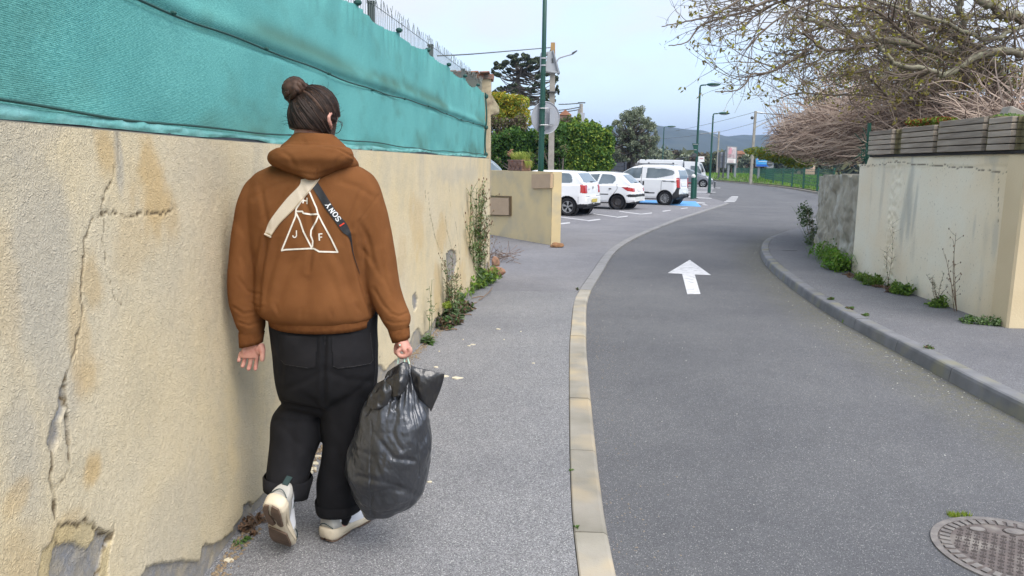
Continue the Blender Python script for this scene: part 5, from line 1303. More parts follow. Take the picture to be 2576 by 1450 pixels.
def car(label, origin, heading, prof, half, belt, roof_in, wheels, wr, paint, regions, extras, rimstyle, group='cars parked in the bays', zb=.26, res=.022, name='parked_car', cat='car'):
    """x forward from the rear axle, y to the left, z up. prof: (x,z) roof line from the tail to the nose."""
    rz = math.atan2(heading[1], heading[0]); root = empty(name, origin, rz, label=label, cat=cat, group=group)
    pr = [Vector((x, 0, z)) for x, z in prof]; pr = resample(catmull(pr, 8), res); px = np.array([p.x for p in pr]); pz = np.array([p.z for p in pr])
    for i in range(1, len(px)): px[i] = max(px[i], px[i-1]+.0012)
    x0, x1 = px[0], px[-1]; nT = 96
    Lc = []
    for x, z in zip(px, pz):
        e = min((x-x0)/.30, (x1-x)/.45, 1); e = max(e, 0); w = half*(.86+.14*math.sin(e*math.pi/2)**.8)
        bz = float(np.interp(x, [b_[0] for b_ in belt], [b_[1] for b_ in belt])); bot = zb+.06*max(0, 1-min(x-x0, x1-x)/.25)
        bot = min(bot, z-.02); bz = min(bz, z-.02) if z < bz+.05 else bz
        rail = z-.035-.03*min(max((z-bz)/.4, 0), 1); gh = max(z-bz, 0)
        win = w-roof_in*min(gh/.45, 1.15)
        pts = [(w-.10, bot), (w-.03, bot+.02), (w-.004, bot+.10*min((z-bot)/.6, 1)), (w, (bot+bz)/2+.03), (w-.015, bz-.03 if bz-.03 > bot else bz), (w-.035, bz)]
        if gh > .04: pts += [(win+.01, max(rail-.02, bz+.01)), (win-.03, rail+.012), (win-.12, z-.018), (win*.5, z-.004), (0, z)]
        else: pts += [(w-.05, max(z-.03, bot)), (w-.09, z-.012), (w-.18, z-.004), (w*.5, z+.004), (0, z+.006)]
        P3 = np.array(pts); # dense in each span
        s = np.concatenate([[0], np.cumsum(np.hypot(*np.diff(P3, axis=0).T))])
        if gh > .04: key = [0, .03, .10, .26, .44, .49, .80, .83, .88, .94, 1]
        else: key = [0, .03, .10, .26, .44, .49, .80, .83, .88, .94, 1]
        tt = np.linspace(0, 1, nT); yv = np.interp(tt, key, P3[:, 0]); zv = np.interp(tt, key, P3[:, 1])
        Lc.append(np.stack([np.full(nT, x), yv, zv], 1))
    A = np.array(Lc); nS = len(A)
    full = np.concatenate([A, (A*np.array([1, -1, 1]))[:, ::-1][:, 1:]], 1); nt = full.shape[1]
    V_ = full.reshape(-1, 3); F_ = gridfaces(nS, nt)
    cen = V_[F_].mean(1); nrm_ = np.cross(V_[F_[:, 2]]-V_[F_[:, 0]], V_[F_[:, 3]]-V_[F_[:, 1]]); ln = np.linalg.norm(nrm_, axis=1)+1e-12; nrm_ /= ln[:, None]
    if (nrm_[:, 2]*(cen[:, 2] > np.median(pz))).sum() < 0: F_ = F_[:, ::-1]; nrm_ = -nrm_
    keep = np.ones(len(F_), bool)
    for wx in wheels: keep &= ~((np.hypot(cen[:, 0]-wx, cen[:, 2]-wr) < wr*1.17) & (np.abs(cen[:, 1]) > half-.22))
    owner = np.full(len(F_), -1); side = np.abs(cen[:, 1]) > half-.36
    for ri, (nm, m, kind, poly) in enumerate(regions):
        if kind == 'side': msk = side & (np.abs(nrm_[:, 1]) > .45) & in_poly(cen[:, 0], cen[:, 2], poly)
        elif kind == 'rear': msk = (cen[:, 0] < .25) & (np.abs(nrm_[:, 1]) < .75) & in_poly(np.abs(cen[:, 1]), cen[:, 2], poly)
        elif kind == 'corner': msk = in_poly(cen[:, 0], cen[:, 2], poly) & (np.abs(cen[:, 1]) > half-.28)
        elif kind == 'front': msk = (cen[:, 0] > x1-1.9) & in_poly(np.abs(cen[:, 1]), cen[:, 2], poly) & (nrm_[:, 0] > .35)
        elif kind == 'all': msk = in_poly(cen[:, 0], cen[:, 2], poly)
        owner[msk & keep] = ri
    WM = WMAT[root.name]; Vw = V_@np.array(WM.to_3x3()).T+np.array(WM.translation)
    Nw = nrm_@np.array(WM.to_3x3()).T
    def emit(sel, nm, m, off=0):
        if not sel.any(): return None
        f = F_[sel]; u, inv = np.unique(f, return_inverse=True); co = Vw[u].copy(); inv = inv.reshape(f.shape)
        if off:
            acc = np.zeros_like(co)
            for k in range(4): np.add.at(acc, inv[:, k], Nw[sel])
            acc /= (np.linalg.norm(acc, axis=1)[:, None]+1e-9); co += acc*off
        return link(nm, quickmesh(nm, co, inv), root, (m,), smooth=True)
    emit(keep & (owner == -1), 'body', paint)
    for ri, (nm, m, kind, poly) in enumerate(regions):
        sel = owner == ri
        if kind in ('side', 'corner'):
            for sgn in (1, -1): emit(sel & (cen[:, 1]*sgn > 0), nm, m, .004 if 'gap' not in nm else -.002)
        elif nm == 'tail_light':
            for sgn in (1, -1): emit(sel & (cen[:, 1]*sgn > 0), nm, m, .004)
        else: emit(sel, nm, m, .003)
    def w2(p): return WM @ Vector(p)
    # dark floor and arches
    b = MB(); b.box(w2(((x0+x1)/2, 0, .34)), (x1-x0-.35, half*2-.5, .22), WM.to_3x3()); b.build('underbody', M_trim, root)
    for wx in wheels:
        for sgn in (1, -1):
            b = MB(); n = 22; R1 = wr*1.17
            rings = [[w2((wx+math.cos(a)*rr_, sgn*(half-d), wr+math.sin(a)*rr_)) for a in [2*math.pi*k/n for k in range(n)]] for rr_, d in ((R1+.012, .006), (R1+.004, -.012), (R1-.012, .0), (R1-.01, .24), (.01, .25))]
            b.loft(rings, cap=False); b.build('wheel_arch', M_trim, root)
            # wheel
            b = MB(); n = 30; yb = half-.035; pf = [(.62, .05), (.70, .012), (.93, .0), (1.0, .03), (1.0, .16), (.92, .185), (.6, .18)]
            b.loft([[w2((wx+math.cos(a)*wr*k_, sgn*(yb-d), wr+math.sin(a)*wr*k_)) for a in [2*math.pi*q/n for q in range(n)]] for k_, d in pf], cap=False)
            ty = b.build('wheel', M_tyre, root, smooth=True)
            rm = MB(); R2 = wr*.64; face = M_rimm if rimstyle != 'steel' else mat_steel
            rm.loft([[w2((wx+math.cos(a)*R2*k_, sgn*(yb-d), wr+math.sin(a)*R2*k_)) for a in [2*math.pi*q/n for q in range(n)]] for k_, d in ((1.0, .015), (.95, .02), (.92, .06), (.9, .10))], cap=False)
            if rimstyle == 'steel':
                rm.loft([[w2((wx+math.cos(a)*R2*k_, sgn*(yb-d), wr+math.sin(a)*R2*k_)) for a in [2*math.pi*q/n for q in range(n)]] for k_, d in ((.9, .07), (.55, .035), (.4, .05), (.02, .05))], cap=False)
            else:
                ns = 5 if rimstyle == 'five' else 12
                for q in range(ns):
                    a = 2*math.pi*q/ns+.3; ww = .30 if ns == 5 else .13
                    pts = []
                    for (k_, hw) in ((.12, ww*.55), (.93, ww)):
                        for sg in (-1, 1): pts.append((k_, a+sg*hw*(.8 if k_ > .5 else 2.2)))
                    c = [w2((wx+math.cos(t)*R2*k_, sgn*(yb-(.035 if k_ < .5 else .028)), wr+math.sin(t)*R2*k_)) for k_, t in pts]
                    rm.prism([c[0], c[1], c[3], c[2]], WM.to_3x3() @ Vector((0, -sgn*.03, 0)))
                b2 = MB(); b2.loft([[w2((wx+math.cos(a)*R2*k_, sgn*(yb-.075), wr+math.sin(a)*R2*k_)) for a in [2*math.pi*q/n for q in range(n)]] for k_ in (.93, .02)], cap=False); b2.build('brake_disc', M_trim, ty)
                rm.loft([[w2((wx+math.cos(a)*R2*k_, sgn*(yb-d), wr+math.sin(a)*R2*k_)) for a in [2*math.pi*q/12 for q in range(12)]] for k_, d in ((.2, .04), (.2, .025), (.02, .022))], cap=False)
            rm.build('rim', face, ty, fixn=True)
    for nm, m, c, size, rx in extras:
        b = MB(); M_ = WM.to_3x3() @ Matrix.Rotation(rx, 3, 'Z'); b.box(w2(c), size, M_, bev=min(size)*.3); b.build(nm, m, root)
    return root
mat_steel = mat('dark_steel_wheel', (.06, .055, .055), rough=.6)
def gap(x, z0, z1, w=.016): return [(x-w/2, z0), (x+w/2, z0), (x+w/2, z1), (x-w/2, z1)]
def carpos(px, py, hd, half=.74):
    c = G(px, py, ZP); r = Vector((hd[1], -hd[0], 0)); o_ = c+r*half; return (o_.x, o_.y, ZP)
hd = Vector((-.91, .415, 0)).normalized()
# small white three-door hatchback
car('white three door hatchback with alloy wheels and yellow plate right behind the low wall', carpos(1428, 543.5, hd), hd,
    [(-.64, .34), (-.66, .50), (-.63, .62), (-.60, .66), (-.585, .85), (-.56, 1.03), (-.50, 1.10), (-.36, 1.27), (-.22, 1.42), (-.10, 1.455), (.4, 1.485), (1.0, 1.48), (1.45, 1.43), (2.1, 1.04), (2.5, .95), (2.95, .84), (3.18, .66), (3.24, .36)],
    .825, [(-.7, 1.03), (.5, 1.01), (2.2, .96), (3.3, .7)], .13, [0, 2.46], .30, M_carw,
    [('side_window', M_glass, 'side', [(.95, 1.40), (.0, 1.385), (-.10, 1.30), (-.15, 1.10), (-.05, 1.075), (.95, 1.05)]), ('door_window', M_glass, 'side', [(1.02, 1.40), (1.45, 1.34), (2.0, 1.04), (1.02, 1.05)]),
     ('rear_window', M_glass2, 'rear', [(0, 1.09), (.62, 1.09), (.55, 1.39), (0, 1.39)]), ('windscreen', M_glass, 'front', [(0, 1.05), (.62, 1.05), (.55, 1.42), (0, 1.42)]),
     ('tail_light', M_red, 'corner', [(-.43, 1.02), (-.66, 1.0), (-.68, .74), (-.44, .76)]), ('lower_bumper', M_trim, 'all', [(-.7, .2), (-.30, .2), (-.36, .40), (-.7, .40)]),
     ('sill_strip', M_trim, 'side', [(.3, .24), (2.1, .24), (2.1, .30), (.3, .30)]), ('door_gap', M_seam, 'side', gap(1.0, .36, 1.02)), ('bumper_gap', M_seam, 'side', gap(-.37, .40, .64)), ('bumper_gap', M_seam, 'rear', [(0, .635), (.70, .635), (.70, .648), (0, .648)]),
     ('head_light', M_lite, 'corner', [(2.85, .80), (3.2, .72), (3.2, .58), (2.95, .62)])],
    [('number_plate', M_plate, (-.668, .0, .50), (.012, .50, .11), 0), ('badge', M_galv, (-.60, 0, .93), (.02, .08, .08), 0), ('rear_wiper', M_trim, (-.52, -.1, 1.12), (.03, .34, .015), 0), ('door_handle', M_carw, (.80, .835, .88), (.16, .03, .03), 0), ('lettering', M_galv, (-.605, .42, .88), (.01, .14, .025), 0), ('side_moulding', M_carw, (1.0, .835, .56), (1.1, .02, .06), 0)], 'five')
# white five-door hatchback with steel wheels
car('white five door hatchback on black steel wheels, middle of the three white cars', carpos(1553, 528, hd), hd,
    [(-.66, .32), (-.70, .48), (-.69, .58), (-.63, .64), (-.58, .86), (-.50, .96), (-.28, 1.16), (-.06, 1.34), (.12, 1.395), (.6, 1.43), (1.1, 1.425), (1.5, 1.36), (2.25, .97), (2.65, .86), (3.0, .74), (3.16, .56), (3.18, .34)],
    .826, [(-.7, .90), (.3, .925), (2.2, .90), (3.2, .62)], .15, [0, 2.44], .285, M_carw,
    [('rear_door_window', M_glass, 'side', [(.66, 1.33), (.30, 1.32), (.14, 1.24), (.10, 1.12), (.20, .99), (.78, .955)]), ('front_door_window', M_glass, 'side', [(.75, 1.33), (1.25, 1.31), (1.95, .97), (.86, .955)]),
     ('rear_window', M_glass2, 'rear', [(0, 1.0), (.58, .99), (.50, 1.31), (0, 1.32)]), ('windscreen', M_glass, 'front', [(0, 1.0), (.62, 1.0), (.55, 1.35), (0, 1.35)]),
     ('tail_light', M_red, 'corner', [(-.16, .85), (-.40, .86), (-.66, .80), (-.66, .68), (-.38, .72)]), ('bumper_strip', M_trim, 'all', [(-.34, .535), (-.45, .59), (-.75, .59), (-.75, .49), (-.45, .49)]),
     ('side_strip', M_trim, 'side', [(.36, .55), (.78, .55), (.78, .585), (.36, .585)]), ('side_strip', M_trim, 'side', [(.86, .55), (1.9, .55), (1.9, .585), (.86, .585)]), ('door_gap', M_seam, 'side', gap(.82, .33, .95)), ('door_gap', M_seam, 'side', [(.30, .33), (.32, .40), (.02, .78), (.05, .95), (.03, .96), (.0, .78), (.28, .40)]),
     ('head_light', M_lite, 'corner', [(2.7, .78), (3.15, .62), (3.15, .52), (2.8, .6)])],
    [('number_plate', M_wplate, (-.63, 0, .74), (.02, .46, .11), 0), ('door_handle', M_trim, (.29, .838, .79), (.10, .03, .035), 0), ('rear_wiper', M_trim, (-.45, -.05, 1.02), (.03, .3, .015), 0)], 'steel')
# tall white leisure van
hd2 = Vector((-.885, .465, 0)).normalized()
car('tall white leisure van with wheel trims and black side rail in the blue disabled bay', carpos(1672, 516.5, hd2, .76), hd2,
    [(-.62, .36), (-.66, .52), (-.62, .66), (-.585, .80), (-.58, 1.10), (-.55, 1.3), (-.47, 1.52), (-.38, 1.63), (-.2, 1.685), (.4, 1.73), (1.0, 1.73), (1.45, 1.66), (1.8, 1.50), (2.4, 1.14), (2.75, 1.05), (3.1, .92), (3.28, .7), (3.32, .40)],
    .84, [(-.7, 1.12), (.9, 1.12), (2.2, 1.06), (3.3, .75)], .10, [0, 2.51], .30, M_carw,
    [('front_door_window', M_glass, 'side', [(1.05, 1.58), (1.58, 1.56), (1.86, 1.40), (2.05, 1.22), (1.95, 1.14), (1.13, 1.13)]), ('sliding_door_window', M_glass, 'side', [(.83, 1.58), (.02, 1.55), (-.33, 1.47), (-.37, 1.37), (-.30, 1.29), (.13, 1.2), (.47, 1.14), (.88, 1.14)]),
     ('rear_window', M_glass2, 'rear', [(0, 1.12), (.66, 1.12), (.60, 1.50), (0, 1.50)]), ('windscreen', M_glass, 'front', [(0, 1.15), (.66, 1.15), (.62, 1.62), (0, 1.62)]),
     ('tail_light', M_red, 'corner', [(-.46, 1.17), (-.70, 1.15), (-.70, .74), (-.50, .76), (-.48, .98)]), ('sliding_rail', M_trim, 'side', [(.15, 1.05), (.15, 1.02), (-.47, .985), (-.47, 1.015)]),
     ('side_strip', M_trim, 'side', [(1.02, .50), (1.02, .56), (.45, .54), (.45, .49)]), ('side_strip', M_trim, 'side', [(1.10, .50), (2.0, .50), (2.0, .56), (1.10, .56)]), ('rear_bumper', M_trim, 'all', [(-.33, .2), (-.33, .42), (-.40, .56), (-.50, .62), (-.54, .70), (-.60, .48), (-.8, .48), (-.8, .2)]), ('bumper_corner', M_trim, 'corner', [(-.33, .2), (-.33, .46), (-.44, .60), (-.50, .76), (-.60, .76), (-.60, .2)]),
     ('door_gap', M_seam, 'side', gap(1.07, .36, 1.64)), ('door_gap', M_seam, 'side', gap(-.02+.2, .5, 1.02)), ('head_light', M_lite, 'corner', [(2.8, .98), (3.25, .8), (3.25, .64), (2.9, .72)])],
    [('number_plate', M_wplate, (-.64, 0, .56), (.02, .46, .10), 0), ('door_handle', M_trim, (1.14, .842, .93), (.065, .03, .17), 0), ('door_handle', M_trim, (.97, .842, .93), (.065, .03, .17), 0), ('tow_bar', M_trim, (-.70, 0, .36), (.22, .05, .06), 0), ('tow_ball', M_trim, (-.80, 0, .42), (.06, .06, .10), 0), ('roof_rail', M_galv, (.5, .60, 1.735), (1.9, .03, .03), 0), ('tailgate_trim', M_wplate, (-.60, 0, .90), (.02, .8, .18), 0)], 'twelve')
# grey hatchback facing right
hd3 = Vector((.965, -.26, 0)).normalized(); c_ = G(1768, 472, ZP); o3 = c_-hd3*2.55+Vector((-hd3.y, hd3.x, 0))*.75
car('grey hatchback facing right beyond the white van', (o3.x, o3.y, ZP), hd3,
    [(-.70, .36), (-.72, .60), (-.66, 1.0), (-.45, 1.38), (-.1, 1.50), (.7, 1.54), (1.3, 1.50), (1.8, 1.32), (2.4, 1.03), (2.9, .92), (3.2, .76), (3.34, .58), (3.36, .34)],
    .85, [(-.7, 1.0), (2.2, .95), (3.3, .7)], .14, [0, 2.55], .31, M_carg,
    [('rear_door_window', M_glass, 'side', [(-.25, 1.05), (.75, 1.0), (.75, 1.44), (-.1, 1.40)]), ('front_door_window', M_glass, 'side', [(.85, 1.0), (2.1, 1.02), (1.5, 1.40), (.85, 1.44)]), ('windscreen', M_glass, 'front', [(0, 1.04), (.66, 1.04), (.60, 1.45), (0, 1.45)]),
     ('side_strip', M_red, 'side', [(.4, .34), (2.1, .34), (2.1, .38), (.4, .38)]), ('head_light', M_lite, 'corner', [(2.75, .90), (3.3, .74), (3.3, .62), (2.95, .70)]), ('grille', M_trim, 'front', [(0, .42), (.5, .42), (.5, .60), (0, .60)]), ('tail_light', M_red, 'corner', [(-.72, 1.1), (-.5, 1.1), (-.5, .85), (-.72, .85)])],
    [('door_mirror', M_carg, (1.95, -.95, 1.05), (.12, .2, .14), 0), ('door_mirror', M_carg, (1.95, .95, 1.05), (.12, .2, .14), 0)], 'five')
# car behind the low wall, only the windscreen shows
hd4 = Vector((1, .05, 0)).normalized(); wsp = P(1268, 433, 24)
car('pale car behind the low wall with only its sloping blue windscreen showing', (wsp.x-2.15, 24.8, ZP), hd4,
    [(-.9, .4), (-.92, 1.0), (-.85, 1.6), (-.6, 1.85), (.2, 1.93), (1.0, 1.95), (1.35, 1.92), (1.7, 1.80), (2.0, 1.55), (2.2, 1.30), (2.6, 1.12), (3.0, .95), (3.2, .7), (3.25, .4)],
    .86, [(-.9, 1.1), (2.2, 1.1), (3.3, .75)], .12, [0, 2.6], .32, M_carw,
    [('windscreen', M_glass2, 'all', [(1.40, 1.95), (1.78, 1.86), (2.27, 1.32), (2.27, 1.22), (1.5, 1.3)]), ('side_window', M_glass2, 'side', [(.2, 1.2), (1.3, 1.2), (1.3, 1.8), (.2, 1.8)])], [], 'twelve', name='parked_van', cat='van', group=None)
# white lorry
M_trk = mat('white_lorry_panel', (.66, .69, .72), (.60, .63, .66), scale=1, rough=.5)
tc0 = G(1720, 470, ZP); tk = empty('white_truck', (tc0.x, 78, 0), label='white box lorry parked behind the white van, cab facing right', cat='lorry')
b = MB(); a, c = P(1598, 406, 78), P(1719, 406, 78); b.box(((a.x+c.x)/2, 79.1, 1.45), (c.x-a.x, 2.2, 1.7), bev=.04); b.build('cargo_box', M_trk, tk)
def tp(l, Y, dy, m, name): b = MB(); b.prism([P(x, y, Y) for x, y in l], (0, dy, 0)); return b.build(name, m, tk, fixn=True)
cb = tp([(1722, 468), (1722, 406), (1758, 407.5), (1766, 411), (1774, 432), (1776, 446), (1777, 468)], 77.8, 2.4, M_trk, 'cab')
tp([(1738, 417.5), (1757, 418), (1764, 433), (1764, 437), (1757, 436), (1738, 431)], 77.75, .06, M_glass, 'side_window')
tp([(1760, 413), (1766, 414), (1773, 433), (1768, 432)], 77.76, 2.3, M_glass, 'windscreen')
tp([(1766, 424), (1769, 424), (1769, 434), (1766, 434)], 77.5, .15, M_trim, 'mirror')
for x in (1640, 1752):
    b = MB(); q = G(x, 470, ZP); q = P(x, 460, 77.9); b.tube([(q.x, 77.85, .42), (q.x, 78.15, .42)], .42, 16); b.build('wheel', M_tyre, tk)
# ------------------------------------------------------------------ big plane tree on the right and its limbs
def wander(rr, p, d, L, n, curl=.25, droop=0.0):
    pts = [Vector(p)]; d = Vector(d).normalized(); bend = Vector((rr.uniform(-1, 1), rr.uniform(-1, 1), rr.uniform(-1, 1)))*curl
    for k in range(n):
        d = (d+bend*.35+Vector((rr.uniform(-1, 1), rr.uniform(-1, 1), rr.uniform(-1, 1)))*curl*.6+Vector((0, 0, -droop))).normalized()
        pts.append(pts[-1]+d*(L/n))
    return pts
def plane_tree(name, label, limbs, twn, seed, mats, leafn, leafsize, lmin=.5, lmax=1.7, mb_twig=M_twig, twr=.009, dirbias=Vector((-.7, 0, .05))):
    rr = random.Random(seed); r_ = empty(name, limbs[0][0][0]*1.0, label=label, cat='tree')
    allp = []
    for i, (pts, r0, r1) in enumerate(limbs):
        cp = catmull(pts, 6); L = len(cp)
        cp = [p+Vector((rr.uniform(-1, 1), rr.uniform(-1, 1), rr.uniform(-1, 1)))*r1*.8 for p in cp]
        b = MB(); b.tube(cp, [r0+(r1-r0)*k/(L-1) for k in range(L)], 9 if r0 > .05 else 6); b.build('trunk' if i == 0 else 'limb', M_bark if r0 > .035 else M_twig, r_, smooth=True)
        if i > 0 or True:
            for k in range(1, L-1): allp.append((cp[k], (cp[k+1]-cp[k-1]).normalized(), r0+(r1-r0)*k/(L-1), k/L, i))
    tb = MB(); lb = MB()
    cand = [a for a in allp if a[4] > 0]
    for _ in range(twn):
        p, d, r, f, i = cand[rr.randrange(len(cand))]
        side = Vector((rr.uniform(-1, 1), rr.uniform(-1, 1), rr.uniform(-1, 1))).normalized()
        dd = (d*.6+side*.8+dirbias*.7).normalized(); L = rr.uniform(lmin, lmax)*(1.1-.5*f)
        tp_ = wander(rr, p, dd, L, 7, .42, .02); r0 = min(r*.6, twr*rr.uniform(.9, 1.9))
        ex, ey = K(tp_[-1])
        if ey > np.interp(ex, [1650, 1750, 1800, 1900, 2000, 2100, 2600], [95, 130, 238, 262, 262, 275, 275]) or ex < 1662: continue
        if ex < 2050 and rr.random() < .45: continue
        tb.tube(tp_, [r0*(1-.75*k/7) for k in range(8)], 3, cap=False)
        for q in range(rr.randint(2, 5)):
            j = rr.randint(2, 6); d2 = ((tp_[j+1]-tp_[j]).normalized()*.7+Vector((rr.uniform(-1, 1), rr.uniform(-1, 1), rr.uniform(-1, 1)))*.7).normalized()
            t2 = wander(rr, tp_[j], d2, L*rr.uniform(.2, .5), 4, .5, .03); tb.tube(t2, [r0*.5*(1-.6*k/4) for k in range(5)], 3, cap=False)
            if rr.random() < leafn: leaves(lb, t2[-1], (.07, .07, .07), rr.randint(2, 5), leafsize, len(mats), .2, rr)
        if rr.random() < leafn: leaves(lb, tp_[-1], (.06, .06, .06), rr.randint(2, 5), leafsize, len(mats), .2, rr)
    o = tb.build('twigs', mb_twig, r_); o['kind'] = 'stuff'
    o = lb.build('leaves', mats, r_); o['kind'] = 'stuff'
    return r_
def L3(pts, Y0, Y1=None):
    Y1 = Y0 if Y1 is None else Y1; n = len(pts)-1; return [P(x, y, Y0+(Y1-Y0)*k/n) for k, (x, y) in enumerate(pts)]
base = P(2527, 292, 13.2)
base.z = 1.4
limbs = [([base]+L3([(2527, 290), (2526, 262), (2518, 240), (2509, 224), (2480, 188), (2452, 160), (2429, 138)], 13.2, 13.0), .125, .085),
         (L3([(2524, 262), (2532, 232), (2527, 203), (2498, 167), (2472, 134), (2411, 94), (2378, 80), (2342, 69)], 13.2, 12.6), .10, .045),
         (L3([(2700, 210), (2640, 150), (2576, 138), (2512, 127), (2469, 141), (2422, 163), (2371, 188), (2331, 177), (2259, 163), (2230, 140), (2208, 112)], 12.4, 11.6), .065, .028),
         (L3([(2429, 138), (2389, 130), (2331, 123), (2266, 107), (2186, 98), (2150, 91), (2096, 69), (2049, 54), (2002, 45)], 13.0, 11.5), .075, .025),
         (L3([(2208, 112), (2143, 121), (2085, 127), (2063, 119), (2042, 101), (2002, 76)], 11.6, 11.2), .028, .014),
         (L3([(2045, 119), (2027, 130), (1987, 156), (1951, 177), (1919, 185), (1890, 188), (1879, 206), (1861, 224), (1839, 230), (1799, 232)], 11.4, 10.8), .022, .006),
         (L3([(2300, -60), (2120, -20), (1990, -8), (1919, 7), (1879, 29), (1824, 43), (1763, 65), (1730, 105), (1683, 116)], 12.2, 10.5), .035, .006),
         (L3([(2200, -90), (1960, -40), (1880, -10), (1824, 22), (1781, 43), (1727, 54), (1665, 67)], 12, 10.5), .03, .006),
         (L3([(2100, -30), (1960, 6), (1904, 36), (1870, 68), (1846, 80), (1803, 98)], 12, 11), .022, .006),
         (L3([(2200, -40), (2080, -5), (2005, 22), (1944, 58), (1897, 101), (1875, 127)], 12, 11), .025, .006),
         (L3([(2512, 246), (2440, 250), (2349, 250), (2252, 253), (2208, 217), (2180, 190)], 13.0, 11.8), .028, .012),
         (L3([(2252, 253), (2180, 240), (2092, 239), (2005, 235), (1970, 245), (1940, 259)], 11.8, 11.5), .018, .006),
         (L3([(2429, 138), (2424, 110), (2425, 72), (2411, 11), (2400, -60)], 13, 12.8), .07, .05),
         (L3([(2640, 120), (2590, 60), (2540, 40), (2480, 10), (2440, -40)], 12.8, 12.4), .09, .06),
         (L3([(2600, 60), (2540, 80), (2480, 100), (2380, 60), (2260, 20), (2150, -20)], 12.6, 12), .04, .02),
         (L3([(2331, 123), (2270, 80), (2220, 40), (2180, 20), (2120, 18), (2060, 10)], 12.2, 11.5), .03, .012),
         (L3([(2331, 177), (2270, 190), (2200, 176), (2120, 190), (2060, 196), (2010, 216)], 11.8, 11.3), .022, .008),
         (L3([(2472, 134), (2440, 180), (2400, 215), (2330, 230), (2270, 226)], 12.8, 12.2), .03, .01),
         (L3([(2576, 240), (2500, 230), (2450, 205), (2410, 215)], 13.4, 13), .03, .01)]
plane_tree('plane_tree', 'large bare plane tree with long crooked limbs and yellow buds above the planters', limbs, 820, 31, L_bud, .42, .062)
# second tree further back on the right: finer and denser
limbs2 = [(L3([(2300, 330), (2290, 200), (2240, 120), (2210, 60), (2190, 0)], 18.5, 18.5), .16, .06)]
limbs2[0][0].insert(0, Vector((limbs2[0][0][0].x, 18.5, 1.4)))
rr = random.Random(8)
for k in range(18):
    x0, y0 = 2290-rr.uniform(0, 80), rr.uniform(40, 260); x1, y1 = rr.uniform(2010, 2650), rr.uniform(-60, 250)
    limbs2.append((L3([(x0, y0), ((x0*2+x1)/3, (y0*2+y1)/3+rr.uniform(-22, 22)), ((x0+2*x1)/3, (y0+2*y1)/3+rr.uniform(-22, 22)), (x1, y1)], 18.5, 18.5+rr.uniform(-2, 2)), .05, .012))
plane_tree('background_tree', 'finer leafy budding tree tangled behind the plane tree on the right', limbs2, 320, 5, L_bud, .75, .07, .8, 2.0, twr=.011, mb_twig=M_vine2, dirbias=Vector((-.3, 0, 0)))
# yellow-green foliage low behind the limbs
bl = [vb(x, y, 17.5, w, h, .8) for x, y, w, h in ((2140, 190, 50, 26), (2230, 205, 60, 26), (2320, 215, 60, 28), (2400, 200, 50, 30), (2080, 250, 50, 20), (2280, 160, 60, 22), (2460, 180, 40, 26), (2560, 200, 50, 40), (2180, 235, 60, 18), (2380, 150, 50, 22))]
bush('leafy_shrub', 'yellowish budding shrub foliage between the plane tree limbs and the dry brush', bl, L_bud+[L_lime[1]], 5200, .085, seed=31, stems=False, shell=.15)
# ------------------------------------------------------------------ mound of dry vines
def vine_mound():
    rr = random.Random(12); r_ = empty('dry_vine_mound', P(2200, 400, 14.5), label='huge mound of tangled dry pinkish brown vines sprawling over the old stone wall', cat='dry bush')
    r_.location.z = 1.45; WMAT[r_.name] = Matrix.Translation(r_.location)
    # outline of the mound in the picture: top and bottom readings by x
    tx = [1925, 1960, 2000, 2050, 2100, 2160, 2230, 2320, 2420, 2520, 2640]; ty = [372, 330, 300, 275, 258, 244, 236, 240, 248, 255, 262]
    by = [384, 390, 398, 404, 412, 412, 396, 388, 388, 388, 388]
    dep = [17.8, 17.4, 16.8, 15.9, 15.0, 14.2, 13.2, 12.4, 11.6, 10.9, 10.4]
    def pt(x, f, back): 
        t = np.interp(x, tx, ty); bt = np.interp(x, tx, by); Y = np.interp(x, tx, dep); return P(x, t+(bt-t)*f, float(Y)+back+1.1*(1-f))
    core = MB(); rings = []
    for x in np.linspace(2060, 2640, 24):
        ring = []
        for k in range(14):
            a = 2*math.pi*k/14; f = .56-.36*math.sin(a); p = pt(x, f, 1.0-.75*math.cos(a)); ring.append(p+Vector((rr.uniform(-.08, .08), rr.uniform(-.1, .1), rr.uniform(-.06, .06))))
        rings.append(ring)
    core.loft(rings); core.build('shaded_core', mat('core_shade', (.06, .042, .034), (.11, .078, .06), scale=9, bump=1, bscale=12, bdist=.05), r_, fixn=True)  # dark filler: shade inside the tangle is put into its colour
    v1, v2 = MB(), MB()
    for k in range(4200):
        x = rr.uniform(1950, 2640) if rr.random() < .8 else rr.uniform(1960, 2160); f = rr.random()**.9; back = rr.random()**1.6*1.2-.1
        p = pt(x, f, back); sweep = rr.uniform(-.35, .25); L = rr.uniform(.5, 1.5)
        d = Vector((-1, rr.uniform(-.3, .35), sweep-.25*(1 if x < 2150 else .2))) if rr.random() < .52 else Vector((rr.uniform(-1, 1), rr.uniform(-.4, .2), rr.uniform(-.7, .9)))
        tp_ = wander(rr, p, d, L, 7, rr.choice((.2, .3, .55)), .05); 
        xs_, ys_ = K(tp_[-1])
        if ys_ > np.interp(xs_, [1915, 1980, 2060, 2180, 2200, 2700], [384, 400, 418, 428, 392, 388]): continue
        if xs_ < 1915: continue
        r0 = rr.uniform(.006, .0135)*(1.5 if rr.random() < .08 else 1); (v1 if rr.random() < .62 else v2).tube(tp_, [r0*(1-.6*q/7) for q in range(8)], 3, cap=False)
    o = v1.build('pale_vines', M_vine, r_); o['kind'] = 'stuff'
    o = v2.build('dark_vines', M_vine2, r_); o['kind'] = 'stuff'
vine_mound()
bl = [vb(x, y, 19, w, h, .6) for x, y, w, h in ((1900, 380, 22, 8), (1930, 392, 26, 10), (1965, 398, 30, 12), (2010, 408, 34, 14), (1960, 372, 30, 8))]
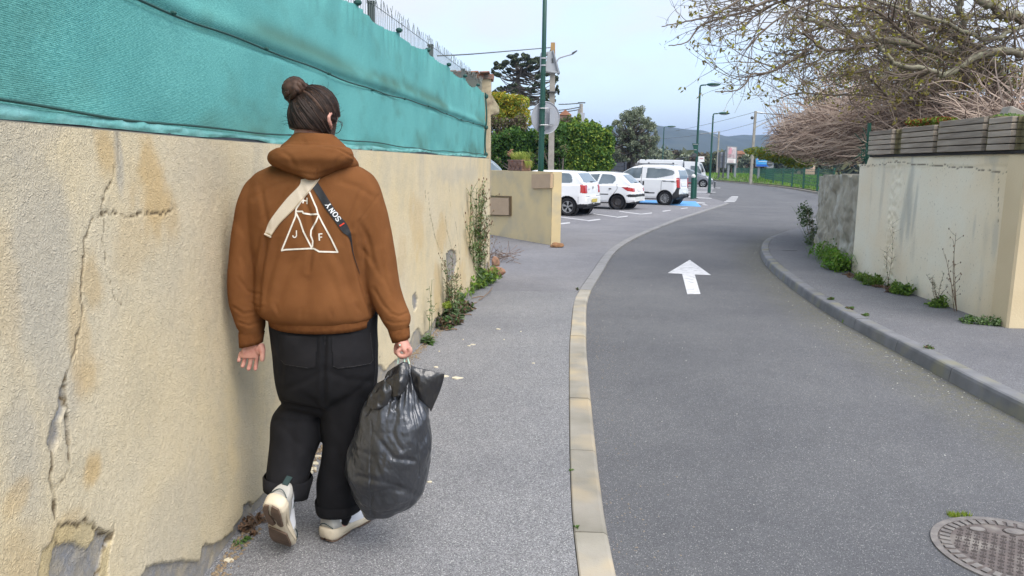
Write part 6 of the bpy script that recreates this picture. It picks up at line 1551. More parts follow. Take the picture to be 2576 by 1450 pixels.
bush('pale_green_shrub', 'pale yellow green shrub sticking out below the left tip of the dry vines', bl, [L_lime[1], L_bud[1], L_gry[2]], 2200, .10, seed=13, stems=False)
bl = [vb(2362, 305, 10.2, 40, 9, .3), vb(2310, 309, 10.6, 26, 7, .25)]
bush('red_tinged_shrub', 'low green and red tinged plant behind the second timber planter', bl, [L_lime[1], leafmats('red_leaf', [(.30, .08, .03)])[0], L_lime[0]], 1400, .045, seed=14, stems=False)
bl = [vb(2490, 306, 9.6, 45, 8, .25), vb(2560, 303, 9.3, 40, 10, .25), vb(2530, 298, 9.5, 26, 10, .2)]
bush('planter_greens', 'light green weeds growing out of the timber planters at the foot of the plane tree', bl, [L_weed[1], L_weed[2], L_gry[1]], 1300, .05, seed=15, stems=False)
# ivy, mesh post and blocks at the planter row's end
r_ = empty('fence_post', P(2185, 395, 11.9), label='short dark green fence post wrapped in netting at the left end of the timber planters', cat='fence post')
b = MB(); b.tube([P(2180, 420, 11.95), P(2185, 350, 11.95), P(2187, 310, 11.95)], .028, 6); b.build('post', M_gf, r_)
b = MB(); rr = random.Random(3)
for k in range(60):
    a = P(2172+rr.uniform(-4, 22), rr.uniform(352, 412), 11.9); b.tube([a, a+Vector((rr.uniform(-.12, .12), rr.uniform(-.08, .08), rr.uniform(-.2, .2)))], .006, 3, cap=False)
o = b.build('netting', M_gf, r_); o['kind'] = 'stuff'
tb_ = P(2545, 291, 10.2)
r_ = empty('concrete_block', tb_, label='pale grey concrete block lying behind the planters beside the plane tree trunk', cat='block')
b = MB(); b.box(tb_, (.22, .2, .16), Matrix.Rotation(.4, 3, 'Y'), bev=.015); b.build('block', M_conc, r_)
b = MB(); b.prism([P(2510, 282, 14), P(2580, 258, 14), P(2620, 262, 14), P(2620, 286, 14)], (0, 2, 0)); tag(b.build('shed_roof', M_roof, loc=P(2560, 275, 14), fixn=True), 'corner of a rusty tiled shed roof showing behind the plane tree trunk', 'shed roof')

# ------------------------------------------------------------------ weeds
M_stem = mat('green_stem', (.10, .14, .05), (.16, .15, .07), scale=20)
M_dstem = mat('dry_stem', (.16, .10, .06), (.22, .15, .09), scale=20)
def blade(mb, p, d, L, w, m, droop=.4, seg=3):
    d = Vector(d).normalized(); s = d.cross(Vector((0, 0, 1)));
    if s.length < .05: s = Vector((1, 0, 0))
    s.normalize(); prev = None
    for k in range(seg+1):
        t = k/seg; c = p+d*L*t+Vector((0, 0, -droop*L*t*t)); ww = s*w*math.sin(math.pi*(.12+.88*t)*.98)*.5
        if prev: mb.add([prev[0], prev[1], c+ww, c-ww], [(0, 1, 2, 3)], m)
        prev = (c-ww, c+ww)
def weed(name, label, base, tops, lm, sm, leafL, leafW, nleaf, sr=.004, rosette=0, seed=1, budm=None, group=None, branch=2, droop=.4):
    rr = random.Random(seed); base = Vector(base); r_ = empty(name, base, label=label, cat='weed', group=group); sb, lb, bb = MB(), MB(), MB()
    for t in tops:
        t = Vector(t); off = Vector((rr.uniform(-.03, .03), rr.uniform(-.03, .03), 0)); mid = (base+off).lerp(t, .5)+Vector((rr.uniform(-.03, .03), rr.uniform(-.03, .03), 0))
        cp = catmull([base+off, mid, t], 7); sb.tube(cp, [sr*(1-.7*k/len(cp)) for k in range(len(cp))], 4, cap=False); H_ = (t-base).length
        for q in range(branch*3):
            j = rr.randint(len(cp)//3, len(cp)-2); d = Vector((rr.uniform(-1, 1), rr.uniform(-1, 1), rr.uniform(.6, 1.6))).normalized(); e = wander(rr, cp[j], d, H_*rr.uniform(.08, .22), 4, .25)
            sb.tube(e, [sr*.5, sr*.45, sr*.4, sr*.3, sr*.2], 3, cap=False)
            if budm: bb.ball(e[-1], (sr*1.2, sr*1.2, sr*2.2), 5, 4)
            for k in range(2): blade(lb, e[rr.randint(1, 3)], (rr.uniform(-1, 1), rr.uniform(-1, 1), .4), leafL*.5, leafW*.5, rr.randrange(len(lm)), droop)
        for q in range(nleaf):
            f = rr.random()**1.4; j = min(int(f*len(cp)), len(cp)-1); blade(lb, cp[j], (rr.uniform(-1, 1), rr.uniform(-1, 1), rr.uniform(0, .8)), leafL*(1.1-.75*f)*rr.uniform(.6, 1.2), leafW*(1.1-.6*f), rr.randrange(len(lm)), droop)
    for q in range(rosette):
        a = rr.uniform(0, 6.28); blade(lb, base+Vector((rr.uniform(-.03, .03), rr.uniform(-.03, .03), .01)), (math.cos(a), math.sin(a), rr.uniform(.15, .9)), leafL*rr.uniform(1.0, 1.8), leafW*1.4, rr.randrange(len(lm)), droop)
    sb.build('stems', sm, r_); 
    if lb.v: lb.build('leaves', lm, r_)
    if budm and bb.v: bb.build('seed_heads', budm, r_)['kind'] = 'stuff'
    return r_
def patch(name, label, pts, r, h, n, size, mats, seed=1, blades=0, cat='weeds', flat=.2):
    """leafy ground cover: n leaves over several ground points"""
    rr = random.Random(seed); c = Vector(pts[0]); r_ = empty(name, c, label=label, cat=cat); mb = MB()
    for p in pts:
        p = Vector(p)
        for q in range(5):
            f_ = rr.uniform(.25, .75); hh_ = h*rr.uniform(.3, 1.15); leaves(mb, p+Vector((rr.uniform(-r, r)*.7, rr.uniform(-r, r)*.7, hh_*.45)), (r*f_, r*f_, hh_*.55), n//len(pts)//5, size*rr.uniform(.7, 1.1), len(mats), .1, rr, flat=flat, aspect=.6)
        for k in range(int(h*90)):
            a = rr.uniform(0, 6.28); q0 = p+Vector((rr.uniform(-r, r)*.8, rr.uniform(-r, r)*.8, h*rr.uniform(.1, .6))); blade(mb, q0, (math.cos(a), math.sin(a), rr.uniform(.2, 1.6)), size*rr.uniform(1.2, 2.6), size*.35, rr.randrange(len(mats)), .4)
        for k in range(blades//len(pts)):
            a = rr.uniform(0, 6.28); blade(mb, p+Vector((rr.uniform(-r, r)*.7, rr.uniform(-r, r)*.7, 0)), (math.cos(a)*.5, math.sin(a)*.5, 1), h*rr.uniform(.7, 1.6), .008, rr.randrange(len(mats)), .3)
    mb.build('leaves', mats, r_)
    return r_
g0 = lambda x, y: G(x, y, 0.0)
gw = lambda x, y: G(x, y, ZW)
def topp(x, y, base, dy=0):
    p = P(x, y, base.y+dy)
    if base.x < 1.0 and p.y < 11.35 and p.x < float(np.interp(p.y, WY, WX))+.05:      # keep it in front of the wall face
        s, z = onwall(x, y); p = wpt(min(s, SMAX), .06+.03*math.sin(x), z)
    return p
# tall group against the far end of the left wall
bA = g0(1192, 716); 
weed('tall_weed', 'tallest branching green weed with dry seed heads at the far end of the left wall', bA, [topp(x, y, bA, dy) for x, y, dy in ((1172, 482, .1), (1184, 476, 0), (1196, 500, .1), (1206, 480, 0), (1219, 486, -.1), (1190, 540, 0), (1228, 545, -.2), (1165, 570, .1), (1208, 590, -.1), (1178, 620, 0), (1222, 640, -.1))], [L_gry[1], L_gry[2], L_weed[1], L_weed[0]], M_stem, .17, .034, 120, .007, 60, 3, M_dstem, branch=6)
bA2 = g0(1218, 712)
weed('leaning_weed', 'thin dry stems leaning away from the wall beside the reddish stones', bA2, [topp(x, y, bA2, dy) for x, y, dy in ((1250, 592, 0), (1262, 630, .1), (1226, 575, -.1), (1215, 600, 0))], L_gry, M_dstem, .05, .012, 5, .004, 4, 4, M_dstem, branch=2)
bB = g0(1135, 806)
weed('bushy_weed', 'dark bushy weed with brown seed heads, second clump from the man along the wall', bB, [topp(x, y, bB, dy) for x, y, dy in ((1100, 657, .1), (1110, 665, 0), (1120, 700, 0), (1140, 636, .2), (1150, 690, .1), (1130, 690, 0), (1160, 720, .2), (1106, 720, -.1))], L_gry+[L_weed[0]], M_dstem, .11, .024, 55, .004, 50, 5, M_dstem, branch=4)
bC = g0(1073, 864)
weed('leafy_weed', 'single upright leafy weed with broad basal leaves nearest the man', bC, [topp(1074, 704, bC), topp(1080, 720, bC, .03)], [L_weed[0], L_gry[1]], M_stem, .085, .028, 16, .004, 24, 6, None, branch=1)
patch('ground_weeds', 'low bright green weeds spreading from the foot of the tallest weed', [g0(1150, 770), g0(1165, 752), g0(1178, 736), g0(1195, 722), g0(1212, 712), g0(1225, 705)], .17, .22, 2600, .05, [L_weed[1], L_weed[2], L_lime[1], L_gry[0]], 7, 120)
patch('dark_ground_weeds', 'dark low weeds with dead leaves under the bushy weed by the wall', [g0(1118, 826), g0(1132, 818), g0(1148, 800), g0(1158, 786), g0(1110, 808)], .12, .14, 1700, .045, [L_gry[0], L_dry[2], L_dry[0], L_weed[0]], 8, 40)
patch('lime_sprig', 'small bright lime green sprig against the wall in the bushy weed', [topp(1102, 775, g0(1118, 820), 0)], .05, .10, 160, .03, [L_lime[1], L_lime[2]], 9)
# dead branch, stones
b = MB(); rr = random.Random(5); c0 = g0(1243, 652)
for k in range(90):
    p = c0+Vector((rr.uniform(-.25, .35), rr.uniform(-.35, .35), rr.uniform(0, .07))); d = Vector((rr.uniform(-1, 1), rr.uniform(-1, 1), rr.uniform(-.2, .35))).normalized()
    b.tube(wander(rr, p, d, rr.uniform(.1, .35), 3, .2), .005, 3, cap=False)
tag(b.build('dead_twig_heap', M_vine2, loc=c0), 'small dark heap of dead twigs on the driveway behind the reddish stones', 'twigs', kind='stuff')
def rock(name, label, c, size, m, seed, cat='stone', rot=0.0, group=None):
    bm = bmesh.new(); bmesh.ops.create_icosphere(bm, subdivisions=4, radius=1)
    for v in bm.verts:
        n_ = mn.noise(v.co*1.3+Vector((seed, 0, 0)))*.28+mn.noise(v.co*3+Vector((0, seed, 0)))*.10
        v.co = v.co*(1+n_); v.co = Vector((v.co.x*size[0], v.co.y*size[1], max(v.co.z*size[2], -size[2]*.75)))
    me = bpy.data.meshes.new(name); bm.to_mesh(me); bm.free(); me.transform(Matrix.Rotation(rot, 4, 'Z')); me.materials.append(m)
    o = bpy.data.objects.new(name, me); COL.objects.link(o); o.location = Vector(c)+Vector((0, 0, size[2]*.7)); WMAT[o.name] = Matrix.Translation(o.location)
    me.polygons.foreach_set('use_smooth', [True]*len(me.polygons)); return tag(o, label, cat, group)
M_redst = mat('reddish_stone', (.34, .185, .115), (.25, .14, .09), scale=8, bump=.6, bscale=30)
M_brst = mat('brown_stone', (.33, .17, .075), (.24, .125, .06), scale=8, bump=.6, bscale=30)
rock('stone', 'larger reddish stone at the foot of the weeds by the end of the left wall', g0(1248, 692), (.125, .10, .075), M_redst, 2.0)
rock('stone', 'smaller reddish stone standing just behind the larger one', g0(1246, 672)+Vector((0, .12, 0)), (.065, .07, .09), M_redst, 6.0)
rock('stone', 'flat brown stone at the foot of the low yellow wall corner', G(1401, 622.5, ZP), (.135, .11, .058), M_brst, 9.0)
rock('stone', 'small crumpled silvery object between the brown stone and the low wall corner', G(1386.5, 614, ZP), (.045, .045, .09), mat('silver_scrap', (.5, .5, .5), rough=.3, metallic=.4, bump=1, bscale=20), 4.0, 'scrap')
# twigs on the pavement, flakes of fallen plaster
M_flake = mat('plaster_flake', (.62, .55, .40), (.70, .64, .50), scale=30)
fk = [(1253, 829, .05), (1190, 868, .045), (1180, 871, .03), (1310, 835, .02), (1268, 855, .02), (1098, 925, .05), (1082, 1214, .03), (1165, 855, .02), (790, 1168, .06), (785, 1182, .07), (778, 1190, .045), (1342, 915, .025), (1105, 885, .02), (575, 1412, .05), (1150, 952, .09), (1120, 948, .06), (800, 1150, .045)]
fkl = ['oval plaster flake on the pavement out from the dark ground weeds', 'largest of the pale plaster smears right of the upright leafy weed', 'smaller plaster flake touching the large smear right of the leafy weed', 'small pale flake out towards the kerb level with the dark weeds', 'small pale flake below the oval one in mid pavement', 'pale flake beside the top of the rubbish bag flap', 'pale flake on the pavement right of the middle of the rubbish bag', 'tiny flake between the bushy weed and the smear', 'plaster lump seen between the legs of the man, left one', 'plaster lump seen between the legs of the man, right one', 'flat plaster piece between the legs, nearest the lifted shoe', 'lone flake near the kerb level with the bag flap', 'tiny flake at the root of the upright leafy weed', 'brownish flake at the wall foot below the peeled plaster', 'broad pale patch of fallen plaster right of the bag flap', 'pale patch of fallen plaster above the bag flap', 'small plaster crumb at the wall between the legs of the man']
for i, (x, y, s) in enumerate(fk):
    b = MB(); c = g0(x, y); n = 7; a0 = rng.uniform(0, 6)
    b.prism([c+Vector((math.cos(a0+k*6.283/n)*s*.5*rng.uniform(.5, 1.1), math.sin(a0+k*6.283/n)*s*.4*rng.uniform(.5, 1.1), .006)) for k in range(n)], (0, 0, -.006))
    tag(b.build('plaster_flake', M_flake, loc=c, fixn=True), fkl[i], 'debris', 'plaster flakes on the left pavement')
for i, (x0, y0, x1, y1) in enumerate([(1205, 757, 1238, 726), (1178, 770, 1200, 762), (1120, 833, 1150, 832), (1188, 752, 1215, 748), (1160, 795, 1186, 795)]):
    b = MB(); a, c = g0(x0, y0), g0(x1, y1); m_ = a.lerp(c, .5)+Vector((.03, .02, .015)); b.tube(catmull([a+Vector((0, 0, .008)), m_, c+Vector((0, 0, .008))], 4), .006, 4)
    tag(b.build('fallen_twig', M_dstem, loc=a), ['longest dead twig lying below the reddish stones', 'thin dead twig beside the bright ground weeds', 'dead twig lying flat below the dark ground weeds', 'dead twig pointing out from the middle of the ground weeds', 'short dead twig between the dark and the bright weeds'][i], 'twig', 'dead twigs on the left pavement')
# grit and pale stone chips
def chips(name, label, fn, n, smin, smax, m, seed):
    rr = random.Random(seed); b = MB()
    for _ in range(n):
        p = fn(rr)
        if p is None: continue
        s = rr.uniform(smin, smax); k = 5; a0 = rr.uniform(0, 6)
        ring = [p+Vector((math.cos(a0+6.283*q/k)*s*rr.uniform(.6, 1), math.sin(a0+6.283*q/k)*s*rr.uniform(.6, 1), 0)) for q in range(k)]
        b.add(ring+[p+Vector((0, 0, s*.7))], [(q, (q+1) % k, k) for q in range(k)])
    return tag(b.build(name, m), label, 'grit', kind='stuff')
def gut(rr):
    i = rr.randrange(10, 150); p = krs[i] if i < len(krs) else krs[-1]
    if p.y > 20 or p.y < 3.5: return None
    return Vector((p.x-.03-abs(rr.gauss(0, .18)), p.y+rr.uniform(-.3, .3), ZR+.001))
chips('gutter_grit', 'pale grit scattered along the right hand gutter', gut, 380, .002, .008, mat('pale_grit', (.52, .50, .44)), 3)
def nearroad(rr):
    return Vector((rr.uniform(.55, 3.4), rr.uniform(2.8, 11), ZR+.001))
chips('road_grit', 'tiny pale stones scattered on the road surface', nearroad, 90, .003, .007, mat('pale_grit', (.55, .54, .50)), 4)
def nearkerb(rr):
    i = rr.randrange(20, 100); p = kcs[i]
    if p.y > 13 or p.y < 2.7: return None
    return Vector((p.x+.10+abs(rr.gauss(0, .15)), p.y+rr.uniform(-.3, .3), ZR+.001))
chips('kerb_grit', 'brown and pale grit along the left kerb', nearkerb, 500, .0025, .007, mat('brown_grit', (.26, .22, .17)), 6)
# dirt and dry leaves along the foot of the left wall and in the near corner
def foot(rr):
    s = rr.uniform(2.3, 9.5); x, y, nx, ny = [float(v) for v in wall_at(s)]; d = abs(rr.gauss(0, .035))+.015
    return Vector((x+nx*d, y+ny*d, .002))
chips('wall_foot_dirt', 'brown crumbs and dirt along the foot of the left wall', foot, 2600, .003, .012, mat('brown_crumb', (.20, .14, .085), (.30, .24, .16), scale=40), 7)
patch('dead_leaves', 'reddish brown dead leaves heaped in the wall corner beside the lifted shoe', [g0(640, 1318), g0(625, 1335)], .05, .035, 200, .035, L_dry, 4, cat='dead leaves')
patch('corner_moss', 'tiny green weeds in the wall corner below the peeled plaster', [g0(620, 1360), g0(600, 1375)], .03, .03, 120, .014, [L_weed[0], L_weed[1]], 4)
# right hand side weeds
b1 = gw(2046, 617)
patch('dark_shrub', 'tall dark green weed bush at the foot of the old stone wall', [b1+Vector((0, 0, .0)), b1+Vector((.05, .3, .15)), b1+Vector((.0, .5, .35)), b1+Vector((-.05, .6, .55))], .20, .36, 700, .06, [L_gry[1], L_weed[0], L_gry[2]], 21, 60, 'weed', 0)
weed('shrub_shoot', 'thin dark shoots above the dark weed bush at the stone wall', b1, [topp(2033, 528, b1, .2), topp(2044, 540, b1, .3), topp(2026, 560, b1, .1)], [L_gry[0], L_gry[1]], M_dstem, .07, .02, 14, .005, 0, 22, branch=3)
patch('bright_weeds', 'bright green leafy weeds heaped against the old stone wall', [gw(2068, 652), gw(2085, 662), gw(2100, 670), gw(2115, 678), gw(2130, 684)], .30, .42, 3400, .06, [L_weed[1], L_weed[2], leafmats('fresh_leaf', [(.12, .30, .02)])[0]], 23, 160)
patch('grass_tuft', 'tuft of long grass at the left end of the pale wall foot', [gw(2172, 708), gw(2190, 716), gw(2205, 720)], .13, .16, 700, .045, [L_weed[1], L_weed[2], L_lime[0]], 24, 220)
bv = gw(2236, 722)
weed('climbing_weed', 'thin vine with small leaf clusters climbing the rough strip of the pale wall', bv, [topp(2246, 556, bv, -.02), topp(2232, 620, bv, -.02)], [L_weed[1], L_lime[0]], M_dstem, .06, .02, 16, .0035, 6, 25, branch=4)
patch('red_litter', 'reddish brown dead leaves along the foot of the pale wall', [gw(2148, 694), gw(2160, 700), gw(2215, 722), gw(2235, 730), gw(2246, 734)], .14, .03, 700, .035, L_dry, 26, cat='dead leaves')
patch('broadleaf_tuft', 'fresh green broad leaved tuft at the foot of the pale wall beside the thin vine', [gw(2258, 738), gw(2275, 742)], .12, .16, 500, .06, [L_weed[1], L_weed[2]], 27, 30)
weed('spear_leaves', 'upright spear shaped leaves in the broad leaved tuft', gw(2282, 742), [topp(2280, 695, gw(2282, 742))], [L_weed[0]], M_stem, .16, .03, 4, .004, 6, 28, branch=0, droop=.05)
bd = gw(2362, 772)
weed('spiky_weed', 'dark drooping weed with green basal leaves in front of the pale wall', bd, [topp(2330, 690, bd), topp(2345, 700, bd), topp(2352, 715, bd), topp(2374, 690, bd), topp(2385, 720, bd)], [L_gry[0], L_weed[0]], M_dstem, .07, .018, 14, .004, 30, 29, branch=3)
be = gw(2404, 783)
weed('dry_stalk', 'tall bare dry stalk forking in front of the pale wall', be, [topp(2405, 586, be), topp(2400, 640, be, -.05), topp(2378, 640, be), topp(2392, 700, be)], [L_dry[0]], M_dstem, .02, .008, 3, .005, 0, 30, M_dstem, branch=2)
patch('basal_leaves', 'bright green leaves at the base of the dark drooping weed', [gw(2355, 772), gw(2368, 774)], .10, .13, 380, .05, [L_weed[1], L_weed[2]], 31, 20)
patch('creeping_weed', 'creeping green weed spreading from the corner of the pale wall', [gw(2432, 812), gw(2455, 815), gw(2480, 817), gw(2505, 818), gw(2520, 812)], .10, .09, 900, .035, [L_weed[1], L_gry[1], L_gry[2]], 32, 40)
for i, (x, y, lab) in enumerate([(2133, 812, 'small green weed sprouting in the right hand gutter'), (2090, 755, 'tiny weed in the joint behind the right kerb, near its bend'), (2135, 778, 'tiny weed in the joint behind the right kerb, middle of the curve'), (2180, 795, 'tiny weed in the joint behind the right kerb opposite the wall tufts'), (2335, 877, 'dry brown leaf and weed in the joint behind the right kerb near the frame')]):
    z = ZR if i == 0 else ZW; patch('joint_weed', lab, [G(x, y, z)], .07 if i == 0 else .045, .07 if i == 0 else .03, 120, .03, [L_weed[1], L_gry[1], L_dry[0]] if i else [L_weed[1], L_weed[2]], 40+i)
patch('kerb_sprig', 'tiny sprig growing beside the start of the left kerb', [g0(1452, 730)], .03, .04, 50, .025, [L_gry[0], L_dry[0]], 50)
patch('kerb_moss', 'tiny green plant at the near joint of the left kerb', [g0(1437, 1185), g0(1450, 1330)], .012, .02, 60, .012, [L_weed[0], L_weed[1]], 51)
# ------------------------------------------------------------------ the man
PY = 3.12
CAMT = np.array(CAMR.transposed())
def Kn(co):
    q = (co-np.array([0, 0, EYE]))@CAMT.T; return 1288+FPX*q[:, 0]/-q[:, 2], 725-FPX*q[:, 1]/-q[:, 2]
def pxm(p): q = CAMR.transposed() @ (Vector(p)-Vector((0, 0, EYE))); return FPX/-q.z
def vring(y, xl, xr, Yc, dh, n=36, pw=.85, tilt=0.0, slope=0.0):
    c = P((xl+xr)/2, y, Yc); a = (xr-xl)/2/pxm(c); out = []
    for k in range(n):
        t = 2*math.pi*k/n; cx, sy = math.cos(t), math.sin(t)
        u = math.copysign(abs(cx)**pw, cx); v = math.copysign(abs(sy)**pw, sy)
        out.append(c+Vector((a*u, dh*v, tilt*v+slope*u)))
    return out
def interp_rings(rows, n=36, sub=5, **kw):
    """rows: (y,xl,xr,Yc,dh[,tilt[,slope]]) -> smooth loft rings"""
    R_ = [tuple(r)+(0,)*(7-len(r)) for r in rows]; P_ = [Vector(r[:3]) for r in R_]; Q_ = [Vector(r[3:6]) for r in R_]; S_ = [Vector((r[6], 0, 0)) for r in R_]
    p, q, s = catmull(P_, sub), catmull(Q_, sub), catmull(S_, sub)
    return [vring(a.x, a.y, a.z, b_.x, max(b_.y, .004), n, tilt=b_.z, slope=c.x, **kw) for a, b_, c in zip(p, q, s)]
def remesh(mb, voxel, smooth=4, fac=.5):
    me = mb.mesh('tmp'); bm = bmesh.new(); bm.from_mesh(me); bmesh.ops.triangulate(bm, faces=[f for f in bm.faces if len(f.verts) > 4]); bmesh.ops.recalc_face_normals(bm, faces=bm.faces); bm.to_mesh(me); bm.free()
    ob = bpy.data.objects.new('tmp', me); COL.objects.link(ob)
    m = ob.modifiers.new('r', 'REMESH'); m.mode = 'VOXEL'; m.voxel_size = voxel
    if smooth: s = ob.modifiers.new('s', 'SMOOTH'); s.factor = fac; s.iterations = smooth
    dg = bpy.context.evaluated_depsgraph_get(); out = bpy.data.meshes.new_from_object(ob.evaluated_get(dg)); bpy.data.objects.remove(ob, do_unlink=True)
    return out
def getco(me): a = np.empty(len(me.vertices)*3, np.float32); me.vertices.foreach_get('co', a); return a.reshape(-1, 3).astype(float)
def getno(me): a = np.empty(len(me.vertices)*3, np.float32); me.vertices.foreach_get('normal', a); return a.reshape(-1, 3).astype(float)
def hat(d, w): q = (d/w)**2; return (1-.55*q)*np.exp(-q*.8)
FD = .46
def fold(me, creases, back=True, noiseamp=.004, nscale=7, seed=0.0, micro=0.0):
    co, no = getco(me), getno(me); vx, vy = Kn(co); d = np.zeros(len(co))
    for pl, w, dep in creases:
        sd = seg_dist(vx, vy, pl); e0 = np.hypot(vx-pl[0][0], vy-pl[0][1]); e1 = np.hypot(vx-pl[-1][0], vy-pl[-1][1]); tp_ = sstep(0, w*2.2, np.minimum(e0, e1)+w*.5)
        d -= FD*dep*tp_*(np.exp(-(sd/(w*.62))**2)-.38*np.exp(-((sd-w*1.25)/(w*.85))**2))
    view = co-np.array([0, 0, EYE]); view /= np.linalg.norm(view, axis=1)[:, None]; facing = sstep(.15, -.35, (no*view).sum(1))
    d = d*facing if back else d
    nz = np.array([mn.noise(Vector(c)*nscale+Vector((seed, 0, 0)))+.5*mn.noise(Vector(c)*nscale*2.3+Vector((0, seed, 3))) for c in co])
    d += nz*noiseamp
    if micro: d += micro*np.array([mn.noise(Vector(c)*34) for c in co])
    co = co+no*d[:, None]; me.vertices.foreach_set('co', co.astype(np.float32).ravel()); me.update(); return me
def bvh(me): return BVHTree.FromPolygons([v.co.copy() for v in me.vertices], [tuple(p.vertices) for p in me.polygons])

man = empty('person', (-.87, 3.1, 0), label='man walking away in brown hoodie, black trousers and cream trainers, hair in a bun', cat='person')
M_skin = mat('skin', (.53, .255, .20), (.60, .33, .26), scale=26, rough=.55, spec=.35, bump=.15, bscale=220, bdist=.001, c3=(.50, .20, .165), s3=45, f3=.6)
M_hood = mat('brown_fleece', (.162, .066, .025), (.198, .083, .032), scale=9, rough=1.0, spec=.04, bump=.6, bscale=330, bdist=.0018)
M_rib = mat('brown_rib_knit', (.142, .056, .021), (.178, .072, .027), scale=60, rough=1.0, spec=.04, bump=.3, bscale=400, bdist=.001)
M_den = mat('black_denim', (.0065, .0065, .0082), (.011, .0108, .013), scale=16, rough=.85, spec=.25, bump=.4, bscale=500, bdist=.0008, lo=.4, hi=.7)
M_den2 = mat('faded_black_denim', (.0085, .0082, .010), (.015, .0145, .017), scale=14, rough=.85, spec=.25, bump=.4, bscale=500, bdist=.0008)
M_stitch = mat('faded_stitching', (.05, .048, .05), (.015, .015, .015), scale=160, rough=.8)
M_print = mat('cream_print', (.78, .73, .64), (.66, .61, .52), scale=60, rough=.7)
M_hair = mat('dark_brown_hair', (.015, .0095, .0075), (.034, .021, .016), scale=30, rough=.55, spec=.22)
M_hair2 = mat('brown_bun_hair', (.036, .020, .014), (.082, .046, .031), scale=40, rough=.55, spec=.22)

# body: one continuous surface (head, neck, trunk, arms, hands, legs)
HC = P(793, 297, PY+.02); HR = Matrix.Rotation(math.radians(-24), 3, 'Z') @ Matrix.Rotation(math.radians(-14), 3, 'X') @ Matrix.Rotation(math.radians(4), 3, 'Y')
def hp(x, y, z): return HC+HR @ Vector((x, y, z))
bd_ = MB()
# head in its own frame: y forward, z up; rows (z, halfwidth, back, front)
hrows = [(-.135, .030, .035, .078), (-.122, .044, .045, .090), (-.10, .056, .055, .092), (-.075, .064, .066, .090), (-.045, .070, .080, .089), (-.01, .076, .090, .090), (.02, .079, .095, .094), (.05, .079, .096, .092), (.078, .070, .086, .080), (.098, .053, .066, .060), (.112, .028, .036, .034), (.117, .006, .010, .010)]
rings = []
for z, w, bk, fr in hrows:
    ring = []
    for k in range(32):
        t = 2*math.pi*k/32; c, s = math.cos(t), math.sin(t); ring.append(hp(w*math.copysign(abs(c)**.92, c), (fr if s > 0 else bk)*math.copysign(abs(s)**.95, s), z))
    rings.append(ring)
bd_.loft(rings)
bd_.tube([hp(0, .088, .018), hp(0, .104, -.012), hp(0, .116, -.032), hp(0, .092, -.042)], [.008, .011, .014, .009], 10)      # nose
bd_.tube([hp(-.032, .084, .032), hp(0, .093, .030), hp(.032, .084, .032)], .009, 8)                                         # brow
bd_.tube([hp(-.020, .090, -.066), hp(0, .096, -.064), hp(.020, .090, -.066)], [.006, .009, .006], 8)                         # lips
bd_.ball(hp(0, .082, -.112), (.024, .018, .016), 10, 8)
for s in (1, -1):      # ears
    ep = [hp(s*(.074+.016*math.sin(t)), -.012+.020*math.cos(t*2.05), -.002+.034*math.cos(t)) for t in np.linspace(0, math.pi, 9)]
    bd_.tube(ep, [.006, .008, .008, .008, .008, .009, .010, .009, .006], 8); bd_.ball(hp(s*.078, -.008, -.004), (.010, .014, .024), 10, 8, M=HR)
nb = P(792, 400, PY+.045)
bd_.loft([[c+Vector((rr_*math.cos(t), rr_*1.0*math.sin(t), 0)) for t in np.linspace(0, 2*math.pi, 24, endpoint=False)] for c, rr_ in ((hp(0, -.012, -.02), .060), (hp(0, -.018, -.08), .060), (P(792, 372, PY+.04), .062), (nb, .068), (P(792, 440, PY+.05), .10))])
bd_.loft(interp_rings([(400, 750, 840, PY+.05, .07), (440, 690, 890, PY+.05, .075), (520, 670, 910, PY+.04, .10), (650, 690, 895, PY+.03, .10), (760, 690, 905, PY+.03, .10), (850, 695, 930, PY+.03, .11), (930, 705, 935, PY+.03, .10)], 28))
def limb(pts, rad, n=14): c = catmull([P(*p) for p in pts], 5); r = catmull([Vector((a, 0, 0)) for a in rad], 5); bd_.tube(c, [max(q.x, .003) for q in r], n)
limb([(690, 478, PY+.04), (644, 560, PY+.03), (618, 680, PY+.02), (622, 780, PY+.01), (632, 850, PY-.01), (633, 872, PY-.015)], [.058, .052, .044, .038, .030, .028])
limb([(898, 478, PY+.04), (936, 560, PY+.03), (963, 680, PY+.02), (985, 780, PY+.0), (1006, 845, PY-.04), (1012, 862, PY-.05)], [.058, .052, .044, .038, .030, .028])
limb([(750, 900, PY+.03), (752, 980, PY+.08), (752, 1040, PY+.12), (742, 1130, PY+.06), (728, 1225, PY-.08), (716, 1262, PY-.13)], [.085, .07, .062, .052, .040, .036])
limb([(868, 900, PY+.03), (868, 1000, PY+.04), (862, 1100, PY+.04), (858, 1220, PY+.03), (852, 1325, PY+.03)], [.085, .07, .056, .046, .036])
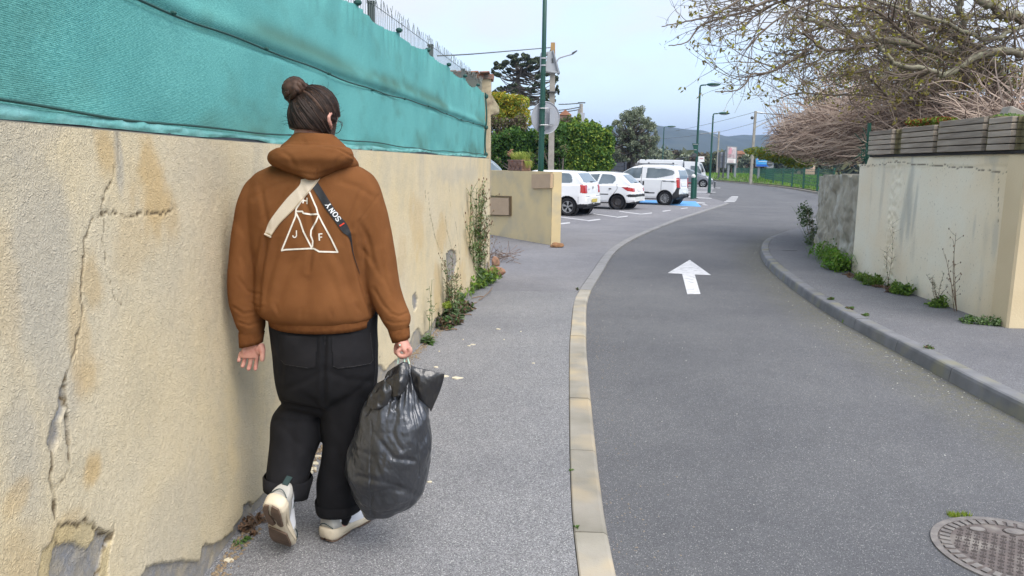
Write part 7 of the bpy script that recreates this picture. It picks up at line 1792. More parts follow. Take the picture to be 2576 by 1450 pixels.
# left hand, palm towards us
LY = PY-.02
def hpt(x, y, dy=0): return P(x, y, LY+dy)
bd_.loft([[hpt(x, y, 0)+Vector((hw*math.cos(t), .013*math.sin(t)*1.15, 0)) for t in np.linspace(0, 2*math.pi, 20, endpoint=False)] for x, y, hw in ((633, 862, .026), (633, 872, .032), (631.5, 882, .040), (629, 892, .043), (627.5, 900, .038))])
for pts, r in ([[(647, 896), (645.5, 909), (643.5, 922), (641.5, 933)], .0086], [[(632, 897), (630, 911), (627, 924), (624, 932.5)], .0090], [[(618, 894), (615, 906), (612, 917), (609, 925)], .0086], [[(607, 886), (604, 895), (601.5, 904), (600, 911)], .0076]):
    bd_.tube(catmull([hpt(x, y, .012*math.sin(k*.8)-.006*k) for k, (x, y) in enumerate(pts)], 4), [r*1.08]*4+[r]*6+[r*.96, r*.86, r*.55], 12)
bd_.tube(catmull([hpt(655, 868, 0), hpt(659.5, 882, -.012), hpt(660, 897, -.020), hpt(659, 910, -.022)], 4), [.016, .016, .0155, .0145, .014, .0125, .011, .0108, .0105, .0105, .010, .009, .006], 12)
bd_.ball(hpt(651, 880, -.008), (.015, .011, .022), 12, 8); bd_.ball(hpt(615, 883, -.006), (.013, .010, .022), 12, 8)
# right hand, a fist round the bag handles
RY = PY-.07
def fpt(x, y, dy=0): return P(x, y, RY+dy)
bd_.loft([[fpt(x, y, 0)+Vector((hw*math.cos(t), dh*math.sin(t), 0)) for t in np.linspace(0, 2*math.pi, 20, endpoint=False)] for x, y, hw, dh in ((1011, 855, .024, .026), (1014, 864, .025, .034), (1019, 874, .024, .040), (1023, 882, .018, .040), (1025, 887, .010, .036))])
for i in range(4):
    dy = -.034+.0215*i; e = (0, 1.5, 1, -1)[i]
    bd_.tube(catmull([fpt(1030, 875, dy), fpt(1031+e*.3, 886+e, dy), fpt(1019, 896.5+e, dy), fpt(1005, 895+e, dy), fpt(1001, 885, dy+.002), fpt(1008, 879, dy+.002)], 3), [.0098, .0102, .0102, .0098, .0096, .0096, .0096, .0094, .0092, .009, .0088, .0088, .0086, .0084, .0082, .006], 12)
bd_.tube(catmull([fpt(1004, 864, .03), fpt(998, 874, .026), fpt(997, 886, .014), fpt(1003, 892, .002)], 4), [.014, .014, .0135, .013, .012, .0115, .011, .011, .0108, .0105, .010, .0095, .007], 12)
body_me = remesh(bd_, .0030, 2, .4)
body_me.name = 'body'; link('body', body_me, man, (M_skin,), smooth=True)
for s in (1, -1):
    b = MB(); b.ball(hp(s*.031, .081, .008), .012, 12, 8); e = b.build('eye', mat('eye_white', (.75, .73, .70), rough=.2), man, smooth=True)
    b = MB(); b.ball(hp(s*.031, .0885, .007), .0055, 10, 6); b.build('iris', M_black, e)
# sock cuffs and ankles are hidden by the trousers; stripes of the sock show on the lifted foot

# ---------------- hoodie
hb = MB()
hb.loft(interp_rings([(398, 735, 852, PY+.05, .08), (412, 700, 888, PY+.05, .10), (426, 668, 918, PY+.045, .12), (448, 636, 944, PY+.04, .138), (500, 622, 958, PY+.03, .155), (560, 626, 950, PY+.025, .165), (640, 640, 930, PY+.02, .17), (700, 648, 930, PY+.015, .175), (750, 648, 938, PY+.01, .18), (770, 650, 942, PY+.01, .176, .012), (784, 658, 944, PY+.01, .165, .016), (794, 672, 940, PY+.012, .150, .018)], 44, 5))
def sleeve(rows, n=28):
    """rows: (x outer, x inner, y, Y, depth, tilt)"""
    hb.loft(interp_rings([(y, min(a, c), max(a, c), Y, d, 0, t) for a, c, y, Y, d, t in rows], n, 5))
sleeve([(668, 745, 452, PY+.05, .05, -.02), (634, 712, 468, PY+.045, .085, -.03), (608, 692, 505, PY+.035, .095, -.02), (592, 672, 570, PY+.03, .095, -.01), (582, 664, 640, PY+.025, .09, 0), (577, 661, 700, PY+.02, .088, 0), (579, 662, 755, PY+.015, .083, 0), (590, 665, 795, PY+.008, .075, 0), (596, 667, 818, PY+.0, .066, 0), (603, 664, 833, PY-.006, .052, 0), (604, 662, 842, PY-.008, .045, 0)])
sleeve([(912, 840, 450, PY+.05, .05, .02), (942, 872, 466, PY+.045, .085, .03), (963, 886, 505, PY+.035, .095, .02), (980, 898, 570, PY+.03, .095, .01), (993, 908, 640, PY+.022, .09, 0), (1003, 920, 700, PY+.012, .088, 0), (1015, 935, 750, PY+.0, .083, 0), (1028, 950, 785, PY-.015, .076, .0), (1032, 965, 808, PY-.03, .066, .01), (1029, 975, 822, PY-.04, .052, .01), (1028, 978, 832, PY-.045, .045, .01)])
hoodie_me = remesh(hb, .0065, 14, .55)
CRE = [([(757, 466), (768, 505), (782, 545), (788, 590), (784, 626), (776, 680)], 9, .014), ([(800, 470), (815, 560), (838, 640), (880, 740)], 16, .007),
       ([(884, 598), (893, 645), (908, 700), (925, 760), (936, 790)], 9, .020), ([(670, 600), (659, 660), (652, 720), (650, 790)], 9, .018), ([(884, 600), (880, 560), (900, 500), (912, 470)], 10, .008), ([(672, 598), (672, 560), (660, 500), (655, 470)], 9, .007),
       ([(903, 640), (905, 556), (955, 488)], 4, .004), ([(905, 560), (925, 600), (940, 660)], 9, .009), ([(668, 555), (650, 600), (640, 660)], 9, .007),
       ([(740, 640), (715, 710), (690, 790)], 18, .010), ([(700, 610), (680, 690), (664, 770)], 12, .008), ([(770, 660), (772, 730), (765, 800)], 24, .006), ([(850, 640), (875, 700), (905, 790)], 14, .008), ([(820, 660), (850, 740), (870, 805)], 18, .006),
       ([(660, 560), (690, 520), (720, 480)], 10, .006), ([(640, 500), (680, 470), (740, 452)], 10, .007), ([(945, 500), (900, 470), (850, 455)], 10, .007),
       ([(600, 700), (625, 735), (657, 742)], 6, .007), ([(586, 772), (612, 790), (650, 783)], 5, .008), ([(630, 760), (650, 775), (664, 770)], 4, .008), ([(600, 812), (625, 820), (655, 810)], 4.5, .009), ([(608, 640), (622, 690), (618, 730)], 9, .006),
       ([(940, 725), (962, 765), (985, 790)], 6, .008), ([(985, 790), (1005, 796), (1028, 786)], 4.5, .009), ([(970, 806), (992, 814), (1025, 809)], 4, .008), ([(958, 640), (968, 700), (985, 745)], 10, .007), ([(905, 620), (935, 655), (960, 700)], 8, .006), ([(600, 560), (620, 600), (600, 660)], 12, .004), ([(968, 560), (960, 620), (985, 680)], 12, .004),
       ([(690, 765), (700, 790)], 6, .005), ([(760, 780), (758, 800)], 7, .004), ([(830, 780), (836, 800)], 7, .004), ([(895, 765), (905, 785)], 6, .005)]
fold(hoodie_me, CRE, noiseamp=.0035, nscale=6, seed=1.3, micro=.0005)
hoodie = link('hoodie', hoodie_me, man, (M_hood,), smooth=True)
HB = bvh(hoodie_me.copy()) if False else None
# shrink: ray hits use world coordinates, the mesh is local to the man
HBV = BVHTree.FromPolygons([WMAT[man.name] @ v.co for v in hoodie_me.vertices], [tuple(p.vertices) for p in hoodie_me.polygons])
def ribs(pts_rings, name, m, par, nrib=70, amp=.0012):
    b = MB(); b.loft(pts_rings); return b.build(name, m, par, smooth=True, fixn=True)
def ribring(y, xl, xr, Yc, dh, n, amp, tilt=0, slope=0):
    r = vring(y, xl, xr, Yc, dh, n, pw=.9, tilt=tilt, slope=slope); c = sum(r, Vector())/n
    return [c+(p-c)*(1+amp*(1 if k % 2 else -1)) for k, p in enumerate(r)]
hr_ = [(784, 666, 942, PY+.012, .158, .016), (789, 672, 942, PY+.012, .158, .018), (799, 678, 943, PY+.012, .155, .020), (809, 681, 943, PY+.012, .152, .021), (808.5, 686, 938, PY+.012, .146, .021), (797, 688, 936, PY+.012, .144, .020)]
b = MB(); b.loft([ribring(y, a, c, Y, d, 150, .0025, t) for y, a, c, Y, d, t in hr_], cap=False); hem = b.build('hem_band', M_rib, hoodie, smooth=True)
for rows in ([(835, 602, 665, PY-.008, .046), (840, 601, 664, PY-.009, .045), (856, 602, 662, PY-.012, .042), (868, 603, 661, PY-.015, .040), (867, 607, 657, PY-.015, .036), (855, 608, 655, PY-.013, .034)],
             [(822, 974, 1030, PY-.042, .046), (828, 976, 1030, PY-.045, .045), (842, 981, 1031, PY-.052, .042), (856, 987, 1031, PY-.058, .039), (855, 991, 1027, PY-.058, .035), (842, 986, 1026, PY-.054, .034)]):
    sl2 = .010 if rows[0][1] > 900 else .012
    b = MB(); b.loft([ribring(y, a, c, Y, d, 70, .006, 0, sl2*min(k/3, 1)) for k, (y, a, c, Y, d) in enumerate(rows)], cap=False); b.build('cuff', M_rib, hoodie, smooth=True)
# hood, bunched on the back
hh = MB()
hh.loft(interp_rings([(338, 742, 838, PY-.015, .062, -.004), (350, 730, 850, PY-.01, .076), (366, 712, 868, PY+.0, .092), (384, 698, 882, PY+.01, .11), (408, 690, 900, PY+.03, .13), (425, 700, 900, PY+.05, .12)], 40, 4))
hh.loft(interp_rings([(366, 722, 856, PY-.045, .070, 0), (374, 694, 880, PY-.052, .088, 0, .004), (386, 680, 888, PY-.055, .098, 0, -.002), (400, 675, 888, PY-.052, .104), (415, 683, 880, PY-.046, .102), (425, 706, 862, PY-.045, .098), (435, 735, 842, PY-.045, .095), (444, 762, 822, PY-.048, .090), (452, 782, 808, PY-.048, .080)], 40, 4))
hood_me = remesh(hh, .0055, 4, .5)
fold(hood_me, [([(700, 372), (740, 366), (800, 366), (850, 374), (888, 396)], 4.0, .010), ([(690, 392), (740, 400), (800, 398), (880, 402)], 16, -.004), ([(797, 425), (796, 464)], 2.4, .006), ([(690, 410), (730, 432), (790, 442), (850, 428), (882, 410)], 8, .006), ([(706, 380), (730, 396), (742, 420)], 8, .006), ([(870, 385), (850, 400), (838, 425)], 8, .005), ([(760, 350), (770, 366)], 7, .003), ([(820, 350), (815, 366)], 7, .003)], noiseamp=.003, nscale=10, seed=4.0, micro=.0005)
hood = link('hood', hood_me, hoodie, (M_hood,), smooth=True)
HOV = BVHTree.FromPolygons([WMAT[man.name] @ v.co for v in hood_me.vertices], [tuple(p.vertices) for p in hood_me.polygons])
# decoration laid on the cloth
def onback(x, y, off, smooth=0):
    d = ray(x, y).normalized(); o = Vector((0, 0, EYE)); h = HBV.ray_cast(o, d)
    if h[0] is None: return None
    n_ = h[1] if h[1].dot(d) < 0 else -h[1]
    return h[0]+n_*off*.3-d*off
def decal_poly(pl, name, m, par, off=.0018, step=2.0, mb=None):
    """fill a picture-plane polygon with a fine grid and lay it on the cloth"""
    own = mb is None; mb = mb or MB(); xs_ = [p[0] for p in pl]; ys_ = [p[1] for p in pl]
    x0, x1, y0, y1 = min(xs_), max(xs_), min(ys_), max(ys_); nx = max(2, int((x1-x0)/step)+1); ny = max(2, int((y1-y0)/step)+1)
    gx = np.linspace(x0, x1, nx); gy = np.linspace(y0, y1, ny); GX, GY = np.meshgrid((gx[1:]+gx[:-1])/2, (gy[1:]+gy[:-1])/2, indexing='ij'); ins = in_poly(GX, GY, pl); cache = {}
    def V_(i, j):
        if (i, j) not in cache: cache[(i, j)] = len(mb.v); p = onback(gx[i], gy[j], off); mb.v.append(tuple(p if p else (0, 0, -1)))
        return cache[(i, j)]
    for i in range(nx-1):
        for j in range(ny-1):
            if ins[i, j]: mb.f.append((V_(i, j), V_(i, j+1), V_(i+1, j+1), V_(i+1, j))); mb.m.append(0)
    return mb.build(name, m, par, smooth=True) if own else None
def stroke(mb, pts, w, off=.0018, step=1.6):
    pts = resample([Vector((x, y, 0)) for x, y in pts], step)+[Vector((pts[-1][0], pts[-1][1], 0))]; prev = None
    for k, p in enumerate(pts):
        t = (pts[min(k+1, len(pts)-1)]-pts[max(k-1, 0)])
        if t.length < 1e-6: continue
        t.normalize(); n_ = Vector((-t.y, t.x, 0))
        row = [onback(p.x+n_.x*w*q/2, p.y+n_.y*w*q/2, off) for q in (-1, -.33, .33, 1)]
        if any(r is None for r in row): prev = None; continue
        if prev:
            for q in range(3): mb.add([prev[q], prev[q+1], row[q+1], row[q]], [(0, 1, 2, 3)])
        prev = row
LW = 4.0
for pts in ([(776, 480), (745, 526), (743.5, 545), (708.5, 631)], [(777.7, 481), (785.6, 500), (796, 523.7), (799.5, 538), (811, 561), (833, 600.8), (849, 634)], [(707, 631), (719.5, 628.5), (781, 625.6), (790, 626), (803, 633.5), (851, 634.6)],
            [(744.7, 532.3), (761, 532.3), (763, 537), (782, 540), (799, 539)], [(744.7, 536), (754, 555), (763.5, 583.5), (784, 624)], [(801, 542.6), (795, 558), (782.4, 580), (781.5, 593), (787, 607), (785.6, 623)]):
    b = MB(); stroke(b, pts, LW); b.build('print_line', M_print, hoodie, smooth=True)
b = MB(); stroke(b, [(763.5, 497.5), (762, 512)], 3.2); stroke(b, [(772.5, 498), (772.5, 514)], 3.2); stroke(b, [(763, 505), (773, 506)], 3.0); b.build('letter', M_print, hoodie)
b = MB(); stroke(b, [(745.8, 580), (746, 593), (744, 597), (740.5, 598), (737.5, 596.5), (736.8, 592.5)], 2.9); b.build('letter', M_print, hoodie)
b = MB(); stroke(b, [(802.4, 588), (803.6, 606)], 3.4); stroke(b, [(802, 589.2), (811, 588.6)], 3.0); stroke(b, [(803, 597.3), (810.4, 596.8)], 2.8); b.build('letter', M_print, hoodie)

# ---------------- straps (things of their own, worn over the hoodie)
M_beige = mat('beige_webbing', (.60, .52, .41), (.55, .47, .37), scale=300, rough=.8, bump=.4, bscale=600, bdist=.0008)
M_blk = mat('black_webbing', (.012, .013, .016), (.018, .019, .022), scale=300, rough=.6, bump=.3, bscale=500, bdist=.0008)
M_beigee = mat('tan_edge', (.45, .33, .18))
def strap(name, label, ed1, ed2, m, lift, cat, edge=None):
    c0 = onback((ed1[2][0]+ed2[2][0])/2, (ed1[2][1]+ed2[2][1])/2, .004); r_ = empty(name, c0, label=label, cat=cat)
    a, c = resample([Vector((x, y, 0)) for x, y in catmullxy(ed1)], 2.5), resample([Vector((x, y, 0)) for x, y in catmullxy(ed2)], 2.5); n = max(len(a), len(c)); g = 8
    def at(l, f): k = f*(len(l)-1); i = min(int(k), len(l)-2); return l[i].lerp(l[i+1], k-i)
    # sample distances, then smooth so that the strap bridges the folds
    D = np.zeros((n, g+1)); XY = np.zeros((n, g+1, 2))
    for i in range(n):
        for j in range(g+1):
            p = at(a, i/(n-1)).lerp(at(c, i/(n-1)), j/g); XY[i, j] = (p.x, p.y); h = HBV.ray_cast(Vector((0, 0, EYE)), ray(p.x, p.y).normalized())
            D[i, j] = h[3] if h[0] is not None else np.nan
    D = np.where(np.isnan(D), np.nanmean(D), D); S = D.copy()
    for _ in range(14): S[1:-1] = (S[:-2]+S[2:]+S[1:-1]*2)/4; S[:, 1:-1] = (S[:, :-2]+S[:, 2:]+S[:, 1:-1]*2)/4
    S = np.minimum(S, D)-lift
    pt = lambda i, j, e=0: Vector((0, 0, EYE))+ray(*XY[i, j]).normalized()*(S[i, j]+e)
    vs = [pt(i, j) for i in range(n) for j in range(g+1)]+[pt(i, j, .0022) for i in range(n) for j in range(g+1)]; N_ = n*(g+1); fs = []
    for i in range(n-1):
        for j in range(g): q = i*(g+1)+j; fs.append((q, q+1, q+g+2, q+g+1)); fs.append((q+N_, q+g+1+N_, q+g+2+N_, q+1+N_))
        for j in (0, g): q = i*(g+1)+j; fs.append((q, q+g+1, q+g+1+N_, q+N_))
    for i in (0, n-1):
        for j in range(g): q = i*(g+1)+j; fs.append((q, q+1, q+1+N_, q+N_))
    b = MB(); b.add(vs, fs); b.build('webbing', m, r_, fixn=True)
    f = lambda u, v, e=.0: (lambda i, j: pt(i, j)) and None
    def surf(u, v, e):   # u along, v across (0..1)
        i = min(max(u*(n-1), 0), n-1.001); j = min(max(v*g, 0), g-.001); i0, j0 = int(i), int(j); fi, fj = i-i0, j-j0
        xy = (XY[i0, j0]*(1-fi)*(1-fj)+XY[i0+1, j0]*fi*(1-fj)+XY[i0, j0+1]*(1-fi)*fj+XY[i0+1, j0+1]*fi*fj); s_ = S[i0, j0]*(1-fi)*(1-fj)+S[i0+1, j0]*fi*(1-fj)+S[i0, j0+1]*(1-fi)*fj+S[i0+1, j0+1]*fi*fj
        return Vector((0, 0, EYE))+ray(*xy).normalized()*(s_-e)
    return r_, surf
def catmullxy(pl): return [(p.x, p.y) for p in catmull([Vector((x, y, 0)) for x, y in pl], 6)]
rB, sB = strap('shoulder_strap', 'wide beige webbing strap running diagonally down to the left across the hoodie back', [(757, 452), (752, 468), (719.5, 502), (680, 553.5), (668, 582), (664, 592)], [(812, 440), (801, 455), (785.5, 475), (741.5, 525), (704, 563), (678.5, 600)], M_beige, .0050, 'strap')
b = MB(); b.tube([sB(u, .93, .0015) for u in np.linspace(0, .97, 40)], .0010, 4); b.build('edge_stitch', M_beigee, rB)
b = MB(); b.tube([sB(.985, v, .003) for v in np.linspace(0.0, 1, 8)], .0042, 6); b.build('end_loop', M_beige, rB)
b = MB(); b.tube([sB(.962, v, .003) for v in np.linspace(0.02, .98, 8)], .0014, 5); b.build('buckle_bar', mat('brass', (.55, .42, .22), rough=.35, metallic=.8), rB)
rK, sK = strap('camera_strap', 'black camera strap with white lettering running down to the right across the hoodie back', [(774, 452), (786, 473), (798, 492), (817, 523.7), (840.6, 555), (861, 583.5), (879, 600), (888, 640), (905, 690)], [(786, 440), (800, 460), (820, 492), (848.5, 536), (870.5, 561.5), (881.5, 583.5), (885, 601), (890, 640), (906, 690)], M_blk, .0036, 'camera strap')
# lettering laid on the strap: strap axes found from picture points
def xy2uv(x, y):
    best = None
    for u in np.linspace(.1, .8, 90):
        for v in np.linspace(0, 1, 15):
            k = K(sK(u, v, 0)); d_ = (k[0]-x)**2+(k[1]-y)**2
            if best is None or d_ < best[0]: best = (d_, u, v)
    return best[1:]
M_let = mat('white_lettering', (.85, .86, .88)); M_redbar = mat('red_mark', (.70, .06, .03))
R_r = Vector((-.61, -.79, 0)).normalized(); R_u = Vector((-.79, .61, 0)).normalized()      # reading direction and letter tops, picture axes
def glyph(cx, cy, strokes, s, w):
    b = MB(); u0, v0 = xy2uv(cx, cy); c = sK(u0, v0, .0012)
    ex = (sK(max(u0-.03, 0), v0, .0012)-sK(u0+.03, v0, .0012)).normalized()                          # along the strap, up-left
    ey_ = sK(u0, min(v0+.35, 1), .0012)-sK(u0, max(v0-.35, 0), .0012); ey = (-(ey_-ex*ey_.dot(ex))).normalized(); nz = ex.cross(ey)
    if nz.dot(ray(cx, cy)) > 0: nz = -nz
    sc = s/pxm(c)
    for st in strokes:
        pts = [c+ex*(x-.5)*sc*.86+ey*(y-.5)*sc+nz*.0006 for x, y, ww in st]
        for k in range(len(pts)-1):
            t = (pts[k+1]-pts[k]).normalized(); n_ = nz.cross(t).normalized(); w0, w1 = st[k][2]*w*sc, st[k+1][2]*w*sc
            b.prism([pts[k]-n_*w0-t*w0*.3, pts[k+1]-n_*w1+t*w1*.3, pts[k+1]+n_*w1+t*w1*.3, pts[k]+n_*w0-t*w0*.3], nz*.0006)
    return b.build('letter', M_let, rK, fixn=True)
T, t_ = 1.0, .45
S_ = [[(.88, .78, t_), (.72, .95, .7), (.45, 1, .8), (.18, .88, T), (.14, .70, T), (.35, .56, T), (.65, .45, T), (.88, .28, T), (.80, .10, T), (.52, 0, .8), (.25, .05, .7), (.10, .24, t_)], [(.88, .72, t_), (.88, .98, t_)], [(.10, .28, t_), (.10, .02, t_)]]
O_ = [[(.5+.45*math.cos(a), .5+.5*math.sin(a), .55+.6*abs(math.cos(a))) for a in np.linspace(0, 2*math.pi, 15)]]
N_g = [[(.15, .02, .7), (.15, .98, .7)], [(.12, .98, T), (.85, .04, T)], [(.85, .02, .7), (.85, .98, .7)], [(0, .98, t_), (.28, .98, t_)], [(0, .02, t_), (.3, .02, t_)], [(.7, .98, t_), (1, .98, t_)]]
Y_g = [[(.08, .98, T), (.5, .45, T)], [(.92, .98, .7), (.5, .45, .7)], [(.5, .45, T), (.5, .02, T)], [(-.02, .98, t_), (.26, .98, t_)], [(.74, .98, t_), (1.02, .98, t_)], [(.3, .02, t_), (.7, .02, t_)]]
glyph(851.5, 551.5, S_, 12.5, .105); glyph(843.5, 541.0, O_, 12.5, .105); glyph(834.5, 529.2, N_g, 12.5, .105); glyph(826, 518, Y_g, 12.5, .105)
u0, v0 = xy2uv(861, 564); b = MB()
b.prism([sK(u0+du, v_, .0016) for du, v_ in ((-.006, .15), (-.006, .85), (.006, .85), (.006, .15))], -ray(861, 564).normalized()*.0008); b.build('red_mark', M_redbar, rK, fixn=True)

# ---------------- trousers
tb = MB()
tb.loft(interp_rings([(785, 678, 950, PY+.02, .145, .03), (830, 682, 949, PY+.02, .15, .02), (880, 688, 950, PY+.02, .155), (930, 694, 949, PY+.025, .155), (975, 700, 946, PY+.03, .145), (1010, 712, 940, PY+.05, .12), (1035, 735, 920, PY+.05, .08)], 40, 5))
tb.loft(interp_rings([(930, 698, 812, PY+.03, .12), (975, 703, 812, PY+.06, .125), (1008, 714, 814, PY+.085, .125), (1026, 700, 815, PY+.085, .13), (1050, 686, 815, PY+.07, .135), (1100, 683, 809, PY+.04, .13), (1150, 679, 790, PY+.0, .12), (1190, 674, 778, PY-.04, .112), (1215, 671, 771, PY-.065, .105, -.01), (1232, 670, 768, PY-.08, .10, -.02)], 36, 5))
tb.loft(interp_rings([(930, 815, 946, PY+.03, .12), (1000, 813, 940, PY+.035, .12), (1060, 812, 932, PY+.04, .118), (1110, 816, 925, PY+.04, .114), (1160, 809, 918, PY+.04, .112), (1205, 800, 910, PY+.04, .112), (1250, 799, 908, PY+.045, .112), (1277, 798, 911, PY+.045, .112)], 36, 5))
tr_me = remesh(tb, .0075, 10, .5)
fold(tr_me, [([(712, 1012), (750, 1022), (812, 1034)], 7, .022), ([(690, 1045), (740, 1052), (800, 1052)], 10, -.010), ([(818, 850), (815, 920), (816, 1010)], 8, .016), ([(760, 990), (790, 1010), (815, 1040)], 9, .007), ([(940, 950), (880, 1000), (820, 1030)], 12, .007), ([(815, 930), (770, 960), (705, 985)], 12, .006), ([(818, 930), (870, 955), (945, 960)], 12, .005),
     ([(700, 1060), (740, 1110), (790, 1150)], 14, .006), ([(830, 1100), (860, 1170), (905, 1210)], 16, .006), ([(860, 1010), (850, 1100), (855, 1200)], 18, .005), ([(735, 1070), (735, 1140), (728, 1200)], 14, .005), ([(700, 850), (712, 920), (706, 980)], 9, .005)], noiseamp=.0045, nscale=4.5, seed=9.0)
trz = link('trousers', tr_me, man, (M_den,), smooth=True)
TBV = BVHTree.FromPolygons([WMAT[man.name] @ v.co for v in tr_me.vertices], [tuple(p.vertices) for p in tr_me.polygons])
HBVs = HBV
def with_bvh(T_, fn):
    global HBV
    o = HBV; HBV = T_; r = fn(); HBV = o; return r
with_bvh(TBV, lambda: decal_poly([(835, 845), (932, 836), (939, 908), (930, 918), (850, 928), (838, 922)], 'back_pocket', M_den2, trz, off=.003, step=3))
with_bvh(TBV, lambda: decal_poly([(700, 842), (797, 848), (794, 922), (775, 928), (716, 918), (706, 905)], 'back_pocket', M_den2, trz, off=.003, step=3))
def ss_(pl, w=1.0):
    b = MB(); with_bvh(TBV, lambda: stroke(b, pl, w, .0048)); b.build('stitching', M_stitch, trz)
ss_([(838, 921), (850, 926.5), (890, 922), (930, 915)], 1.4); ss_([(931, 838), (938, 906), (931, 915)], 1.2); ss_([(707, 906), (717, 917), (775, 926)], 1.0); ss_([(818, 845), (817, 868)], 1.0); ss_([(945, 850), (944, 930), (938, 990)], .8)
def cuffring(rows, name):
    b = MB(); b.loft([vring(y, a, c, Y, d, 36, tilt=t, slope=s) for y, a, c, Y, d, t, s in rows], cap=False); me_ = b.mesh(name)
    fold(me_, [], noiseamp=.006, nscale=14, seed=3.0, back=False); return link(name, me_, trz, (M_den,), smooth=True)
cuffring([(1196, 671, 780, PY-.045, .116, -.01, -.012), (1202, 667, 783, PY-.05, .122, -.012, -.014), (1222, 666, 776, PY-.07, .120, -.02, -.02), (1240, 668, 772, PY-.085, .112, -.025, -.026), (1243, 676, 764, PY-.087, .100, -.025, -.026), (1222, 682, 766, PY-.07, .095, -.02, -.02)], 'rolled_cuff')
cuffring([(1252, 797, 911, PY+.045, .118, 0, 0), (1258, 795, 913, PY+.045, .121, 0, .002), (1275, 798, 913, PY+.045, .120, -.004, .008), (1282, 803, 911, PY+.045, .114, -.006, .010), (1279, 809, 905, PY+.045, .104, -.006, .010), (1256, 808, 903, PY+.045, .10, 0, 0)], 'rolled_cuff')

# ---------------- shoes
M_mid = mat('cream_midsole', (.66, .58, .44), (.58, .50, .37), scale=8, rough=.6, bump=.2, bscale=60)
M_upp = mat('pale_grey_upper', (.46, .45, .41), (.40, .39, .36), scale=12, rough=.75, bump=.3, bscale=300, bdist=.001)
M_ovl = mat('white_overlay', (.72, .73, .76), rough=.5); M_out = mat('brown_rubber', (.105, .068, .045), (.15, .10, .07), scale=12, rough=.6, bump=.5, bscale=60, bdist=.003)
M_dg = mat('dark_green_trim', (.02, .045, .045), rough=.6); M_sock = mat('grey_stripe', (.35, .36, .40))
def shoe(M4, mirror):
    T_ = lambda x, y, z: M4 @ Vector((x*mirror, y, z)); L_ = .295
    U = [0, .03, .10, .25, .42, .60, .78, .90, .97, 1.0]; Wd = [.020, .034, .042, .040, .037, .045, .051, .043, .028, .010]; Hm = [.050, .050, .048, .040, .034, .030, .027, .026, .028, .030]; Zb = [.012, .005, .001, 0, .001, 0, 0, .006, .014, .020]
    Ht = [.075, .105, .122, .120, .098, .078, .062, .052, .044, .040]
    def prof(u, arr): return float(np.interp(u, U, arr))
    us = np.concatenate([np.linspace(0, .1, 7), np.linspace(.13, .9, 24), np.linspace(.92, 1, 7)])
    def ringm(u):
        w, h, zb = prof(u, Wd), prof(u, Hm), prof(u, Zb); y = u*L_-.03; k = .006*math.sin(u*19)
        sec = [(-w*.84, zb), (0, zb-.0), (w*.84, zb), (w*.98, zb+.006), (w*1.02+.002*math.sin(u*14), zb+.35*(h-zb)), (w*.97+.004, zb+.62*(h-zb)), (w*1.03, h-.006), (w*.93, h), (w*.5, h+.002), (-w*.5, h+.002), (-w*.93, h), (-w*1.03, h-.006), (-w*.97-.004, zb+.62*(h-zb)), (-w*1.02, zb+.35*(h-zb)), (-w*.98, zb+.006)]
        return [T_(x, y, z) for x, z in sec]
    r_ = MB(); r_.loft([ringm(u) for u in us]); root_ = r_.build('shoe', M_mid, man, smooth=True, fixn=True)
    def ringu(u):
        w, h, t = prof(u, Wd)*.92, prof(u, Hm)-.004, prof(u, Ht); y = u*L_-.03+(.010 if u < .05 else 0)*(1-u/.05) if u < .05 else u*L_-.03; ww = w*(.80 if u < .35 else .72)
        pts = []
        for k in range(15):
            a = math.pi*k/14; pts.append((w*math.cos(a)*(1-.22*math.sin(a)**2 if u < .4 else 1), h+(t-h)*math.sin(a)**.75))
        return [T_(x, y, z) for x, z in pts]
    b = MB(); b.loft([ringu(u) for u in us if u < .995]); b.build('upper', M_upp, root_, smooth=True, fixn=True)
    def side(u, f, e): # on the upper: f 0..1 from sole to top on each flank, e offset
        w, h, t = prof(u, Wd)*.92, prof(u, Hm)-.004, prof(u, Ht); a = max(f, .01)*math.pi/2; w_ = (w*math.cos(a)*(1-.22*math.sin(a)**2 if u < .4 else 1)+e); return w_, u*L_-.03, h+(t-h)*math.sin(a)**.75+e*.5*math.sin(a)
    for s in (1, -1):
        b = MB(); rows = []
        for u in np.linspace(.16, .62, 12): rows.append([T_(s*side(u, f, .0018)[0], *side(u, f, .0018)[1:]) for f in np.linspace(.04+.10*math.sin(u*9), .58-.35*(u-.16), 5)])
        b.loft(rows, cap=False, closed=False); b.build('side_overlay', M_ovl, root_, smooth=True)
        for u0_, u1_, f0, f1 in ((.17, .26, .75, .32), (.30, .34, .5, .2), (.66, .95, .12, .04)):
            b = MB(); b.tube([T_(s*side(u0_+(u1_-u0_)*t, f0+(f1-f0)*t+.10*math.sin(t*3.1), .002)[0], *side(u0_+(u1_-u0_)*t, f0+(f1-f0)*t+.10*math.sin(t*3.1), .002)[1:]) for t in np.linspace(0, 1, 7)], .0022, 4); b.build('dark_piping', M_dg, root_)
        for zf in (.35, .6):
            b = MB(); b.tube([T_(s*(prof(u, Wd)*1.0+.0015), u*L_-.03, prof(u, Zb)+(prof(u, Hm)-prof(u, Zb))*(zf+.18*math.sin(u*7+zf*4))) for u in np.linspace(.08, .8, 20)], .0014, 4); b.build('midsole_groove', mat_groove, root_)
    b = MB(); b.tube([T_(x, y, z) for x, y, z in [(-.032+.064*t, -.030-.013*math.sin(math.pi*t)+.012, .052+.020*math.sin(math.pi*t)) for t in np.linspace(0, 1, 11)]], .0022, 4); b.build('heel_piping', M_dg, root_)
    b = MB(); b.box((0, 0, 0), (.022, .005, .036)); b.v = [tuple(T_(x, y-.020, z+.116)) for x, y, z in b.v]; b.build('heel_tab', M_dg, root_)
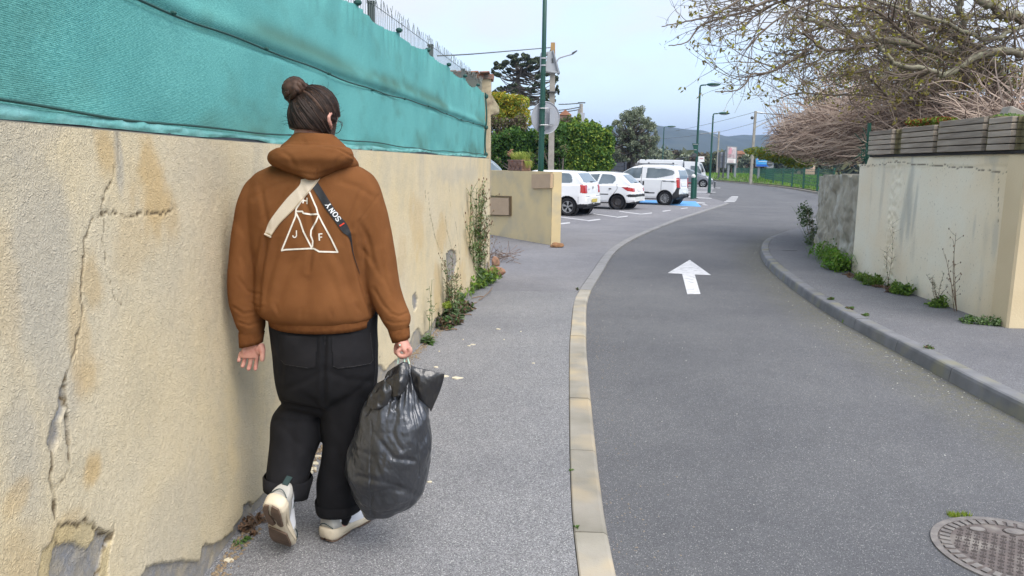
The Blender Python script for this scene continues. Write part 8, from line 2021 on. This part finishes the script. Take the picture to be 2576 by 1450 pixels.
    # brown outsole pads under heel and forefoot, with the cream channel between
    def pad(pl, name='outsole_pad'):
        b = MB(); b.prism([T_(x, y, prof((y+.03)/L_, Zb)-.001) for x, y in pl], T_(0, 0, -.007)-T_(0, 0, 0)); b.build(name, M_out, root_, fixn=True)
    Wc = lambda y: prof((y+.03)/L_, Wd)*.84
    pad([(-Wc(y)*.97, y) for y in np.linspace(-.022, .095, 9)]+[(-.012, .10), (.000, .085), (-.004, .06), (-.016, .03), (-.014, .0), (-.010, -.024)])
    pad([(Wc(y)*.97, y) for y in np.linspace(-.022, .085, 9)]+[(.020, .092), (.010, .08), (.010, .055), (-.004, .03), (-.002, .0), (.002, -.026)])
    pad([(-Wc(y)*.98, y) for y in np.linspace(.120, .245, 8)]+[(0, .262)]+[(Wc(y)*.98, y) for y in np.linspace(.245, .135, 8)])
    return root_
mat_groove = mat('midsole_shadow_line', (.42, .36, .26), rough=.8)
def frame(o, fwd, up):
    f = Vector(fwd).normalized(); u = Vector(up); u = (u-f*u.dot(f)).normalized(); r = f.cross(u); M_ = Matrix((r, f, u)).transposed().to_4x4(); M_.translation = Vector(o); return M_
# planted foot
h0 = G(822, 1358, 0.009); t0 = G(922, 1296, 0.009)
dirr = (t0-h0); dirr.z = 0
shoe(frame(h0+dirr.normalized()*.02, dirr, (0, 0, 1)) @ Matrix.Scale(1.1, 4), 1)
# lifted foot: toe on the ground, sole facing back
toe = G(714, 1378, .012); heel = P(684, 1284, toe.y-.165)
d_ = (toe-heel).normalized(); up_ = Vector((.25, .9, .25)); 
M4 = frame(toe-d_*.290, d_, up_) @ Matrix.Scale(1.1, 4); shoe(M4, 1)
b = MB()
for k in range(3):
    c = P(737, 1243+k*8.5, PY-.13+.01*k); b = MB(); b.box(c, (.030, .012, .0055), Matrix.Rotation(math.radians(12), 3, 'Y')); b.build('sock_stripe', M_sock, man)
b = MB(); b.tube(catmull([P(722, 1215, PY-.07), P(722, 1240, PY-.10), P(716, 1262, PY-.125)], 4), [.045, .045, .044, .043, .042, .040, .038, .036, .034], 16); b.build('sock', M_den, man, smooth=True)
b = MB(); b.tube([P(858, 1270, PY+.04), P(856, 1300, PY+.04), P(851, 1312, PY+.035)], [.050, .048, .044], 14); b.build('sock', M_den, man, smooth=True)

# ---------------- hair
BB = Vector((-.055, -.052, .072))       # where the bun is tied, head frame
def skull(d, k=1.0):
    """point of the hair shell in direction d (head frame)"""
    d = d.normalized(); rx, ry, rz = .0945, (.112 if d.y < 0 else .102), .1255; r = 1/math.sqrt((d.x/rx)**2+(d.y/ry)**2+(d.z/rz)**2); return d*r*k
hm = MB(); rings = []
for j in range(34):
    ph = math.pi*(.5-j/33*.78); ring = []
    for i in range(64):
        th = 2*math.pi*i/64; d = Vector((math.cos(ph)*math.cos(th), math.cos(ph)*math.sin(th), math.sin(ph)))
        # hairline: nape low at the back, high over the forehead, around the ears
        bk = -d.y; low = -.62 if bk > .2 else (-.12 if bk > -.25 else .30); low = -.66 if bk > .55 else low
        p = skull(d); g_ = Vector((d.x*.0, 0, 0))
        dist = (d.normalized()-BB.normalized()).length
        ang_ = math.atan2((d-BB.normalized()).cross(BB.normalized()).dot(Vector((0, 0, 1))), (d-BB.normalized()).dot(Vector((0, 0, 1)).cross(BB.normalized())))
        amp = 1+.020*mn.noise(Vector((ang_*5, dist*1.2, 0)))+.010*mn.noise(Vector((ang_*14, dist*2, 3)))
        if d.z < low: amp *= .855
        ring.append(hp(*(p*amp)))
    rings.append(ring)
hm.loft(rings); hair = hm.build('hair', M_hair, man, smooth=True, fixn=True)
# strands combed towards the bun
rr = random.Random(17); sb_ = MB(); sb2 = MB()
for k in range(900):
    th = rr.uniform(-math.pi*1.15, .15*math.pi); z_ = rr.uniform(-.62, .75); c_ = math.sqrt(1-z_*z_); d0 = Vector((c_*math.cos(th), c_*math.sin(th), z_))
    if d0.y > .15 and d0.z < .25: continue
    if abs(d0.x) > .8 and -.5 < d0.z < -.0: continue
    pts = []; b1_ = BB.normalized(); lift = rr.uniform(1.0, 1.022)
    for q in range(9):
        t = q/8*.97; d = (d0*(1-t)+b1_*t).normalized(); w_ = .018*math.sin(t*3.1)*rr.uniform(.6, 1); d = (d+Vector((0, 0, -w_))).normalized(); pts.append(hp(*skull(d, lift+.012*math.sin(t*3.14)+.03*max(t-.75, 0))))
    (sb_ if rr.random() < .72 else sb2).tube(pts, [.0009, .0014, .0016, .0017, .0017, .0016, .0015, .0014, .001], 3, cap=False)
o = sb_.build('hair_strands', M_hair, hair); o['kind'] = 'stuff'; o = sb2.build('light_strands', M_hair2, hair); o['kind'] = 'stuff'
bt = hp(*(skull(BB, 1.0))); bc = P(746, 232, (bt.y-.015)); ax = (bc-bt).normalized()
# bun: twisted coil
bu = MB(); side_ = ax.cross(Vector((0, 1, 0))).normalized(); up2 = ax.cross(side_).normalized(); MBn = Matrix((ax, side_, up2)).transposed()
rings = []
for j in range(25):
    t = j/24; ang_ = math.pi*t; ring = []
    for i in range(40):
        th = 2*math.pi*i/40; rr_ = math.sin(ang_)**.62; g_ = 1+.07*math.sin(th*5+t*11)+.16*mn.noise(Vector((math.cos(th)*1.6, math.sin(th)*1.6, t*2.4)))+.05*mn.noise(Vector((th*6, t*9, 1)))
        ring.append(bc+MBn @ Vector((-.068*math.cos(ang_), .048*rr_*math.cos(th)*g_, .045*rr_*math.sin(th)*g_)))
    rings.append(ring)
bu.loft(rings); bun = bu.build('bun', M_hair2, hair, smooth=True, fixn=True)
b = MB(); b.tube([bt-ax*.02, bt+ax*.008, bt+ax*.03], [.030, .024, .030], 18); b.build('bun_root', M_hair, bun, smooth=True)
b = MB(); b.tube([bt+ax*.006+MBn @ Vector((0, .0255*math.cos(a), .0255*math.sin(a))) for a in np.linspace(0, 2*math.pi, 20)], .0035, 6); b.build('hair_tie', M_black, bun)
b = MB()
for k in range(330):
    ph0 = rr.uniform(0, 6.28); off = rr.uniform(-.92, .92); pts = []; tw = rr.uniform(.25, .6)
    for q in range(9):
        a = ph0+q/8*rr.uniform(1.6, 2.4) if False else ph0+q/8*2.0; x_ = off+tw*(q/8-.5); x_ = max(-.96, min(.96, x_)); r_ = math.sqrt(1-x_*x_)**.75*1.03
        pts.append(bc+MBn @ Vector((.068*x_, .048*r_*math.cos(a), .045*r_*math.sin(a))))
    b.tube(pts, [.0004, .0010, .0013, .0014, .0014, .0014, .0012, .001, .0004], 3, cap=False)
o = b.build('bun_strands', M_hair2, bun); o['kind'] = 'stuff'
for k in range(9):      # thick twisted locks coiled into the bun
    b = MB(); pts = []; ph0 = k*2*math.pi/9; rr_k = rr.uniform(.95, 1.06)
    for q in range(18):
        x_ = -.93+1.86*q/17; a = ph0+2.6*q/17+.35*math.sin(q*.7+k); r_ = math.sqrt(max(0, 1-x_*x_))**.7*rr_k; pts.append(bc+MBn @ Vector((.064*x_, .043*r_*math.cos(a), .041*r_*math.sin(a))))
    b.tube(pts, [.004]+[.0085+.003*math.sin(q*.9+k) for q in range(16)]+[.004], 8); b.build('bun_lock', M_hair2 if k % 3 else M_hair, bun, smooth=True)
for k in range(15):     # locks swept up from the nape and sides to the tie
    th = -math.pi*(-.08+1.16*k/14); z_ = rr.uniform(-.5, .1) if 2 < k < 12 else rr.uniform(.1, .5); c_ = math.sqrt(1-z_*z_); d0 = Vector((c_*math.cos(th), c_*math.sin(th), z_)); pts = []
    for q in range(10):
        t = q/9*.96; d = (d0*(1-t)+BB.normalized()*t).normalized(); d = (d+Vector((0, 0, -.05*math.sin(t*3.1)))).normalized(); pts.append(hp(*skull(d, .985+.02*math.sin(t*3.1)+.03*max(t-.7, 0))))
    b = MB(); b.tube(pts, [.002, .004, .0055, .0065, .007, .007, .0065, .006, .005, .004], 8); b.build('hair_lock', M_hair2 if k in (3, 8, 12) else M_hair, hair, smooth=True)
b = MB()      # flyaway hairs
for k in range(95):
    th = rr.choice((rr.uniform(-.5, .5), rr.uniform(2.6, 3.6), rr.uniform(0, 6.28))); z_ = rr.uniform(-.5, .9); c_ = math.sqrt(max(0, 1-z_*z_)); d0 = Vector((c_*math.cos(th), -abs(c_*math.sin(th))*.6, z_)).normalized()
    p = hp(*skull(d0, 1.0)); pts = wander(rr, p, HR @ (d0+Vector((rr.uniform(-.6, .6), rr.uniform(-.6, .6), rr.uniform(-.5, .5)))), rr.uniform(.015, .045), 5, .5); b.tube(pts, .00042, 3, cap=False)
o = b.build('flyaway_hairs', M_hair, hair); o['kind'] = 'stuff'
b = MB(); rings = []
for z, w, y in ((-.005, .080, .030), (-.04, .0765, .034), (-.075, .070, .040), (-.105, .058, .050), (-.13, .038, .066), (-.145, .01, .075)):
    rings.append([hp(w*math.cos(t)*1.0, y+.062*math.sin(t)-(.01), z) for t in np.linspace(-.25, math.pi+.25, 26)])
b.loft(rings, cap=False, closed=False); b.build('beard', mat('dark_beard', (.035, .022, .016), (.09, .055, .04), scale=160, rough=.8), hair, smooth=True)
# glasses
M_gl = mat('glasses_metal', (.04, .06, .06), rough=.35, metallic=.5)
b = MB(); g = b
def gpt(x, y, z): return hp(x, y, z)
for s in (1, -1): b.tube([gpt(s*(.034+.027*math.cos(a)), .104-.010*abs(math.cos(a)), -.006+.024*math.sin(a)) for a in np.linspace(0, 2*math.pi, 25)], .0013, 5)
b.tube([gpt(-.008, .108, .0), gpt(0, .110, .002), gpt(.008, .108, .0)], .0013, 5)
for s in (1, -1): b.tube([gpt(s*.062, .098, .0), gpt(s*.088, .06, .004), gpt(s*.094, .0, .004), gpt(s*.088, -.012, -.012)], .0013, 5)
b.build('glasses', M_gl, man)

# ------------------------------------------------------------------ rubbish bag held in the right hand
BY = PY-.13
bag = empty('rubbish_bag', P(1000, 1290, BY), label='full shiny dark grey plastic rubbish bag hanging from the right hand', cat='rubbish bag')
M_bag = mat('grey_polythene', (.042, .045, .052), (.075, .08, .092), scale=5, rough=.28, spec=1.0, metallic=.5)
M_bagd = mat('black_polythene', (.014, .014, .016), rough=.3, spec=.8, bump=.3, bscale=30, bdist=.004, coat=.15)
def crumple(m, st, sc=9):
    n, l = m.node_tree.nodes, m.node_tree.links; b = n['Principled BSDF']; tc = n.new('ShaderNodeTexCoord'); prev = None
    for k, (s, rot, dd) in enumerate(((sc, (.3, .5, .9), .016), (sc*2.3, (1.1, .2, -.6), .008), (sc*5, (.2, 1.3, .4), .004))):
        mp = n.new('ShaderNodeMapping'); mp.inputs['Rotation'].default_value = rot; mp.inputs['Scale'].default_value = (1, 1, .45); l.new(tc.outputs['Object'], mp.inputs['Vector'])
        vo = n.new('ShaderNodeTexVoronoi'); vo.feature = 'DISTANCE_TO_EDGE' if False else 'F1'; vo.inputs['Scale'].default_value = s; vo.inputs['Randomness'].default_value = 1; l.new(mp.outputs[0], vo.inputs['Vector'])
        bp = n.new('ShaderNodeBump'); bp.inputs['Strength'].default_value = st; bp.inputs['Distance'].default_value = dd; l.new(vo.outputs['Distance'], bp.inputs['Height'])
        if prev: l.new(prev.outputs[0], bp.inputs['Normal'])
        prev = bp
    l.new(prev.outputs[0], b.inputs['Normal'])
crumple(M_bag, .55); crumple(M_bagd, .6, 14)
gb = MB()
gb.loft(interp_rings([(914, 1012, 1028, BY+.03, .012), (925, 1002, 1034, BY+.03, .022), (942, 985, 1044, BY+.025, .035), (965, 962, 1053, BY+.02, .055), (1000, 936, 1063, BY+.01, .08), (1040, 912, 1076, BY, .10), (1090, 893, 1086, BY, .115), (1140, 879, 1089, BY, .125), (1180, 875, 1083, BY, .128), (1220, 884, 1072, BY, .12), (1250, 897, 1060, BY, .10, 0, .008), (1272, 908, 1046, BY, .078, 0, .02), (1290, 920, 1010, BY, .05, 0, .022), (1299, 928, 968, BY, .02, 0, .012)], 96, 8, pw=.92))
bm_ = gb.mesh('bag'); bm2 = bmesh.new(); bm2.from_mesh(bm_); bmesh.ops.triangulate(bm2, faces=[f for f in bm2.faces if len(f.verts) > 4]); bmesh.ops.recalc_face_normals(bm2, faces=bm2.faces); bmesh.ops.subdivide_edges(bm2, edges=bm2.edges, cuts=1, use_grid_fill=True); bm2.to_mesh(bm_); bm2.free(); bm_.update()
co, no = getco(bm_), getno(bm_); vx, vy = Kn(co)
d = np.zeros(len(co))
# pleats radiating from the neck
ang_ = np.arctan2(vx-1021, vy-880); fall = sstep(1120, 930, vy)
d += fall*.010*np.abs(np.sin(ang_*26+1.2*np.sin(vy*.02)))*sstep(905, 960, vy)
# sharp crumples: facetted (min of rotated ramps) noise
def facets(co, sc, seed):
    rs = np.random.RandomState(seed); p = co*sc; out = np.zeros(len(co))
    for k in range(5):
        dr = rs.normal(size=3); dr /= np.linalg.norm(dr); ph = rs.rand()*6; w_ = p@dr+ph+.8*np.sin(p@rs.normal(size=3)*.35+rs.rand()*6); out += np.abs((w_ % 2)-1)*rs.uniform(.5, 1)
    return out/3
d += (facets(co, 8, 3)-.6)*.022+(facets(co, 20, 8)-.6)*.0125+(facets(co, 48, 5)-.6)*.0045+(facets(co, 90, 15)-.6)*.0018
for pl, w, dep in (([(960, 985), (945, 1020), (925, 1040)], 8, .012), ([(985, 960), (1002, 1000), (990, 1030)], 7, .014), ([(930, 1010), (965, 1015), (1000, 1000)], 7, .014), ([(935, 1060), (930, 1150), (934, 1250), (932, 1296)], 4, .007), ([(940, 1090), (990, 1150), (1040, 1160)], 9, .010), ([(900, 1200), (960, 1210), (1040, 1240)], 10, .012), ([(930, 1240), (980, 1230), (1050, 1250)], 8, .008),
                   ([(1022, 940), (1040, 1020), (1052, 1120), (1056, 1200)], 4, .008), ([(1036, 940), (1058, 1020), (1072, 1110)], 4, .008), ([(1000, 1040), (985, 1090), (1010, 1130)], 9, .009), ([(890, 1130), (940, 1150), (960, 1200)], 9, .009)):
    d -= .4*dep*hat(seg_dist(vx, vy, pl), w*.8)
co = co+no*d[:, None]*sstep(905, 930, vy)[:, None]
bm_.vertices.foreach_set('co', co.astype(np.float32).ravel()); bm_.update(); link('bag', bm_, bag, (M_bag,), smooth=False)
# gathered black top and the flap sticking out to the right
rr = random.Random(6)
def sheet(rows, name, m, amp=.006, seed=0, thick=.0012):
    """rows of picture points with depth -> crumpled film"""
    A_ = [catmull([P(x, y, BY+dy) for x, y, dy in r], 6) for r in rows]; A_ = list(map(list, zip(*A_))); A_ = [catmull(r, 6) for r in A_]
    nu, nv = len(A_), len(A_[0]); co = np.array([[list(p) for p in r] for r in A_]).reshape(-1, 3)
    n_ = np.array([0.15, -1, .1]); f = (facets(co, 26, seed+2)-.6)*amp*2+(facets(co, 60, seed+5)-.6)*amp*.7; co = co+f[:, None]*n_
    me = quickmesh(name, co, gridfaces(nu, nv)); o = link(name, me, bag, (m,)); s = o.modifiers.new('thickness', 'SOLIDIFY'); s.thickness = thick; return o
sheet([[(1034, 918, -.02), (1052, 926, -.015), (1085, 933, -.01), (1118, 940, .0)], [(1034, 940, -.03), (1062, 950, -.03), (1088, 955, -.02), (1115, 957, .0)], [(1040, 965, -.03), (1062, 985, -.03), (1085, 990, -.02), (1106, 985, .0)], [(1052, 1000, -.02), (1066, 1015, -.02), (1078, 1026, -.01), (1084, 1036, .0)]], 'open_flap', M_bagd, .006, 1)
sheet([[(975, 935, -.03), (995, 922, -.04), (1012, 912, -.04), (1026, 912, -.03)], [(968, 955, -.05), (990, 948, -.07), (1010, 938, -.07), (1028, 932, -.05)], [(975, 978, -.07), (992, 975, -.09), (1008, 968, -.09), (1026, 960, -.06)], [(985, 1000, -.075), (998, 998, -.09), (1008, 994, -.09), (1018, 985, -.07)]], 'gathered_top', M_bagd, .010, 4)
sheet([[(948, 965, -.05), (962, 958, -.06), (975, 945, -.05), (985, 932, -.04)], [(935, 985, -.06), (955, 985, -.08), (970, 975, -.08), (982, 960, -.07)], [(925, 1005, -.07), (948, 1010, -.09), (968, 1003, -.09), (985, 990, -.08)], [(922, 1022, -.07), (935, 1030, -.09), (955, 1028, -.09), (975, 1018, -.08)]], 'folded_collar', M_bagd, .009, 7)
# drawstring loops from the fist to the neck
M_draw = mat('pale_green_drawstring', (.50, .68, .56), rough=.4)
for pts in ([(1006, 889, .05), (1003, 902, .035), (1000, 915, .03)], [(1018, 893, .05), (1017, 903, .03), (1018, 915, .025)], [(1024, 893, .055), (1026, 904, .035), (1030, 916, .03)]):
    b = MB(); b.tube(catmull([P(x, y, BY+dy) for x, y, dy in pts], 5), .0034, 6); b.build('drawstring', M_draw, bag)
b = MB(); b.tube([P(1006, 868, RY-.035), P(1009, 871, RY-.02)], .004, 6); b.build('drawstring_end', M_draw, bag)
# ------------------------------------------------------------------ thin air haze: one closed box round the whole scene
mh = bpy.data.materials.new('haze_air'); mh.use_nodes = True; n_ = mh.node_tree.nodes; n_.clear()
oo = n_.new('ShaderNodeOutputMaterial'); pv = n_.new('ShaderNodeVolumePrincipled'); pv.inputs['Color'].default_value = (.36, .58, 1.0, 1); pv.inputs['Density'].default_value = .00027; pv.inputs['Anisotropy'].default_value = .1
mh.node_tree.links.new(pv.outputs[0], oo.inputs['Volume'])
b = MB(); b.box((0, 1900, 99), (6400, 4300, 202)); hz = b.build('haze', mh); hz['kind'] = 'stuff'; hz['label'] = 'thin bluish air haze over the whole scene'
